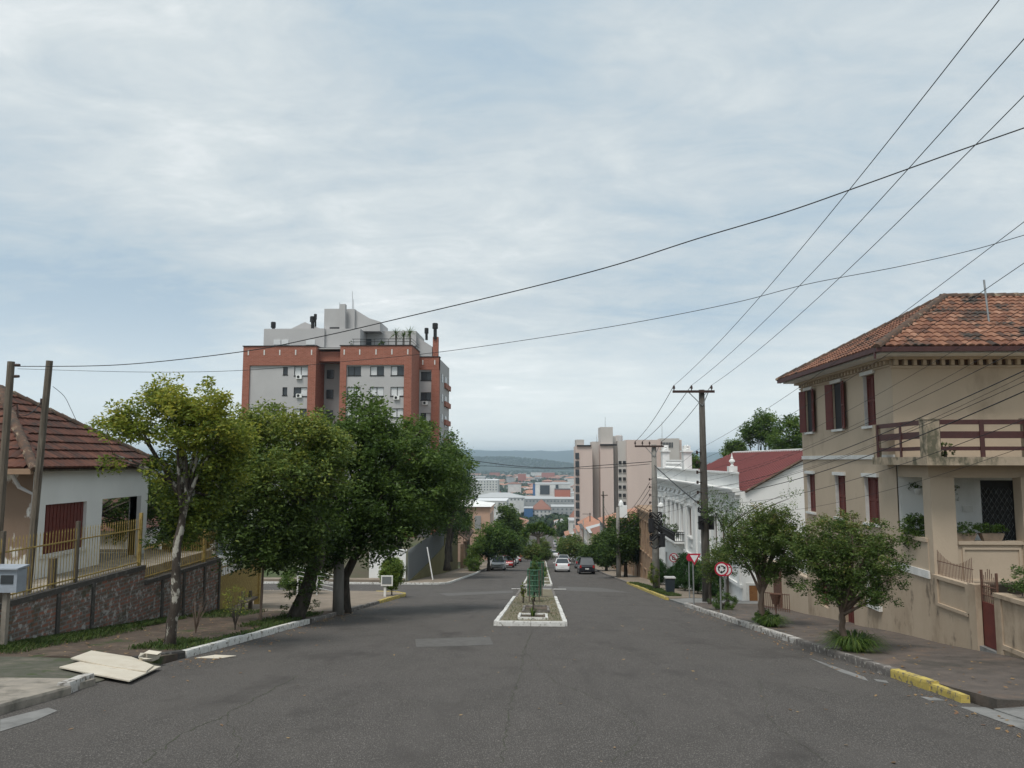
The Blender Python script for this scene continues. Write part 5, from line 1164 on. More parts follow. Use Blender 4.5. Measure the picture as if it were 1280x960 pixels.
# ================================================================ poles and cables
def timber_pole(label, x, y, ztop, zb, r, m, name='utility_pole', arm=None, lean=0.0, group=None):
    o = thing(name, label, 'utility pole', (x, y, zb), group); b = MB(); b.tube([(x+lean*(1-t)*0, y, zb-.3+(ztop-zb+.3)*t) for t in (0, .3, .7, 1)], [r*1.15, r*1.08, r*.88, r*.75], 10); b.build('shaft', m, o, smooth=True)
    if arm:
        z, xa, xb = arm; b = MB(); b.box(xa, xb, y-.12-r*.7, y-r*.7, z-.05, z+.06); b.build('crossarm', M_insul, o)
        b = MB(); b.tube([(x+(xa-x)*.45, y-r-.03, z-.05), (x, y-r*.8, z-.65)], .02, 4); b.tube([(x+(xb-x)*.45, y-r-.03, z-.05), (x, y-r*.8, z-.65)], .02, 4) if xb-x > .5 else None; b.build('brace', M_steel, o)
    return o
def insul(o, p):
    b = MB(); b.lathe((p[0], p[1], p[2]), [(.02, -.06), (.025, .04), (.06, .05), (.06, .1), (.04, .12), (.055, .14), (.03, .2)], 8); b.build('insulator', M_insul, o)
ZA = atY(866, 490, 35.4).z
x1 = 7.37; xa, xb = atY(840, 490, 35.4).x, atY(892, 490, 35.4).x
P1 = timber_pole('tall grey utility pole with long crossarm and three insulators, right of the yield sign', x1, 35.4, ZA+.1, prof(35.4)+.1, .17, M_pole, arm=(ZA, xa, xb))
tops1 = [atY(u, 489, 35.35) for u in (842.5, 864.5, 889.5)]
for t in tops1: insul(P1, (t.x, 35.35, ZA+.1))
def rack(o, x, y, z0, z1, n, m=M_insul):          # bracket of spool insulators carrying the low-voltage lines
    for k in range(n):
        z = z0+(z1-z0)*k/max(1, n-1); b = MB(); b.box(x-.3, x-.12, y-.03, y+.03, z-.02, z+.02); b.cyl((x-.3, y, z-.07), (x-.3, y, z+.07), .05, .05, 8); b.build('insulator_rack', m, o)
rack(P1, x1, 35.3, -1.9, .35, 6)
b = MB(); rr_ = random.Random(2)
for k in range(5): z = -2.55-rr_.uniform(-.35, .25); pts = [(x1+.33*math.cos(t+k), 35.2+.2*math.sin(t+k), z+.12*math.sin(2*t)) for t in [i*.6 for i in range(12)]]; b.tube(pts, .03, 4)
b.box(x1-.32, x1-.12, 35.1, 35.3, -3.1, -2.5); b.cyl((x1+.25, 35.2, -3.1), (x1+.25, 35.2, -2.5), .12, .12, 10); b.build('cable_coils', M_wire, P1)
x2, y2 = 7.05, 48.5; Z2 = atY(811, 558, y2).z; xa, xb = atY(793, 558, y2).x, atY(829, 558, y2).x
P2 = timber_pole('utility pole with crossarm and tangle of cables in front of the ochre townhouse', x2, y2, Z2+.12, prof(y2)+.1, .2, M_conc_light, arm=(Z2, xa, xb))
tops2 = [atY(u, 556, y2-.2) for u in (794, 803, 812, 827)]
for t in tops2: insul(P2, (t.x, y2-.2, Z2+.1))
rack(P2, x2, y2, -3.6, -1.2, 6)
b = MB()
for k in range(9): z = -3.4-.45*(k % 5); pts = [(x2+.38*math.cos(t+k), y2-.25+.2*math.sin(t+k), z+.2*math.sin(2*t+k)) for t in [i*.6 for i in range(12)]]; b.tube(pts, .045, 4)
b.box(x2-.45, x2-.15, y2-.5, y2-.2, -4.4, -3.6); b.cyl((x2+.35, y2-.3, -5.3), (x2+.35, y2-.3, -4.5), .2, .2, 10); b.build('cable_coils', M_wire, P2)
b = MB(); p = atY(826, 632, 48.3); b.lathe(p, [(.03, .2), (.16, .1), (.2, -.05), (.1, -.16)], 10); b.tube([p, (x2, y2, p.z)], .03, 5); b.build('lamp_head', M_white, P2)
y4 = 72.5; x4 = 7.1; P4 = timber_pole('light concrete pole among the dark trees beside the parked black car', x4, y4, atY(774, 634, y4).z, prof(y4)+.1, .2, M_conc_light)
b = MB(); p = atY(779, 640, y4); b.box(p.x-.35, p.x+.35, y4-.2, y4+.2, p.z-.5, p.z+.6); b.lathe(p+Vector((-.2, 0, .6)), [(.25, 0), (.2, .3), (.05, .5)], 8); b.build('equipment_box', M_white, P4)
y3 = 112; P3 = timber_pole('dark slim pole with small crossarm in front of the pink apartment block', atY(755, 700, y3).x, y3, atY(755, 614, y3).z, prof(y3), .16, M_pole, arm=(atY(755, 619, y3).z, atY(751, 619, y3).x, atY(759.5, 619, y3).x))
y5 = 190; P5 = timber_pole('distant pole with small crossarm left of the slim dark pole', atY(738, 700, y5).x, y5, atY(738, 641, y5).z, prof(y5), .17, M_pole, arm=(atY(738, 642.5, y5).z, atY(728, 642, y5).x, atY(739, 642, y5).x))
P6 = timber_pole('far pale pole at the right kerb near the bottom of the hill', atY(729.5, 700, 170).x, 170, atY(729, 650, 170).z, prof(170), .15, M_conc_light)
# the pole just out of view to the right that carries the span over the camera's right
x0, y0 = 7.4, 8.5; Z0 = 6.45
P0 = timber_pole('near utility pole with crossarm just beyond the right edge of the view', x0, y0, Z0, prof(y0)+.1, .17, M_pole, arm=(Z0-.1, 6.0, 8.0))
def cable(name, label, pts, r, group=None, cat='cable'):
    b = MB(); b.tube(pts, r, 5); o = b.build(name, M_wire, label=label, cat=cat, group=group, smooth=True); return o
ends0 = []
for i, (t, tgt) in enumerate(zip(tops1, ((1262, 0), (1280, 60), (1280, 125)))):
    q = atX(tgt[0], tgt[1], t.x+(.0, -.1, -.25)[i]); d = q-t; e_ = t+d*((35.35-y0+.15)/(35.35-q.y)); e_ = Vector((e_.x, e_.y, e_.z+.25)); ends0.append(e_); insul(P0, e_-Vector((0, 0, .2)))
    tt = Vector((t.x, 35.35, ZA+.3))
    lab = ('leftmost', 'middle', 'rightmost')[i]+' of the three high power lines running from the long crossarm to the top right'
    cable('power_line', lab, sag(tt, e_, .42, 24), .008, 'high power lines over the right pavement')
ext = Vector((0, -30, 3.73))
for i, (t, s2) in enumerate(zip(tops1, (tops2[0], tops2[1], tops2[3]))):
    lab = ('leftmost', 'middle', 'rightmost')[i]+' of the three power lines between the two crossarmed poles'
    cable('power_line', lab, sag((t.x, 35.35, ZA+.3), (s2.x, y2-.2, Z2+.3), .25, 12), .014, 'power lines between the crossarmed poles')
for i, (za, zb_) in enumerate(((-.5, 2.9), (-.75, 2.6), (-1.15, 2.05), (-2.1, 1.05))):
    cable('service_cable', ('thinnest', 'thin upper', 'thin middle', 'thin lowest')[i]+' stray line sagging before the beige house', sag((x1-.1, 35.3, za), Vector((7.3+.1*i, y0, zb_)), .5+.1*i, 20), .004, 'thin stray lines before the beige house')
names_b = ['topmost', 'second', 'third', 'fourth', 'fifth', 'sixth', 'lowest']
for i, (za, zb_, rr) in enumerate(((.45, 3.95, .0055), (-.05, 3.4, .0055), (-1.0, 2.2, .0055), (-1.3, 1.9, .009), (-1.42, 1.78, .0055), (-1.52, 1.68, .010), (-1.85, 1.3, .006))):
    xx = x1-.3; e_ = Vector((7.1+.04*i, y0, zb_)); cable('service_cable', names_b[i]+' of the low cables crossing before the beige house to the tall pole', sag((xx, 35.3, za), e_, .3+.06*i, 20), rr, 'low cables in front of the beige house')
    cable('service_cable', names_b[i]+' of the low cables between the tall pole and the cable-tangled pole', sag((xx, 35.3, za), (x2-.3, y2, -1.2-.34*i), .2, 10), rr, 'low cables between the right poles')
cable('service_cable', 'thick cable sloping down from the far crossarm pole to the tall pole', sag((x2, y2-.2, -.35), (x1, 35.2, -2.2), .05, 10), .03)
for i in range(5):
    cable('service_cable', names_b[i]+' of the cables running down the hill from the cable-tangled pole', sag((x2-.3, y2, -1.4-.42*i), (x4, y4-.2, -5.6-.3*i), .35, 12), .016, 'cables down the hill')
    cable('service_cable', names_b[i]+' of the cables between the concrete pole and the slim dark pole', sag((x4, y4, -5.6-.3*i), (atY(755, 640, y3).x, y3, -6.5-.8*i), .5, 10), .02, 'cables to the slim dark pole')
b = MB(); p, q = atY(755, 617, y3), atY(720, 612, y3)
# left poles
p1t, p2t = atX(14, 452, -11.75), atX(62, 451, -11.65)
def post(label, top, zb, r, m, lx, ly=0):
    o = thing('timber_post', label, 'utility pole', (top.x+lx, top.y+ly, zb)); b = MB(); n = 6
    b.tube([(top.x+lx*(1-t), top.y+ly*(1-t), zb+(top.z-zb)*t) for t in [i/n for i in range(n+1)]], [r*1.15]+[r*(1.08-.03*i) for i in range(n)], 8); b.build('shaft', m, o); return o
Q1 = post('weathered timber pole at the far left edge carrying the cross-street cables', p1t, -3.6, .08, M_wood, -.05)
Q2 = post('slightly leaning weathered timber pole before the cottage window', p2t, -3.6, .08, M_wood, -.22)
b = MB(); 
for dz in (-.08, -.33): b.cyl((p1t.x+.1, p1t.y, p1t.z+dz), (p1t.x+.2, p1t.y, p1t.z+dz), .035, .03, 8)
b.tube([(p1t.x+.1, p1t.y-.02, p1t.z-1.0), (p1t.x+.2, p1t.y, p1t.z-.95), (p1t.x+.24, p1t.y, p1t.z-1.25)], .018, 5); b.build('insulator', M_insul, Q1)
b = MB(); b.box(p2t.x-.14, p2t.x-.09, p2t.y-.05, p2t.y+.05, p2t.z-1.05, p2t.z-.9); b.build('insulator', M_insul, Q2)
A_ = Vector((p1t.x+.2, p1t.y, p1t.z-.1))
# two cables over the street
def through(pts_uvY, n=10):
    P = [atY(*q) for q in pts_uvY]; out = []
    for i in range(len(P)-1):
        p0_, p1_, p2_, p3_ = P[max(i-1, 0)], P[i], P[i+1], P[min(i+2, len(P)-1)]
        for k in range(n):
            t = k/n; out.append(.5*((2*p1_)+(p2_-p0_)*t+(2*p0_-5*p1_+4*p2_-p3_)*t*t+(3*p1_-p0_-3*p2_+p3_)*t**3))
    return out+[P[-1]]
Yc = lambda u: np.interp(u, [14, 1476], [16, 8.6])
def ysolve(u, A, B):   # depth at which the straight span A-B is seen at column u
    best = min(range(200), key=lambda i: abs((lambda r, p: p.x/p.y-r.x/r.y)(ray(u, 400), A.lerp(B, i/199)))); return A.lerp(B, best/199).y
B1 = Vector((7.3, 8.55, 4.9)); c1 = [(u, v) for u, v in ((22, 458), (150, 456), (300, 440), (400, 421), (500, 398), (660, 360), (770, 331), (870, 299), (980, 266), (1080, 231), (1180, 195), (1280, 160))]
cable('street_cable', 'thick twisted cable crossing the whole street from the left pole to the top right', through([(u, v, ysolve(u, A_, B1)) for u, v in c1])+[Vector((7.4, 8.5, atY(1420, 95, 8.6).z))], .0088)
c2 = [(u, v) for u, v in ((22, 461), (175, 465), (302, 463), (430, 452), (550, 440), (690, 420), (800, 402), (920, 378), (1010, 355), (1120, 334), (1210, 314), (1280, 294))]
cable('street_cable', 'thin cable crossing the street below the thick twisted one', through([(u, v, ysolve(u, A_, B1)) for u, v in c2])+[Vector((7.4, 8.5, atY(1420, 255, 8.6).z))], .0045)
cable('service_cable', 'short cable between the two left timber poles', sag((p1t.x+.25, p1t.y, p1t.z-1.2), (p2t.x-.12, p2t.y, p2t.z-.95), .12), .01)
cable('service_cable', 'loose thin wire drooping from the second left pole', through([(66, 483, 17.2), (80, 495, 17.4), (88, 510, 17.8), (95, 525, 18.2)], 5), .006)
cable('street_cable', 'cable spanning the road from the dark left trees to the cable-tangled pole, upper', through([(562, 571, 60), (600, 577, 58), (650, 583, 56), (700, 585, 54), (760, 581, 51), (815, 577, 48.5)]), .022)
cable('street_cable', 'cable spanning the road from the dark left trees to the cable-tangled pole, lower', through([(555, 582, 60), (610, 582.5, 58), (680, 586, 55), (750, 585, 51), (812, 580, 48.5)]), .016)

# ================================================================ signs and small street furniture
def disc(b, c, r, t, n=28): b.tube([Vector(c), Vector(c)+Vector((0, t, 0))], r, n)
def ring(b, c, r0, r1, y0, a0=0, a1=2*math.pi, n=28, t=.004):
    c = Vector(c)
    for i in range(n):
        p, q = a0+(a1-a0)*i/n, a0+(a1-a0)*(i+1)/n
        V = [c+Vector((r*math.cos(w), y0, r*math.sin(w))) for r, w in ((r0, p), (r1, p), (r1, q), (r0, q))]; b.add(V+[v_-Vector((0, t, 0)) for v_ in V], [(0, 1, 2, 3), (7, 6, 5, 4), (0, 4, 5, 1), (1, 5, 6, 2), (2, 6, 7, 3), (3, 7, 4, 0)])
def strip(b, p, q, w, y, t=.004):
    p = Vector((p[0], 0, p[1])); q = Vector((q[0], 0, q[1])); d = (q-p).normalized(); n = Vector((-d.z, 0, d.x))*w/2; o = Vector((0, y, 0)); V = [p-n+o, q-n+o, q+n+o, p+n+o]; b.prism(V, (0, -t, 0))
def sign_post(label, u, vtop, vbase, y, r, name, cat='traffic sign', tilt=0):
    base = atY(u, vbase, y); base.z = prof(y)+.1; top = atY(u, vtop, y); o = thing(name, label, cat, base)
    b = MB(); b.cyl(base-Vector((0, 0, .1)), Vector((base.x, y, top.z)), .03, .03, 8); b.build('post', M_steel, o); return o, top
o, c = sign_post('round red and white sign with three circling arrows on a grey post', 901.5, 711, 768, 27.5, .24, 'roundabout_sign')
c = Vector((c.x, 27.44, c.z)); b = MB(); disc(b, c, .245, .01); b.build('back_plate', M_steel, o)
b = MB(); disc(b, c-Vector((0, .004, 0)), .20, .004); b.build('face', M_signw, o)
b = MB(); ring(b, c, .19, .245, -.001); b.build('red_border', M_signr, o)
b = MB()
for k in range(3):
    a0 = math.radians(90+120*k+18); a1 = a0-math.radians(72); ring(b, c, .085, .125, -.005, a0, a1, 10)
    e_ = c+Vector((.105*math.cos(a1), -.005, .105*math.sin(a1))); tg = Vector((math.sin(a1), 0, -math.cos(a1))); nm_ = Vector((math.cos(a1), 0, math.sin(a1)))
    b.prism([e_-nm_*.06, e_+nm_*.06, e_+tg*.085], (0, -.004, 0))
b.build('arrows', M_signb, o)
o, c = sign_post('red bordered white triangular yield sign on a slim post before the tall utility pole', 867.5, 697, 757, 32.4, .25, 'yield_sign')
c = Vector((c.x, 32.34, c.z)); s_ = .275
T = lambda k, y: [(c.x-s_*k, c.y+y, c.z+s_*.62*k+(1-k)*0.0), (c.x+s_*k, c.y+y, c.z+s_*.62*k), (c.x, c.y+y, c.z-s_*1.1*k)]
b = MB(); b.prism(T(1.0, 0), (0, .012, 0)); b.build('red_border', M_signr, o); b = MB(); b.prism(T(.62, -.004), (0, .006, 0)); b.build('face', M_signw, o)
o, c = sign_post('round no-parking sign with barred letter E beside the white townhouse', 842, 697, 735, 50.5, .28, 'no_parking_sign')
c = Vector((c.x, 50.44, c.z)); b = MB(); disc(b, c, .29, .01); b.build('red_border', M_signr, o); b = MB(); disc(b, c-Vector((0, .004, 0)), .235, .004); b.build('face', M_signw, o)
b = MB(); X, Z = c.x, c.z
strip(b, (X-.075, Z-.135), (X-.075, Z+.135), .05, 50.43); 
for dz in (-.115, 0, .115): strip(b, (X-.05, Z+dz), (X+.09, Z+dz), .045, 50.43)
b.build('letter', M_signb, o); b = MB(); strip(b, (X-.17, Z+.17), (X+.17, Z-.17), .05, 50.42); b.build('red_bar', M_signr, o)
o, c = sign_post('back-turned round sign partly behind the roundabout sign', 907, 712, 762, 31.5, .24, 'traffic_sign'); c = Vector((c.x, 31.44, c.z)); b = MB(); disc(b, c, .25, .01); b.build('red_border', M_signr, o); b = MB(); disc(b, c-Vector((0, .004, 0)), .2, .004); b.build('face', M_signw, o)
o, c = sign_post('back-turned small red sign partly hidden behind the yield sign', 862, 697, 745, 38.5, .2, 'traffic_sign'); c = Vector((c.x, 38.44, c.z)); b = MB(); disc(b, c, .17, .01); b.build('red_border', M_signr, o)
# grey rubbish container with pale lid
y = 42.6; p = G(838, 743.5, .12); o = thing('waste_bin', 'dark blue-grey waste container with pale lid on the right verge', 'waste bin', (p.x, y, prof(y)+.13)); b = MB(); x = atY(837.5, 735, y).x; zb_ = prof(y)+.13
b.add([(x+sx*w, y+sy*w*.9, z) for z, w in ((zb_, .2), (zb_+.82, .25)) for sx, sy in ((-1, -1), (1, -1), (1, 1), (-1, 1))], [(0, 3, 2, 1), (0, 1, 5, 4), (1, 2, 6, 5), (2, 3, 7, 6), (3, 0, 4, 7), (4, 5, 6, 7)]); b.build('body', mat('bin_plastic', (.03, .04, .05), rough=.5), o)
b = MB(); b.box(x-.28, x+.28, y-.26, y+.26, zb_+.82, zb_+.88); b.build('lid', M_apgrey, o); b = MB()
for s_ in (-.18, .18): b.cyl((x+s_, y+.22, zb_+.05), (x+s_+.04, y+.22, zb_+.05), .06, .06, 8)
b.build('wheels', M_black, o)
# small metal rubbish basket near the second street tree
p = atY(970, 765, 25.5); zb_ = prof(25.5)+.12; o = thing('litter_basket', 'small rusty litter basket on a short stem beside the strappy clump', 'litter basket', (p.x, 25.5, zb_)); b = MB(); b.cyl((p.x, 25.5, zb_), (p.x, 25.5, zb_+.5), .02, .02, 6); b.build('stem', M_rust, o)
b = MB(); b.lathe((p.x, 25.5, zb_+.45), [(.1, 0), (.17, .3), (.18, .32), (.16, .3), (.09, .02)], 10); b.build('basket', M_rust, o)
# board sign by the topiary
y = 37.6; b0 = atY(481, 749, y); zb_ = prof(y)+.12; o = thing('notice_board', 'small white framed notice board on a post before the round-topped topiary', 'sign', (b0.x, y, zb_)); b = MB(); b.box(b0.x-.05, b0.x+.05, y-.04, y+.04, zb_, atY(481, 734, y).z); b.build('post', M_white, o)
a, c = atY(476.5, 719.3, y-.05), atY(491, 732.3, y-.05); b = MB(); b.box(a.x, c.x, y-.1, y-.05, c.z, a.z); fo = b.build('frame', M_white, o); b = MB(); b.box(a.x+.06, c.x-.06, y-.112, y-.1, c.z+.09, a.z-.05); b.build('panel', M_glassl, fo)
# electricity meter box
p = atX(3, 724, -11.0); o = thing('meter_box', 'grey electricity meter cabinet with small dark window at the far left edge', 'meter box', (p.x-.1, p.y, -3.9)); a, c = atY(-14, 712, p.y), atY(20, 741, p.y); b = MB(); b.box(a.x, c.x, p.y, p.y+.3, c.z, a.z); b.add([(a.x-.02, p.y-.05, a.z), (c.x+.03, p.y-.05, a.z), (c.x+.03, p.y+.33, a.z+.03), (a.x-.02, p.y+.33, a.z+.03), (a.x-.02, p.y-.05, a.z+.03), (c.x+.03, p.y-.05, a.z+.03), (c.x+.03, p.y+.33, a.z+.07), (a.x-.02, p.y+.33, a.z+.07)], [(0, 1, 5, 4), (1, 2, 6, 5), (2, 3, 7, 6), (3, 0, 4, 7), (4, 5, 6, 7), (3, 2, 1, 0)]); b.build('cabinet', mat('meter_box_grey', (.33, .37, .42), (.28, .31, .35), 5, .6), o)
a2, c2 = atY(1, 719, p.y-.01), atY(16, 730, p.y-.01); b = MB(); b.box(a2.x, c2.x, p.y-.012, p.y, c2.z, a2.z); b.build('display_window', M_glass, o); b = MB(); b.box((a.x+c.x)/2-.05, (a.x+c.x)/2+.05, p.y+.1, p.y+.2, -4.1, c.z); b.build('leg', M_conc, o)
b = MB(); x_ = atX(66, 700, -11.48); b.box(x_.x-.06, x_.x+.06, x_.y-.07, x_.y+.07, -3.0, atX(66, 698, -11.48).z); b.build('stub_post', M_wood, label='short rotten wooden stub post against the iron fence', cat='post')
b = MB()
for y in (27.6, 28.3): b.box(-10.7, -10.6, y, y+.1, prof(y), prof(y)+.75)
b.box(-10.75, -10.4, 27.5, 28.45, prof(28)+.42, prof(28)+.5); b.box(-10.5, -10.42, 27.9, 28.0, prof(28), prof(28)+.42); b.build('wooden_bench', M_wood, label='rough weathered wooden bench frame at the end of the brick wall', cat='bench')
# boards lying on the driveway
def board(label, uv, th, dz, seed):
    P = [Vector((q.x, q.y, prof(q.y)+.05+.10*min(1, max(0, (-7.1-q.x)/1.6))+dz)) for q in (G(*w, .08) for w in uv)]; b = MB(); b.prism(P, (0, 0, th)); return b.build('discarded_board', M_card, label=label, cat='board', group='discarded boards on the driveway')
board('larger pale discarded board lying flat on the driveway edge', [(74, 838), (100, 831), (201, 832), (162, 850), (118, 843)], .02, .0, 1)
board('upper pale discarded board lying across the larger one', [(88, 830), (114, 821), (165, 825), (192, 833), (183, 840), (140, 836)], .02, .03, 2)
p = G(186, 825, .12); o = thing('broken_carton', 'crumpled open carton beside the discarded boards', 'carton', p); b = MB()
b.add([p+Vector(q)*.6 for q in ((-.22, -.12, 0), (.2, -.15, 0), (.24, .15, 0), (-.2, .18, 0), (-.26, -.14, .12), (.22, -.2, .09), (.3, .16, .15), (-.2, .2, .16), (.02, -.3, .1), (-.3, .05, .2))], [(0, 1, 5, 4), (1, 2, 6, 5), (2, 3, 7, 6), (3, 0, 4, 7), (4, 5, 8), (4, 9, 7)]); b.add([p+Vector(q)*.6 for q in ((-.2, .05, .19), (.25, .0, .16), (.3, .2, .2), (-.15, .28, .23))], [(0, 1, 2, 3)]); b.build('flaps', M_card, o)

# ================================================================ cars
def paint(n, c): return mat(n, c, rough=.25, spec=.6)
CARM = {'white': paint('car_white', (.7, .7, .7)), 'red': paint('car_red', (.33, .02, .02)), 'grey': paint('car_grey', (.16, .17, .18)), 'black': paint('car_black', (.012, .013, .018)), 'silver': paint('car_silver', (.45, .46, .47))}
M_lamp = mat('headlamp', (.7, .72, .74), rough=.15, spec=.8); M_tail = mat('tail_lamp', (.35, .015, .015), rough=.2); M_plate = mat('number_plate', (.6, .6, .58), rough=.5); M_rim = mat('wheel_rim', (.4, .4, .41), rough=.35, metal=.6)
def car(label, col, x, y, away, tall=1.47, L=4.0, wid=.86, group='cars on the avenue'):
    o = bpy.data.objects.new('parked_car', None); COL.objects.link(o); ORG[o.name] = Vector((0, 0, 0)); _props(o, label, 'car', group, None)
    h = L/2; st = [(-h, .68, .34, .58), (-h+.08, .78, .22, .72), (-h+.35, .84, .2, .82), (-h+1.0, wid, .2, .93), (-.2, wid, .2, .97), (h-.9, wid, .2, 1.0), (h-.25, .84, .22, 1.0), (h-.05, .80, .26, .93), (h, .70, .38, .8)]
    b = MB(); V = []
    for yy, w, z0, z1 in st: V += [(-w*.94, yy, z0), (-w, yy, (z0+z1)*.5), (-w*.95, yy, z1-.05), (-w*.84, yy, z1), (w*.84, yy, z1), (w*.95, yy, z1-.05), (w, yy, (z0+z1)*.5), (w*.94, yy, z0)]
    n = len(st); b.add(V, [(i*8+k, (i+1)*8+k, (i+1)*8+(k+1) % 8, i*8+(k+1) % 8) for i in range(n-1) for k in range(8)]+[tuple(range(8)), tuple(range((n-1)*8, n*8))[::-1]])
    ga = [(-.80, -h+1.0, .93), (.80, -h+1.0, .93), (.80, h-.2, .99), (-.80, h-.2, .99)]; rf = [(-.60, -h+1.65, tall), (.60, -h+1.65, tall), (.62, h-.65, tall-.01), (-.62, h-.65, tall-.01)]
    up = [(q[0]*1.0, q[1], q[2]+.045) for q in rf]; b.add(rf+up, [(0, 1, 2, 3), (4, 5, 6, 7), (0, 1, 5, 4), (1, 2, 6, 5), (2, 3, 7, 6), (3, 0, 4, 7)])
    for p, q in zip(ga, rf): b.tube([p, q], .035, 5)
    for s_ in (-1, 1): b.tube([(s_*.82, .1, .96), (s_*.62, .15, tall)], .03, 5); b.box(s_*.95-.09, s_*.95+.09, -h+1.05, -h+1.15, .93, 1.05)
    body = b.build('body', CARM[col], o)
    b = MB(); b.add([(p[0]*.98, p[1], p[2]-.02) for p in ga]+[(p[0]*.98, p[1], p[2]) for p in rf], [(0, 1, 5, 4), (1, 2, 6, 5), (2, 3, 7, 6), (3, 0, 4, 7)]); b.build('windows', M_glass, o)
    for yy in (-h+.75, h-.75):
        for s_ in (-1, 1):
            b = MB(); b.cyl((s_*.68, yy, .31), (s_*.87, yy, .31), .31, .31, 16); w = b.build('wheel', M_black, o); b = MB(); b.cyl((s_*.8, yy, .31), (s_*.885, yy, .31), .19, .17, 12); b.build('rim', M_rim, w)
    for s_ in (-1, 1):
        b = MB(); b.box(s_*.6-.17, s_*.6+.17, -h-.0, -h+.2, .6, .74); b.build('headlight', M_lamp, o)
        b = MB(); b.box(s_*.7-.09, s_*.7+.09, h-.14, h+.01, .68, .95); b.build('tail_light', M_tail, o)
    b = MB(); b.box(-.2, .2, h, h+.015, .52, .64); b.build('number_plate', M_plate, o); b = MB(); b.box(-.2, .2, -h-.015, -h, .36, .48); b.build('number_plate', M_plate, o)
    b = MB(); b.box(-.4, .4, -h-.012, -h+.05, .5, .57); b.box(-.62, .62, -h-.0, -h+.1, .24, .34); b.build('grille', M_black, o)
    sl_ = math.atan2(prof(y+1)-prof(y-1), 2); yaw = math.pi if away is False else math.pi
    o.location = (x, y, prof(y)+.005)
    o.rotation_euler = (sl_, 0, 0) if not away else (-sl_, 0, math.pi)
    return o
# 'away': the car's front (-y) turned downhill, so that its tail faces the camera
car('white hatchback driving away down the right carriageway, rear window toward us', 'white', 2.42, 92, True, 1.5, 3.8)
car('black sport utility vehicle parked at the right kerb under the trees', 'black', 4.9, 86.5, True, 1.72, 4.5, .92)
car('silver car ahead of the white hatchback on the right side', 'silver', 3.3, 118, True)
car('dark grey car parked at the right kerb beyond the black vehicle', 'grey', 5.3, 104, True)
car('white car turning across the right carriageway further down', 'white', 2.8, 165, True)
car('second white car down the right carriageway, nearer the median', 'white', 1.9, 178, True)
car('white van far down the right carriageway', 'white', 7.0-.0+.2-.2, 400, True, 2.2, 5.2, 1.0)
car('small silver car far down the right carriageway', 'silver', 5.6, 300, True)
car('grey car parked far down at the right kerb', 'grey', 5.9, 230, True); car('white car parked at the right kerb halfway down', 'white', 5.9, 140, True)
car('white pickup-like car parked nearest on the left kerb facing uphill', 'white', -5.35, 97, False, 1.6, 4.4, .9)
car('bright red car parked behind the nearest white car on the left', 'red', -4.6, 106, False, 1.5, 3.9)
car('dark grey car parked behind the red car on the left', 'grey', -4.55, 114, False); car('white car parked behind the dark grey one on the left', 'white', -4.5, 123, False)
car('dark red car parked last in the left row under the tree', 'red', -4.3, 134, False); car('black car down the left carriageway halfway', 'black', -3.4, 210, False)
car('white car far down the left carriageway', 'white', -4.6, 290, False); car('silver car farther down the left carriageway', 'silver', -5.2, 350, False); car('white car parked half hidden behind the left kerb tree', 'white', -7.0+.9, 104, False)
car('black car at the bottom of the avenue', 'black', -2.6, 480, False); car('white car at the bottom of the avenue', 'white', -4.0, 540, False)

# ================================================================ trees and plants
def T(base): return Vector((base[0], base[1], prof(base[1])+.1))
tA = T((-7.83, 16.3))
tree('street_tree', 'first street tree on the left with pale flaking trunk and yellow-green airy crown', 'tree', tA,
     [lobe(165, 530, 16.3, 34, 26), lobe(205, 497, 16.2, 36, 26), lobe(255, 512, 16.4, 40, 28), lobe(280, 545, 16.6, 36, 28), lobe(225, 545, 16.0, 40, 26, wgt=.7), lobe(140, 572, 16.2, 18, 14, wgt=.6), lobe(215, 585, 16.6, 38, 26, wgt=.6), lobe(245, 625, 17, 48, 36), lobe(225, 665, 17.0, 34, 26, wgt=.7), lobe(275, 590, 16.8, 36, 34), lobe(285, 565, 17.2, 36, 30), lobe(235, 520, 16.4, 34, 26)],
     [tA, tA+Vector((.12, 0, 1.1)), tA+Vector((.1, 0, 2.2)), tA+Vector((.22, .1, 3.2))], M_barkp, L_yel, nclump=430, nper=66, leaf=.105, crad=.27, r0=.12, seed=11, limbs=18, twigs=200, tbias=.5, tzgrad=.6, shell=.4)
tB = T((-7.5, 23.7))
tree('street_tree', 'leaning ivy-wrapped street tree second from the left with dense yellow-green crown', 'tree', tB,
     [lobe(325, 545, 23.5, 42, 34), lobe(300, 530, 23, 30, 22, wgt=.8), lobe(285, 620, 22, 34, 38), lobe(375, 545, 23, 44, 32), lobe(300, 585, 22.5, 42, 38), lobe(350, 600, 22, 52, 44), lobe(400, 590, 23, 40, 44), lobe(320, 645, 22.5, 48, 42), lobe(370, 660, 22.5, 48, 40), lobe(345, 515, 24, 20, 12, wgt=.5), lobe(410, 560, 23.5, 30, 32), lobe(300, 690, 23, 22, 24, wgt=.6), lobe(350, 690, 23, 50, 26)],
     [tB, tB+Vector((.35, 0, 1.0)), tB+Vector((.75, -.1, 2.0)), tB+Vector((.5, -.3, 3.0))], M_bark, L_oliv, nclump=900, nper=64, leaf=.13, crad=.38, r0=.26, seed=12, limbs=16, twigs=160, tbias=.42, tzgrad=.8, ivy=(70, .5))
tD = T((-7.05, 28.0))
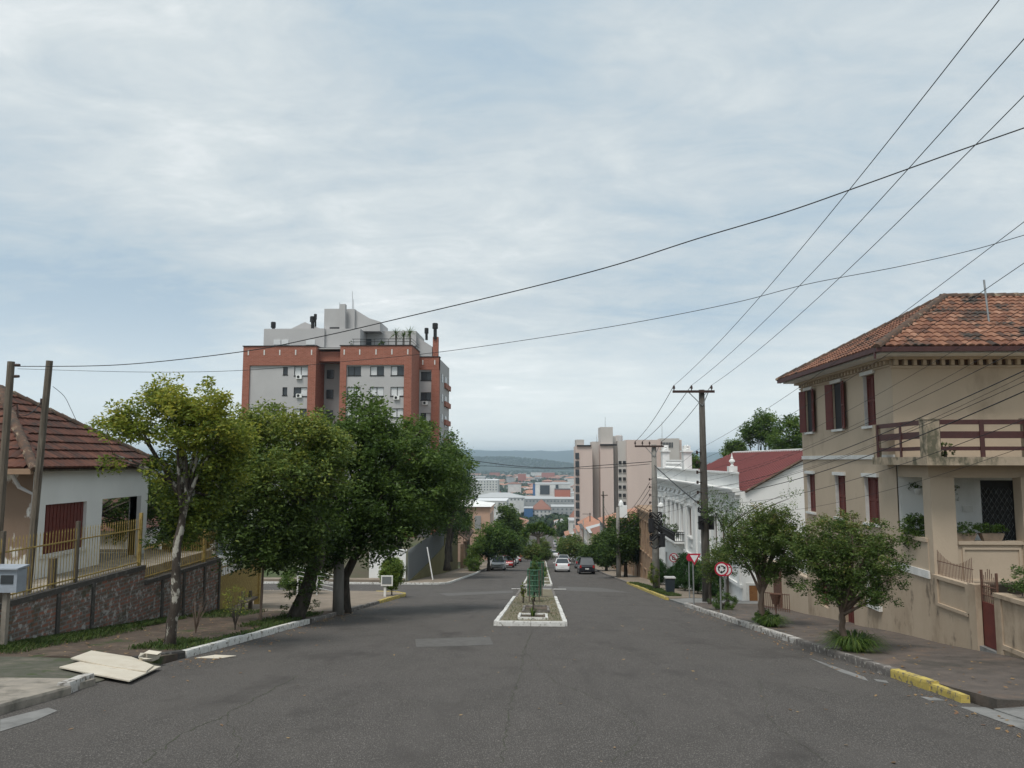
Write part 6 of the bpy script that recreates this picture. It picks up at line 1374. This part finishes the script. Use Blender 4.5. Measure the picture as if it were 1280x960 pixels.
tree('street_tree', 'dark green dense street tree third from the left behind the concrete post', 'tree', tD,
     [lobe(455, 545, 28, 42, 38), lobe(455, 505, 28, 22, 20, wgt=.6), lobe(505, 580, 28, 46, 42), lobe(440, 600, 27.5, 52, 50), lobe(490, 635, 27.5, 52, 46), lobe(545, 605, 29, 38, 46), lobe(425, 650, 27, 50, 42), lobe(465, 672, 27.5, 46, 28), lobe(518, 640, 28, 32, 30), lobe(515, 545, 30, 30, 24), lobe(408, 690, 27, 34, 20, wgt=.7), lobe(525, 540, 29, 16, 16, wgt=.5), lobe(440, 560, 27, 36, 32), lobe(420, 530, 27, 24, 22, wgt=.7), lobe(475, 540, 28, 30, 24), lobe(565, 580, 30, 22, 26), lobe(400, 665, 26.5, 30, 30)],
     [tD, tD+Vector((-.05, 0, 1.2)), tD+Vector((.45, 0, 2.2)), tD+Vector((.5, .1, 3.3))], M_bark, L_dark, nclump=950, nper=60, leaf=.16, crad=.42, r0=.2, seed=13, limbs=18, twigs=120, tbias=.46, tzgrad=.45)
for k, (u, v, ru, rv, Y, nm) in enumerate(((560, 600, 28, 42, 70, 'dark green garden tree rising behind the olive wall'), (500, 610, 50, 60, 66, 'wide dark garden tree behind the white corner wall'))):
    bs = Vector((atY(u, v, Y).x, Y, -9.7)); tree('garden_tree', nm, 'tree', bs, [lobe(u, v-10, Y, ru, rv), lobe(u+12, v+15, Y, ru*.7, rv*.8), lobe(u-12, v+18, Y, ru*.8, rv*.8), lobe(u+2, v-38 if k == 0 else v-20, Y, ru*.45, rv*.5)], [bs, bs+Vector((0, 0, 2)), bs+Vector((.3, 0, 4))], M_bark, L_dark, nclump=260, nper=60, leaf=.28, crad=.9, r0=.28, seed=20+k, limbs=8, twigs=30, tbias=.32)
bs = Vector((atY(560, 650, 74).x, 76, -9.7)); tree('garden_tree', 'low dark tree hanging over the grey metal fence', 'tree', bs, [lobe(545, 648, 76, 34, 18), lobe(572, 652, 80, 18, 22)], [bs, bs+Vector((0, 0, 1.5)), bs+Vector((.2, 0, 2.5))], M_bark, L_dark, nclump=200, nper=50, leaf=.26, crad=.8, r0=.2, seed=24, limbs=6, twigs=20, tbias=.25)
bs = Vector((-13.6, 27.6, -4.9)); tree('garden_tree', 'dark shrubby tree behind the lower iron fence, filling the gap under the first street tree', 'tree', bs, [lobe(245, 640, 27.5, 44, 36), lobe(215, 625, 27, 26, 34), lobe(285, 655, 28, 40, 34), lobe(255, 595, 28, 36, 28), lobe(205, 660, 26.5, 16, 24, wgt=.6), lobe(285, 600, 27, 34, 34), lobe(240, 675, 27, 30, 18)], [bs, bs+Vector((0, 0, .8)), bs+Vector((.1, 0, 1.6))], M_bark, L_dark, nclump=420, nper=56, leaf=.14, crad=.36, r0=.14, seed=26, limbs=14, twigs=70, tbias=.28, tzgrad=.4)
bs = Vector((-15.6, 26.4, -3.1)); tree('garden_tree', 'dark tree seen through the open porch of the cottage', 'tree', bs, [lobe(155, 645, 27.5, 34, 28), lobe(180, 620, 28, 30, 30)], [bs, bs+Vector((0, 0, .8)), bs+Vector((.1, 0, 1.2))], M_bark, L_dark, nclump=160, nper=50, leaf=.13, crad=.3, r0=.1, seed=27, limbs=8, twigs=40, tbias=.3)
def small_tree(label, u, vb, Y, lob, lm, seed, n=120, leaf=.2, crad=.5, r0=.14, name='street_tree', tb=.45, zb=None, group=None, per=55, x=None):
    bs = Vector((atY(u, 600, Y).x if x is None else x, Y, prof(Y)+.1 if zb is None else zb)); hz = min(l[0].z-l[3]*.3 for l in lob)-bs.z
    return tree(name, label, 'tree', bs, lob, [bs, bs+Vector((.02, 0, max(.4, hz*.5))), bs+Vector((.05, 0, max(.8, hz)))], M_bark, lm, nclump=n, nper=per, leaf=leaf, crad=crad, r0=r0, seed=seed, limbs=7, twigs=40, tbias=tb, group=group)
small_tree('round-crowned tree on the left kerb beside the parked white car', 611, 712, 93, [lobe(618, 676, 93, 22, 18), lobe(606, 684, 93, 14, 14), lobe(634, 680, 93, 14, 14), lobe(622, 664, 94, 14, 10), lobe(640, 690, 94, 10, 8)], L_mid, 31, 260, .3, .75, .22, tb=.4)
small_tree('taller dark tree behind the round-crowned left kerb tree', 636, 700, 135, [lobe(636, 648, 135, 12, 16), lobe(645, 662, 135, 10, 12), lobe(628, 660, 135, 10, 12)], L_dark, 32, 160, .42, 1.0, .25, x=-6.6)
small_tree('small bright tree at the left row of parked cars', 652, 700, 165, [lobe(650, 680, 165, 8, 12), lobe(646, 690, 165, 8, 8)], L_mid, 33, 90, .45, 1.0, .2, x=-5.8)
small_tree('bushy light green shrub tree by the arched gateway', 597, 700, 92, [lobe(594, 690, 90, 10, 12), lobe(590, 702, 90, 9, 9), lobe(598, 678, 91, 6, 10)], L_mid, 34, 110, .22, .5, .1, name='shrub_tree', tb=.65)
bush('shrub', 'low bright green shrub at the foot of the arched gateway', 'shrub', (atY(592, 700, 88).x, 88, prof(88)+.1), .9, .75, L_mid, 60, 50, .16, 35, tb=.7)
small_tree('dark bank of foliage beside the lower left pavement', 655, 690, 230, [lobe(652, 668, 230, 8, 8), lobe(648, 674, 230, 7, 8)], L_dark, 36, 80, .6, 1.3, .25, x=-7)
# right side trees, downhill
small_tree('large dark tree nearest the ochre townhouse on the right', 790, 715, 74, [lobe(790, 660, 74, 18, 18), lobe(778, 680, 73, 20, 20), lobe(795, 685, 75, 14, 18), lobe(770, 660, 75, 12, 12), lobe(762, 695, 74, 14, 12)], L_dark, 41, 330, .26, .62, .2, tb=.3, x=7.9)
small_tree('dark green tree behind the black parked vehicle on the right', 752, 715, 92, [lobe(750, 690, 92, 16, 16), lobe(738, 694, 93, 12, 12), lobe(758, 675, 92, 12, 12)], L_dark, 42, 220, .3, .7, .2, tb=.38, x=7.6)
small_tree('bronze-green tree downhill of the dark trees on the right', 722, 705, 120, [lobe(722, 688, 120, 12, 11), lobe(712, 684, 120, 9, 9), lobe(716, 678, 122, 10, 8)], L_warm, 43, 150, .36, .85, .18, tb=.5, x=6.6)
small_tree('small light green tree far down the right pavement', 709, 700, 150, [lobe(708, 682, 150, 9, 8), lobe(703, 690, 150, 5, 6)], L_mid, 44, 90, .42, .9, .16, tb=.5, x=7.3)
small_tree('dark tree far down by the right kerb', 702, 690, 330, [lobe(704, 662, 330, 9, 9), lobe(712, 658, 335, 8, 8)], L_dark, 45, 90, .9, 2, .3, tb=.35, x=8.4)
# near right street trees
t3 = T((6.42, 16.9)); t2 = T((6.4, 22.9))
tree('street_tree', 'nearest right street tree with bronze-green rounded crown rising from a strappy clump', 'tree', t3,
     [lobe(1050, 672, 16.9, 42, 30), lobe(1030, 700, 16.8, 32, 34), lobe(1080, 705, 16.6, 42, 32), lobe(1108, 722, 16.6, 26, 18, wgt=.6), lobe(1040, 735, 16.8, 36, 20), lobe(1090, 745, 16.5, 26, 16, wgt=.5), lobe(1010, 680, 17, 18, 22), lobe(1125, 695, 16.6, 14, 14, wgt=.4), lobe(1065, 645, 17, 16, 12, wgt=.5), lobe(1100, 680, 16.8, 22, 22)],
     [t3, t3+Vector((-.08, 0, .5)), t3+Vector((-.05, 0, .95))], M_barkr, L_warm, nclump=560, nper=60, leaf=.06, crad=.16, r0=.085, seed=51, limbs=20, twigs=190, tbias=.4, tzgrad=.5, shell=.4)
tree('street_tree', 'second right street tree with rounded green crown and forked reddish trunk', 'tree', t2,
     [lobe(955, 672, 22.9, 42, 30), lobe(930, 690, 22.8, 32, 28), lobe(985, 690, 22.6, 28, 34), lobe(960, 650, 23, 28, 22), lobe(975, 712, 22.8, 24, 14), lobe(918, 672, 22.8, 18, 18, wgt=.5), lobe(985, 655, 23, 14, 14, wgt=.5)],
     [t2, t2+Vector((-.08, 0, .6)), t2+Vector((-.02, 0, 1.1))], M_barkr, L_warm, nclump=520, nper=60, leaf=.075, crad=.2, r0=.1, seed=52, limbs=18, twigs=160, tbias=.36, tzgrad=.45, shell=.4)
small_tree('small bushy street tree beside the tall utility pole', 898, 755, 33, [lobe(898, 700, 33, 20, 16), lobe(888, 712, 33, 14, 14), lobe(908, 690, 33, 14, 10)], L_warm, 53, 120, .08, .24, .07, tb=.45, x=7.0)
b_ = Vector((8.2, 35.0, prof(35)+.1)); tree('street_tree', 'wispy open-branched tree before the gable of the white townhouse', 'tree', b_, [lobe(905, 640, 34, 26, 18), lobe(930, 640, 34, 22, 16), lobe(890, 632, 34, 16, 12), lobe(985, 625, 34.5, 8, 26, wgt=.5)], [b_, b_+Vector((.05, 0, 2)), b_+Vector((.1, 0, 3.2))], M_bark, L_mid, nclump=90, nper=24, leaf=.09, crad=.3, r0=.06, seed=54, limbs=14, twigs=70, tbias=.5)
for k, (u, v, ru, rv, Y, nm, ln) in enumerate(((950, 535, 20, 18, 95, 'rounded tree rising behind the red roof of the white townhouse', L_mid), (985, 545, 22, 26, 85, 'bushy tree behind the red roof, next to the beige house', L_mid), (868, 585, 10, 16, 95, 'small dark tree showing over the white townhouse parapet', L_dark), (920, 560, 12, 8, 110, 'low distant tree over the red roof ridge', L_dark))):
    bs = Vector((atY(u, v, Y).x, Y, prof(Y)-.2)); tree('background_tree', nm, 'tree', bs, [lobe(u, v, Y, ru, rv), lobe(u-ru*.6, v+rv*.5, Y, ru*.6, rv*.6), lobe(u+ru*.5, v+rv*.6, Y, ru*.7, rv*.7), lobe(u+ru*.3, v-rv*.6, Y, ru*.45, rv*.4, wgt=.6)], [bs, bs+Vector((.2, 0, 5)), bs+Vector((.3, 0, 9))], M_bark, ln, nclump=150, nper=50, leaf=.32, crad=.8, r0=.3, seed=60+k, limbs=9, twigs=50, tbias=.5)
# palms
def palm(label, base, H, n, L, seed, lm=None, name='palm_tree', lw=.12):
    rnd = random.Random(seed); o = thing(name, label, 'palm', base); B_ = Vector(base); b = MB(); b.tube([B_-Vector((0, 0, .1)), B_+Vector((.02*H, 0, H*.5)), B_+Vector((0, 0, H))], [L*.1, L*.07, L*.08], 8); b.build('trunk', M_wood, o)
    b = MB(); top = B_+Vector((0, 0, H))
    for i in range(n):
        a = rnd.uniform(0, 6.28); el = rnd.uniform(-.2, 1.3); dr = Vector((math.cos(a)*math.cos(el), math.sin(a)*math.cos(el), math.sin(el))); sd_ = dr.cross(Vector((0, 0, 1))); sd_.normalize(); prev = None; l_ = L*rnd.uniform(.7, 1.1); t_ = rnd.random()
        for k in range(5):
            t = k/4; q = top+dr*l_*t-Vector((0, 0, l_*.35*t*t)); w = lw*L*(1-t*.85)*.5; cur = (q-sd_*w, q+sd_*w)
            if prev: b.quad(prev[0], prev[1], cur[1], cur[0], t_)
            prev = cur
    b.build('fronds', lm or L_mid, o); return o
def yucca(label, u, vtop, Y, spread, seed, nheads=8):
    """branching tree of leaf rosettes"""
    rnd = random.Random(seed); B_ = Vector((atY(u, 700, Y).x, Y, prof(Y)+.1)); o = thing('yucca_tree', label, 'tree', B_); b = MB(); f_ = MB(); Zt = atY(u, vtop, Y).z; H = Zt-B_.z
    b.tube([B_, B_+Vector((.1, 0, H*.4)), B_+Vector((-.05, 0, H*.74))], [.3, .24, .2], 8)
    for i in range(nheads):
        w_ = (i/(nheads-1)-.5)*2; e_ = B_+Vector((spread*w_, rnd.uniform(-.8, .8), H*(.86-.16*w_*w_+.1*rnd.random()))); b.tube(bez(B_+Vector((-.05, 0, H*.7)), B_+Vector(((e_.x-B_.x)*.7, 0, H*.76)), e_, 5), [.18, .15, .13, .12, .11, .1], 6)
        for k in range(130):
            a = rnd.uniform(0, 6.28); el = rnd.uniform(-.9, 1.4); dr = Vector((math.cos(a)*math.cos(el), math.sin(a)*math.cos(el), math.sin(el))); sd_ = dr.orthogonal().normalized()*.05; l_ = rnd.uniform(.6, 1.05); sd_ = sd_*1.4; f_.add([e_-sd_, e_+sd_, e_+dr*l_*.6+sd_, e_+dr*l_, e_+dr*l_*.6-sd_], [(0, 1, 2, 3, 4)], rnd.random())
    b.build('trunk', M_wood, o); f_.build('leaves', L_mid, o)
yucca('branching yucca-like tree with leaf rosettes standing in the median', 673, 655, 112, 1.9, 3)
for k, (u, v, Y, ru, rv, nm) in enumerate(((666, 690, 92, 10, 9, 'bushy bronze-green tree in the median left of the yucca trunk'), (680, 690, 104, 10, 10, 'bushy bronze-green tree in the median right of the yucca trunk'), (675, 680, 170, 9, 10, 'far green tree in the median behind the yucca'))):
    small_tree(nm, u, 700, Y, [lobe(u, v, Y, ru, rv), lobe(u-3, v+4, Y, ru*.7, rv*.6)], L_warm, 70+k, 110, .24, .5, .1, name='median_tree', x=-.3+(.25 if k == 1 else 0))
for k, (x, y, lb) in enumerate(((-.6, 66, 'nearest'), (.1, 72, 'second'), (-.4, 80, 'third'), (.2, 88, 'farthest'))): spiky('median_agave', lb+' strappy agave clump in the median beyond the green guards', 'plant', (x, y, prof(y)+.1), .7, 70, L_mid, 80+k, 'agave clumps in the median', .8, .06)
palm('palm with drooping fronds at the end of the olive wall', (atY(585, 670, 101).x, 101, prof(101)+1.5), 4.2, 60, 2.6, 5, L_dark)
palm('distant palm tip over the red roof ridge', (atY(905, 560, 90).x, 90, prof(90)), -prof(90)+.3, 40, 1.6, 6, L_dark)
for k, (u, sc) in enumerate(((490, 1.0), (500, .85), (508, 1.05))):
    bx_ = ax(u); palm(('left', 'middle', 'right')[k]+' palm of the three on the apartment roof terrace', (bx_, AY+2.2, zt-.2), 2.2*sc, 46, 1.7*sc, 90+k, L_dark, 'terrace_palm', .07)
bush('terrace_plant', 'small round potted shrub on the apartment roof terrace', 'plant', (ax(472), AY+2, zt-.1), .5, .6, L_dark, 20, 40, .15, 95); bush('terrace_plant', 'small spiky plant at the left end of the apartment roof terrace', 'plant', (ax(432.5), AY+2, zt-.1), .3, .6, L_dark, 14, 30, .12, 96)
# green tree guards with saplings
def guard(label, x, y, r, h, z0, seed, dark=False):
    zb_ = prof(y)+.12; o = thing('tree_guard', label, 'tree guard', (x, y, zb_), 'tree guards in the median'); b = MB()
    for k in range(4): a = math.pi/4+k*math.pi/2; b.box(x+r*math.cos(a)-.025, x+r*math.cos(a)+.025, y+r*math.sin(a)-.025, y+r*math.sin(a)+.025, zb_-.05, zb_+z0+h)
    b.build('legs', M_wood if not dark else M_blackstone, o); b = MB(); n = 22
    for k in range(n): a = 2*math.pi*k/n; b.tube([(x+r*math.cos(a), y+r*math.sin(a), zb_+z0), (x+r*math.cos(a), y+r*math.sin(a), zb_+z0+h)], .011, 4)
    for j in range(6):
        z = zb_+z0+h*j/5; b.tube([(x+r*math.cos(a), y+r*math.sin(a), z) for a in [2*math.pi*k/n for k in range(n+1)]], .017, 4)
    # solid mesh band
    V = []; n = 16
    for k in range(n):
        a = 2*math.pi*k/n; a2 = a+2*math.pi/n*.62
        for j in range(5): z = zb_+z0+h*j/5; q = [(x+r*.94*math.cos(w_), y+r*.94*math.sin(w_), zz) for w_, zz in ((a, z+.04), (a2, z+.04), (a2, z+h/5-.03), (a, z+h/5-.03))]; b.add(q, [(0, 1, 2, 3)]) if (k*3+j*5) % 4 else None
    b.build('cage', M_guard, o)
    bush('median_sapling', 'young leafy sapling growing inside the '+label.split(' tree guard')[0]+' tree guard', 'sapling', (x, y, zb_), r*.9, .5, L_mid, 40, 34, .08, seed, stem=z0+h*.45)
guard('nearest green mesh tree guard', -.32, 34.6, .30, 1.12, .25, 1); guard('second green mesh tree guard', -.22, 39.5, .34, 1.15, .5, 2)
bush('median_sapling', 'slim dark bushy sapling left of the nearest green guard', 'sapling', (-.78, 33.4, prof(33.4)+.1), .13, .38, L_yel, 30, 30, .05, 3, stem=.15)
spiky('median_sapling', 'small dark-stemmed sprout in the front white-edged pit of the median', 'sapling', (-.28, 25.6, prof(25.6)+.12), .16, 26, L_dark, 4, h=.42, w=.02)
bush('median_sapling', 'thin stick sapling between the two edged pits of the median', 'sapling', (-.3, 28.6, prof(28.6)+.12), .08, .22, L_dark, 14, 24, .04, 6, stem=.12)
# topiary
p = T((-7.45, 38.8)); o = bush('topiary', 'clipped round-topped topiary with bright tips on the left corner pavement', 'topiary', p, .62, .82, L_top, 220, 70, .1, 101, stem=.3, tb=.62)
sp_ = MB()
# sidewalk clumps under the right trees
spiky('border_grass', 'large strappy grass clump at the foot of the nearest right street tree', 'plant', (6.5, 16.75, prof(16.75)+.12), .62, 700, L_mid, 102, None, .52, .012)
spiky('border_grass', 'strappy grass clump at the foot of the second right street tree', 'plant', (6.5, 22.6, prof(22.6)+.12), .5, 450, L_mid, 103, None, .45, .013)
bush('round_bush', 'low round bush at the foot of the roundabout sign', 'bush', (6.75, 29.6, prof(29.6)+.1), .55, .33, L_mid, 70, 60, .05, 104)
bush('round_bush', 'low rounded foliage filling the strappy clump by the second right tree', 'bush', (6.45, 22.9, prof(22.9)+.1), .42, .22, L_mid, 40, 50, .05, 105)
# hedges before the white townhouse
for k, (y, rx, rz, lb) in enumerate(((57.0, .55, .95, 'farthest clipped hedge block before the white townhouse'), (50.5, .45, .7, 'low clipped hedge between the no-parking sign and the tall hedge'), (46.6, .6, 1.15, 'tall dark clipped hedge behind the yield sign'), (42.8, .55, .95, 'dark clipped hedge right behind the tall utility pole'), (39.4, .5, .8, 'nearest clipped hedge beside the small brown cellar door'))):
    bush('clipped_hedge', lb, 'hedge', (8.45, y, prof(y)+.1), rx, rz, L_hedge, 210, 60, .085, 110+k, 'clipped hedges along the white townhouse', ry=1.5)
bush('roadside_shrub', 'thin yellowish shrub beside the cable-tangled pole', 'shrub', (6.75, 47.5, prof(47.5)+.1), .35, .75, L_yel, 50, 36, .07, 120, stem=.2)
# saplings left
for k, (x, y, h, m_, lb) in enumerate(((-8.6, 19.3, .9, M_barkr, 'bare reddish twiggy sapling beside the first street tree'), (-8.0, 20.3, .95, M_bark, 'small thin-leaved green sapling on the left verge'))):
    o = thing('sapling', lb, 'sapling', (x, y, prof(y)+.1)); b = MB(); rnd = random.Random(k); tips = []
    for i in range(16): 
        e_ = Vector((x+rnd.uniform(-.35, .35), y+rnd.uniform(-.3, .3), prof(y)+.1+h*rnd.uniform(.6, 1.15))); b.tube(bez(Vector((x, y, prof(y)+.05)), Vector((x, y, prof(y)+h*.4)), e_, 4), [.014, .01, .008, .006, .003], 4); tips.append(tuple(e_))
    b.build('stem', m_, o)
    if k: V, T_ = leaves_np(np.array(tips), np.full(16, .16), 30, .05, np.full(16, .7), RNG); quads_obj('crown', V, T_, L_yel, o)
bs = T((-8.1, 22.4)); tree('young_tree', 'thin straight young trunk between the sapling and the ivy-wrapped tree', 'tree', bs, [lobe(338, 690, 22, 14, 16)], [bs, bs+Vector((.02, 0, 1.2)), bs+Vector((.05, 0, 2.4))], M_barkr, L_dark, nclump=30, nper=40, leaf=.08, crad=.25, r0=.045, seed=77, limbs=4, twigs=20)
CP = timber_pole('stout pale concrete post rising into the dark street tree on the left', -7.05, 27.0, -.4, prof(27)+.1, .17, M_conc_light, name='concrete_post')

# ================================================================ ground cover: grass tufts, fallen leaves
def tufts(name, label, spots, n, h, m, seed):
    rng = np.random.default_rng(seed); P = []
    for x0, x1, y0, y1, dz, w in spots:
        k = int(n*w); xx = rng.uniform(x0, x1, k); yy = rng.uniform(y0, y1, k); P.append(np.stack([xx, yy, np.interp(yy, PY, PZ)+dz], 1))
    P = np.concatenate(P); k = len(P); a = rng.uniform(0, 6.28, k); d = np.stack([np.cos(a), np.sin(a), np.zeros(k)], 1); H = h*rng.uniform(.4, 1.3, (k, 1)); up = np.array([0, 0, 1.0]); s = np.stack([-d[:, 1], d[:, 0], np.zeros(k)], 1)*.006
    V = np.stack([P-s, P+s, P+up*H*.75+d*H*.25+s*.7, P+up*H+d*H*rng.uniform(.3, .8, (k, 1))], 1).reshape(-1, 3)
    quads_obj(name, V, np.clip(rng.normal(.5, .25, k), 0, 1), m, None, kind='stuff', label=label)
sp_ = [(-11.25, -10.75, 14.6, 23.5, .11, 1.1), (-11.25, -10.2, 15, 20, .11, .3), (-8.4, -7.4, 15.7, 17.5, .11, .16), (-8.2, -7.3, 21, 26, .11, .3), (-11.2, -10.6, 12.3, 14.6, .11, .1), (-11.2, -9.5, 24, 27, .11, .2), (-7.35, -7.2, 15.5, 23.5, .11, .12)]
tufts('grass', 'grass growing along the foot of the brick wall and the left verge', sp_, 9000, .1, M_grass, 1)
tufts('median_grass', 'sparse grass and weeds on the median', [(-1.2, .6, 23.6, 38, .1, .35), (-1.2, .6, 56, 110, .1, 1.2)], 5000, .05, M_grass, 2)
tufts('verge_grass', 'grass strip behind the right yellow kerb', [(6.35, 7.0, 39.5, 47, .13, 1), (6.6, 7.3, 47, 60, .13, 1)], 4000, .1, M_grass, 3)
def litter(name, label, spots, n, size, cols, seed):
    rng = np.random.default_rng(seed); P = []
    for x0, x1, y0, y1, dz, w in spots:
        k = int(n*w); xx = rng.uniform(x0, x1, k); yy = rng.uniform(y0, y1, k); P.append(np.stack([xx, yy, np.interp(yy, PY, PZ)+dz+.012], 1))
    P = np.concatenate(P); k = len(P); a = rng.uniform(0, 6.28, k); u = np.stack([np.cos(a), np.sin(a), rng.uniform(-.25, .25, k)], 1); w = np.stack([-np.sin(a), np.cos(a), rng.uniform(-.25, .25, k)], 1); L = size*rng.uniform(.5, 1.3, (k, 1))
    V = np.stack([P-u*L, P+w*L*.6, P+u*L, P-w*L*.6], 1).reshape(-1, 3); quads_obj(name, V, rng.random(k), leafmat(name+'_colour', cols, .1), None, kind='stuff', label=label)
litter('fallen_leaves', 'scattered dry leaves along the kerbs and under the trees', [(-7.0, -6.2, 14, 36, .0, .5), (-11, -7.3, 14.6, 30, .12, .8), (6.2, 9.0, 11, 34, .13, .5), (5.4, 6.0, 9, 34, 0, .35), (-6.2, 5.4, 4, 40, 0, .25), (-7.6, -6.6, 24, 28, .02, .5), (-1.2, .6, 23.6, 38, .11, .35)], 700, .035, [(.10, .06, .03), (.22, .13, .06), (.3, .2, .09), (.16, .08, .05)], 3)
# piece of brown cardboard by the kerb
p = G(265, 822, .0); b = MB(); b.prism([p+Vector(q) for q in ((-.3, -.1, .01), (.2, -.12, .01), (.45, .1, .01), (.0, .15, .01))], (0, 0, .01)); b.build('flattened_carton', M_card, label='flat scrap of brown cardboard in the gutter by the white kerb', cat='carton')

# ================================================================ haze
hz_ = bpy.data.materials.new('haze_air'); hz_.use_nodes = True; t = hz_.node_tree; t.nodes.clear(); pv = t.nodes.new('ShaderNodeVolumePrincipled'); pv.inputs['Color'].default_value = (.70, .85, 1.0, 1); pv.inputs['Density'].default_value = 1.5e-4; pv.inputs['Anisotropy'].default_value = .45
om = t.nodes.new('ShaderNodeOutputMaterial'); t.links.new(pv.outputs[0], om.inputs['Volume'])
b = MB(); b.box(-5950, 5950, -90, 11950, -64.5, 130); b.build('haze', hz_, kind='stuff')
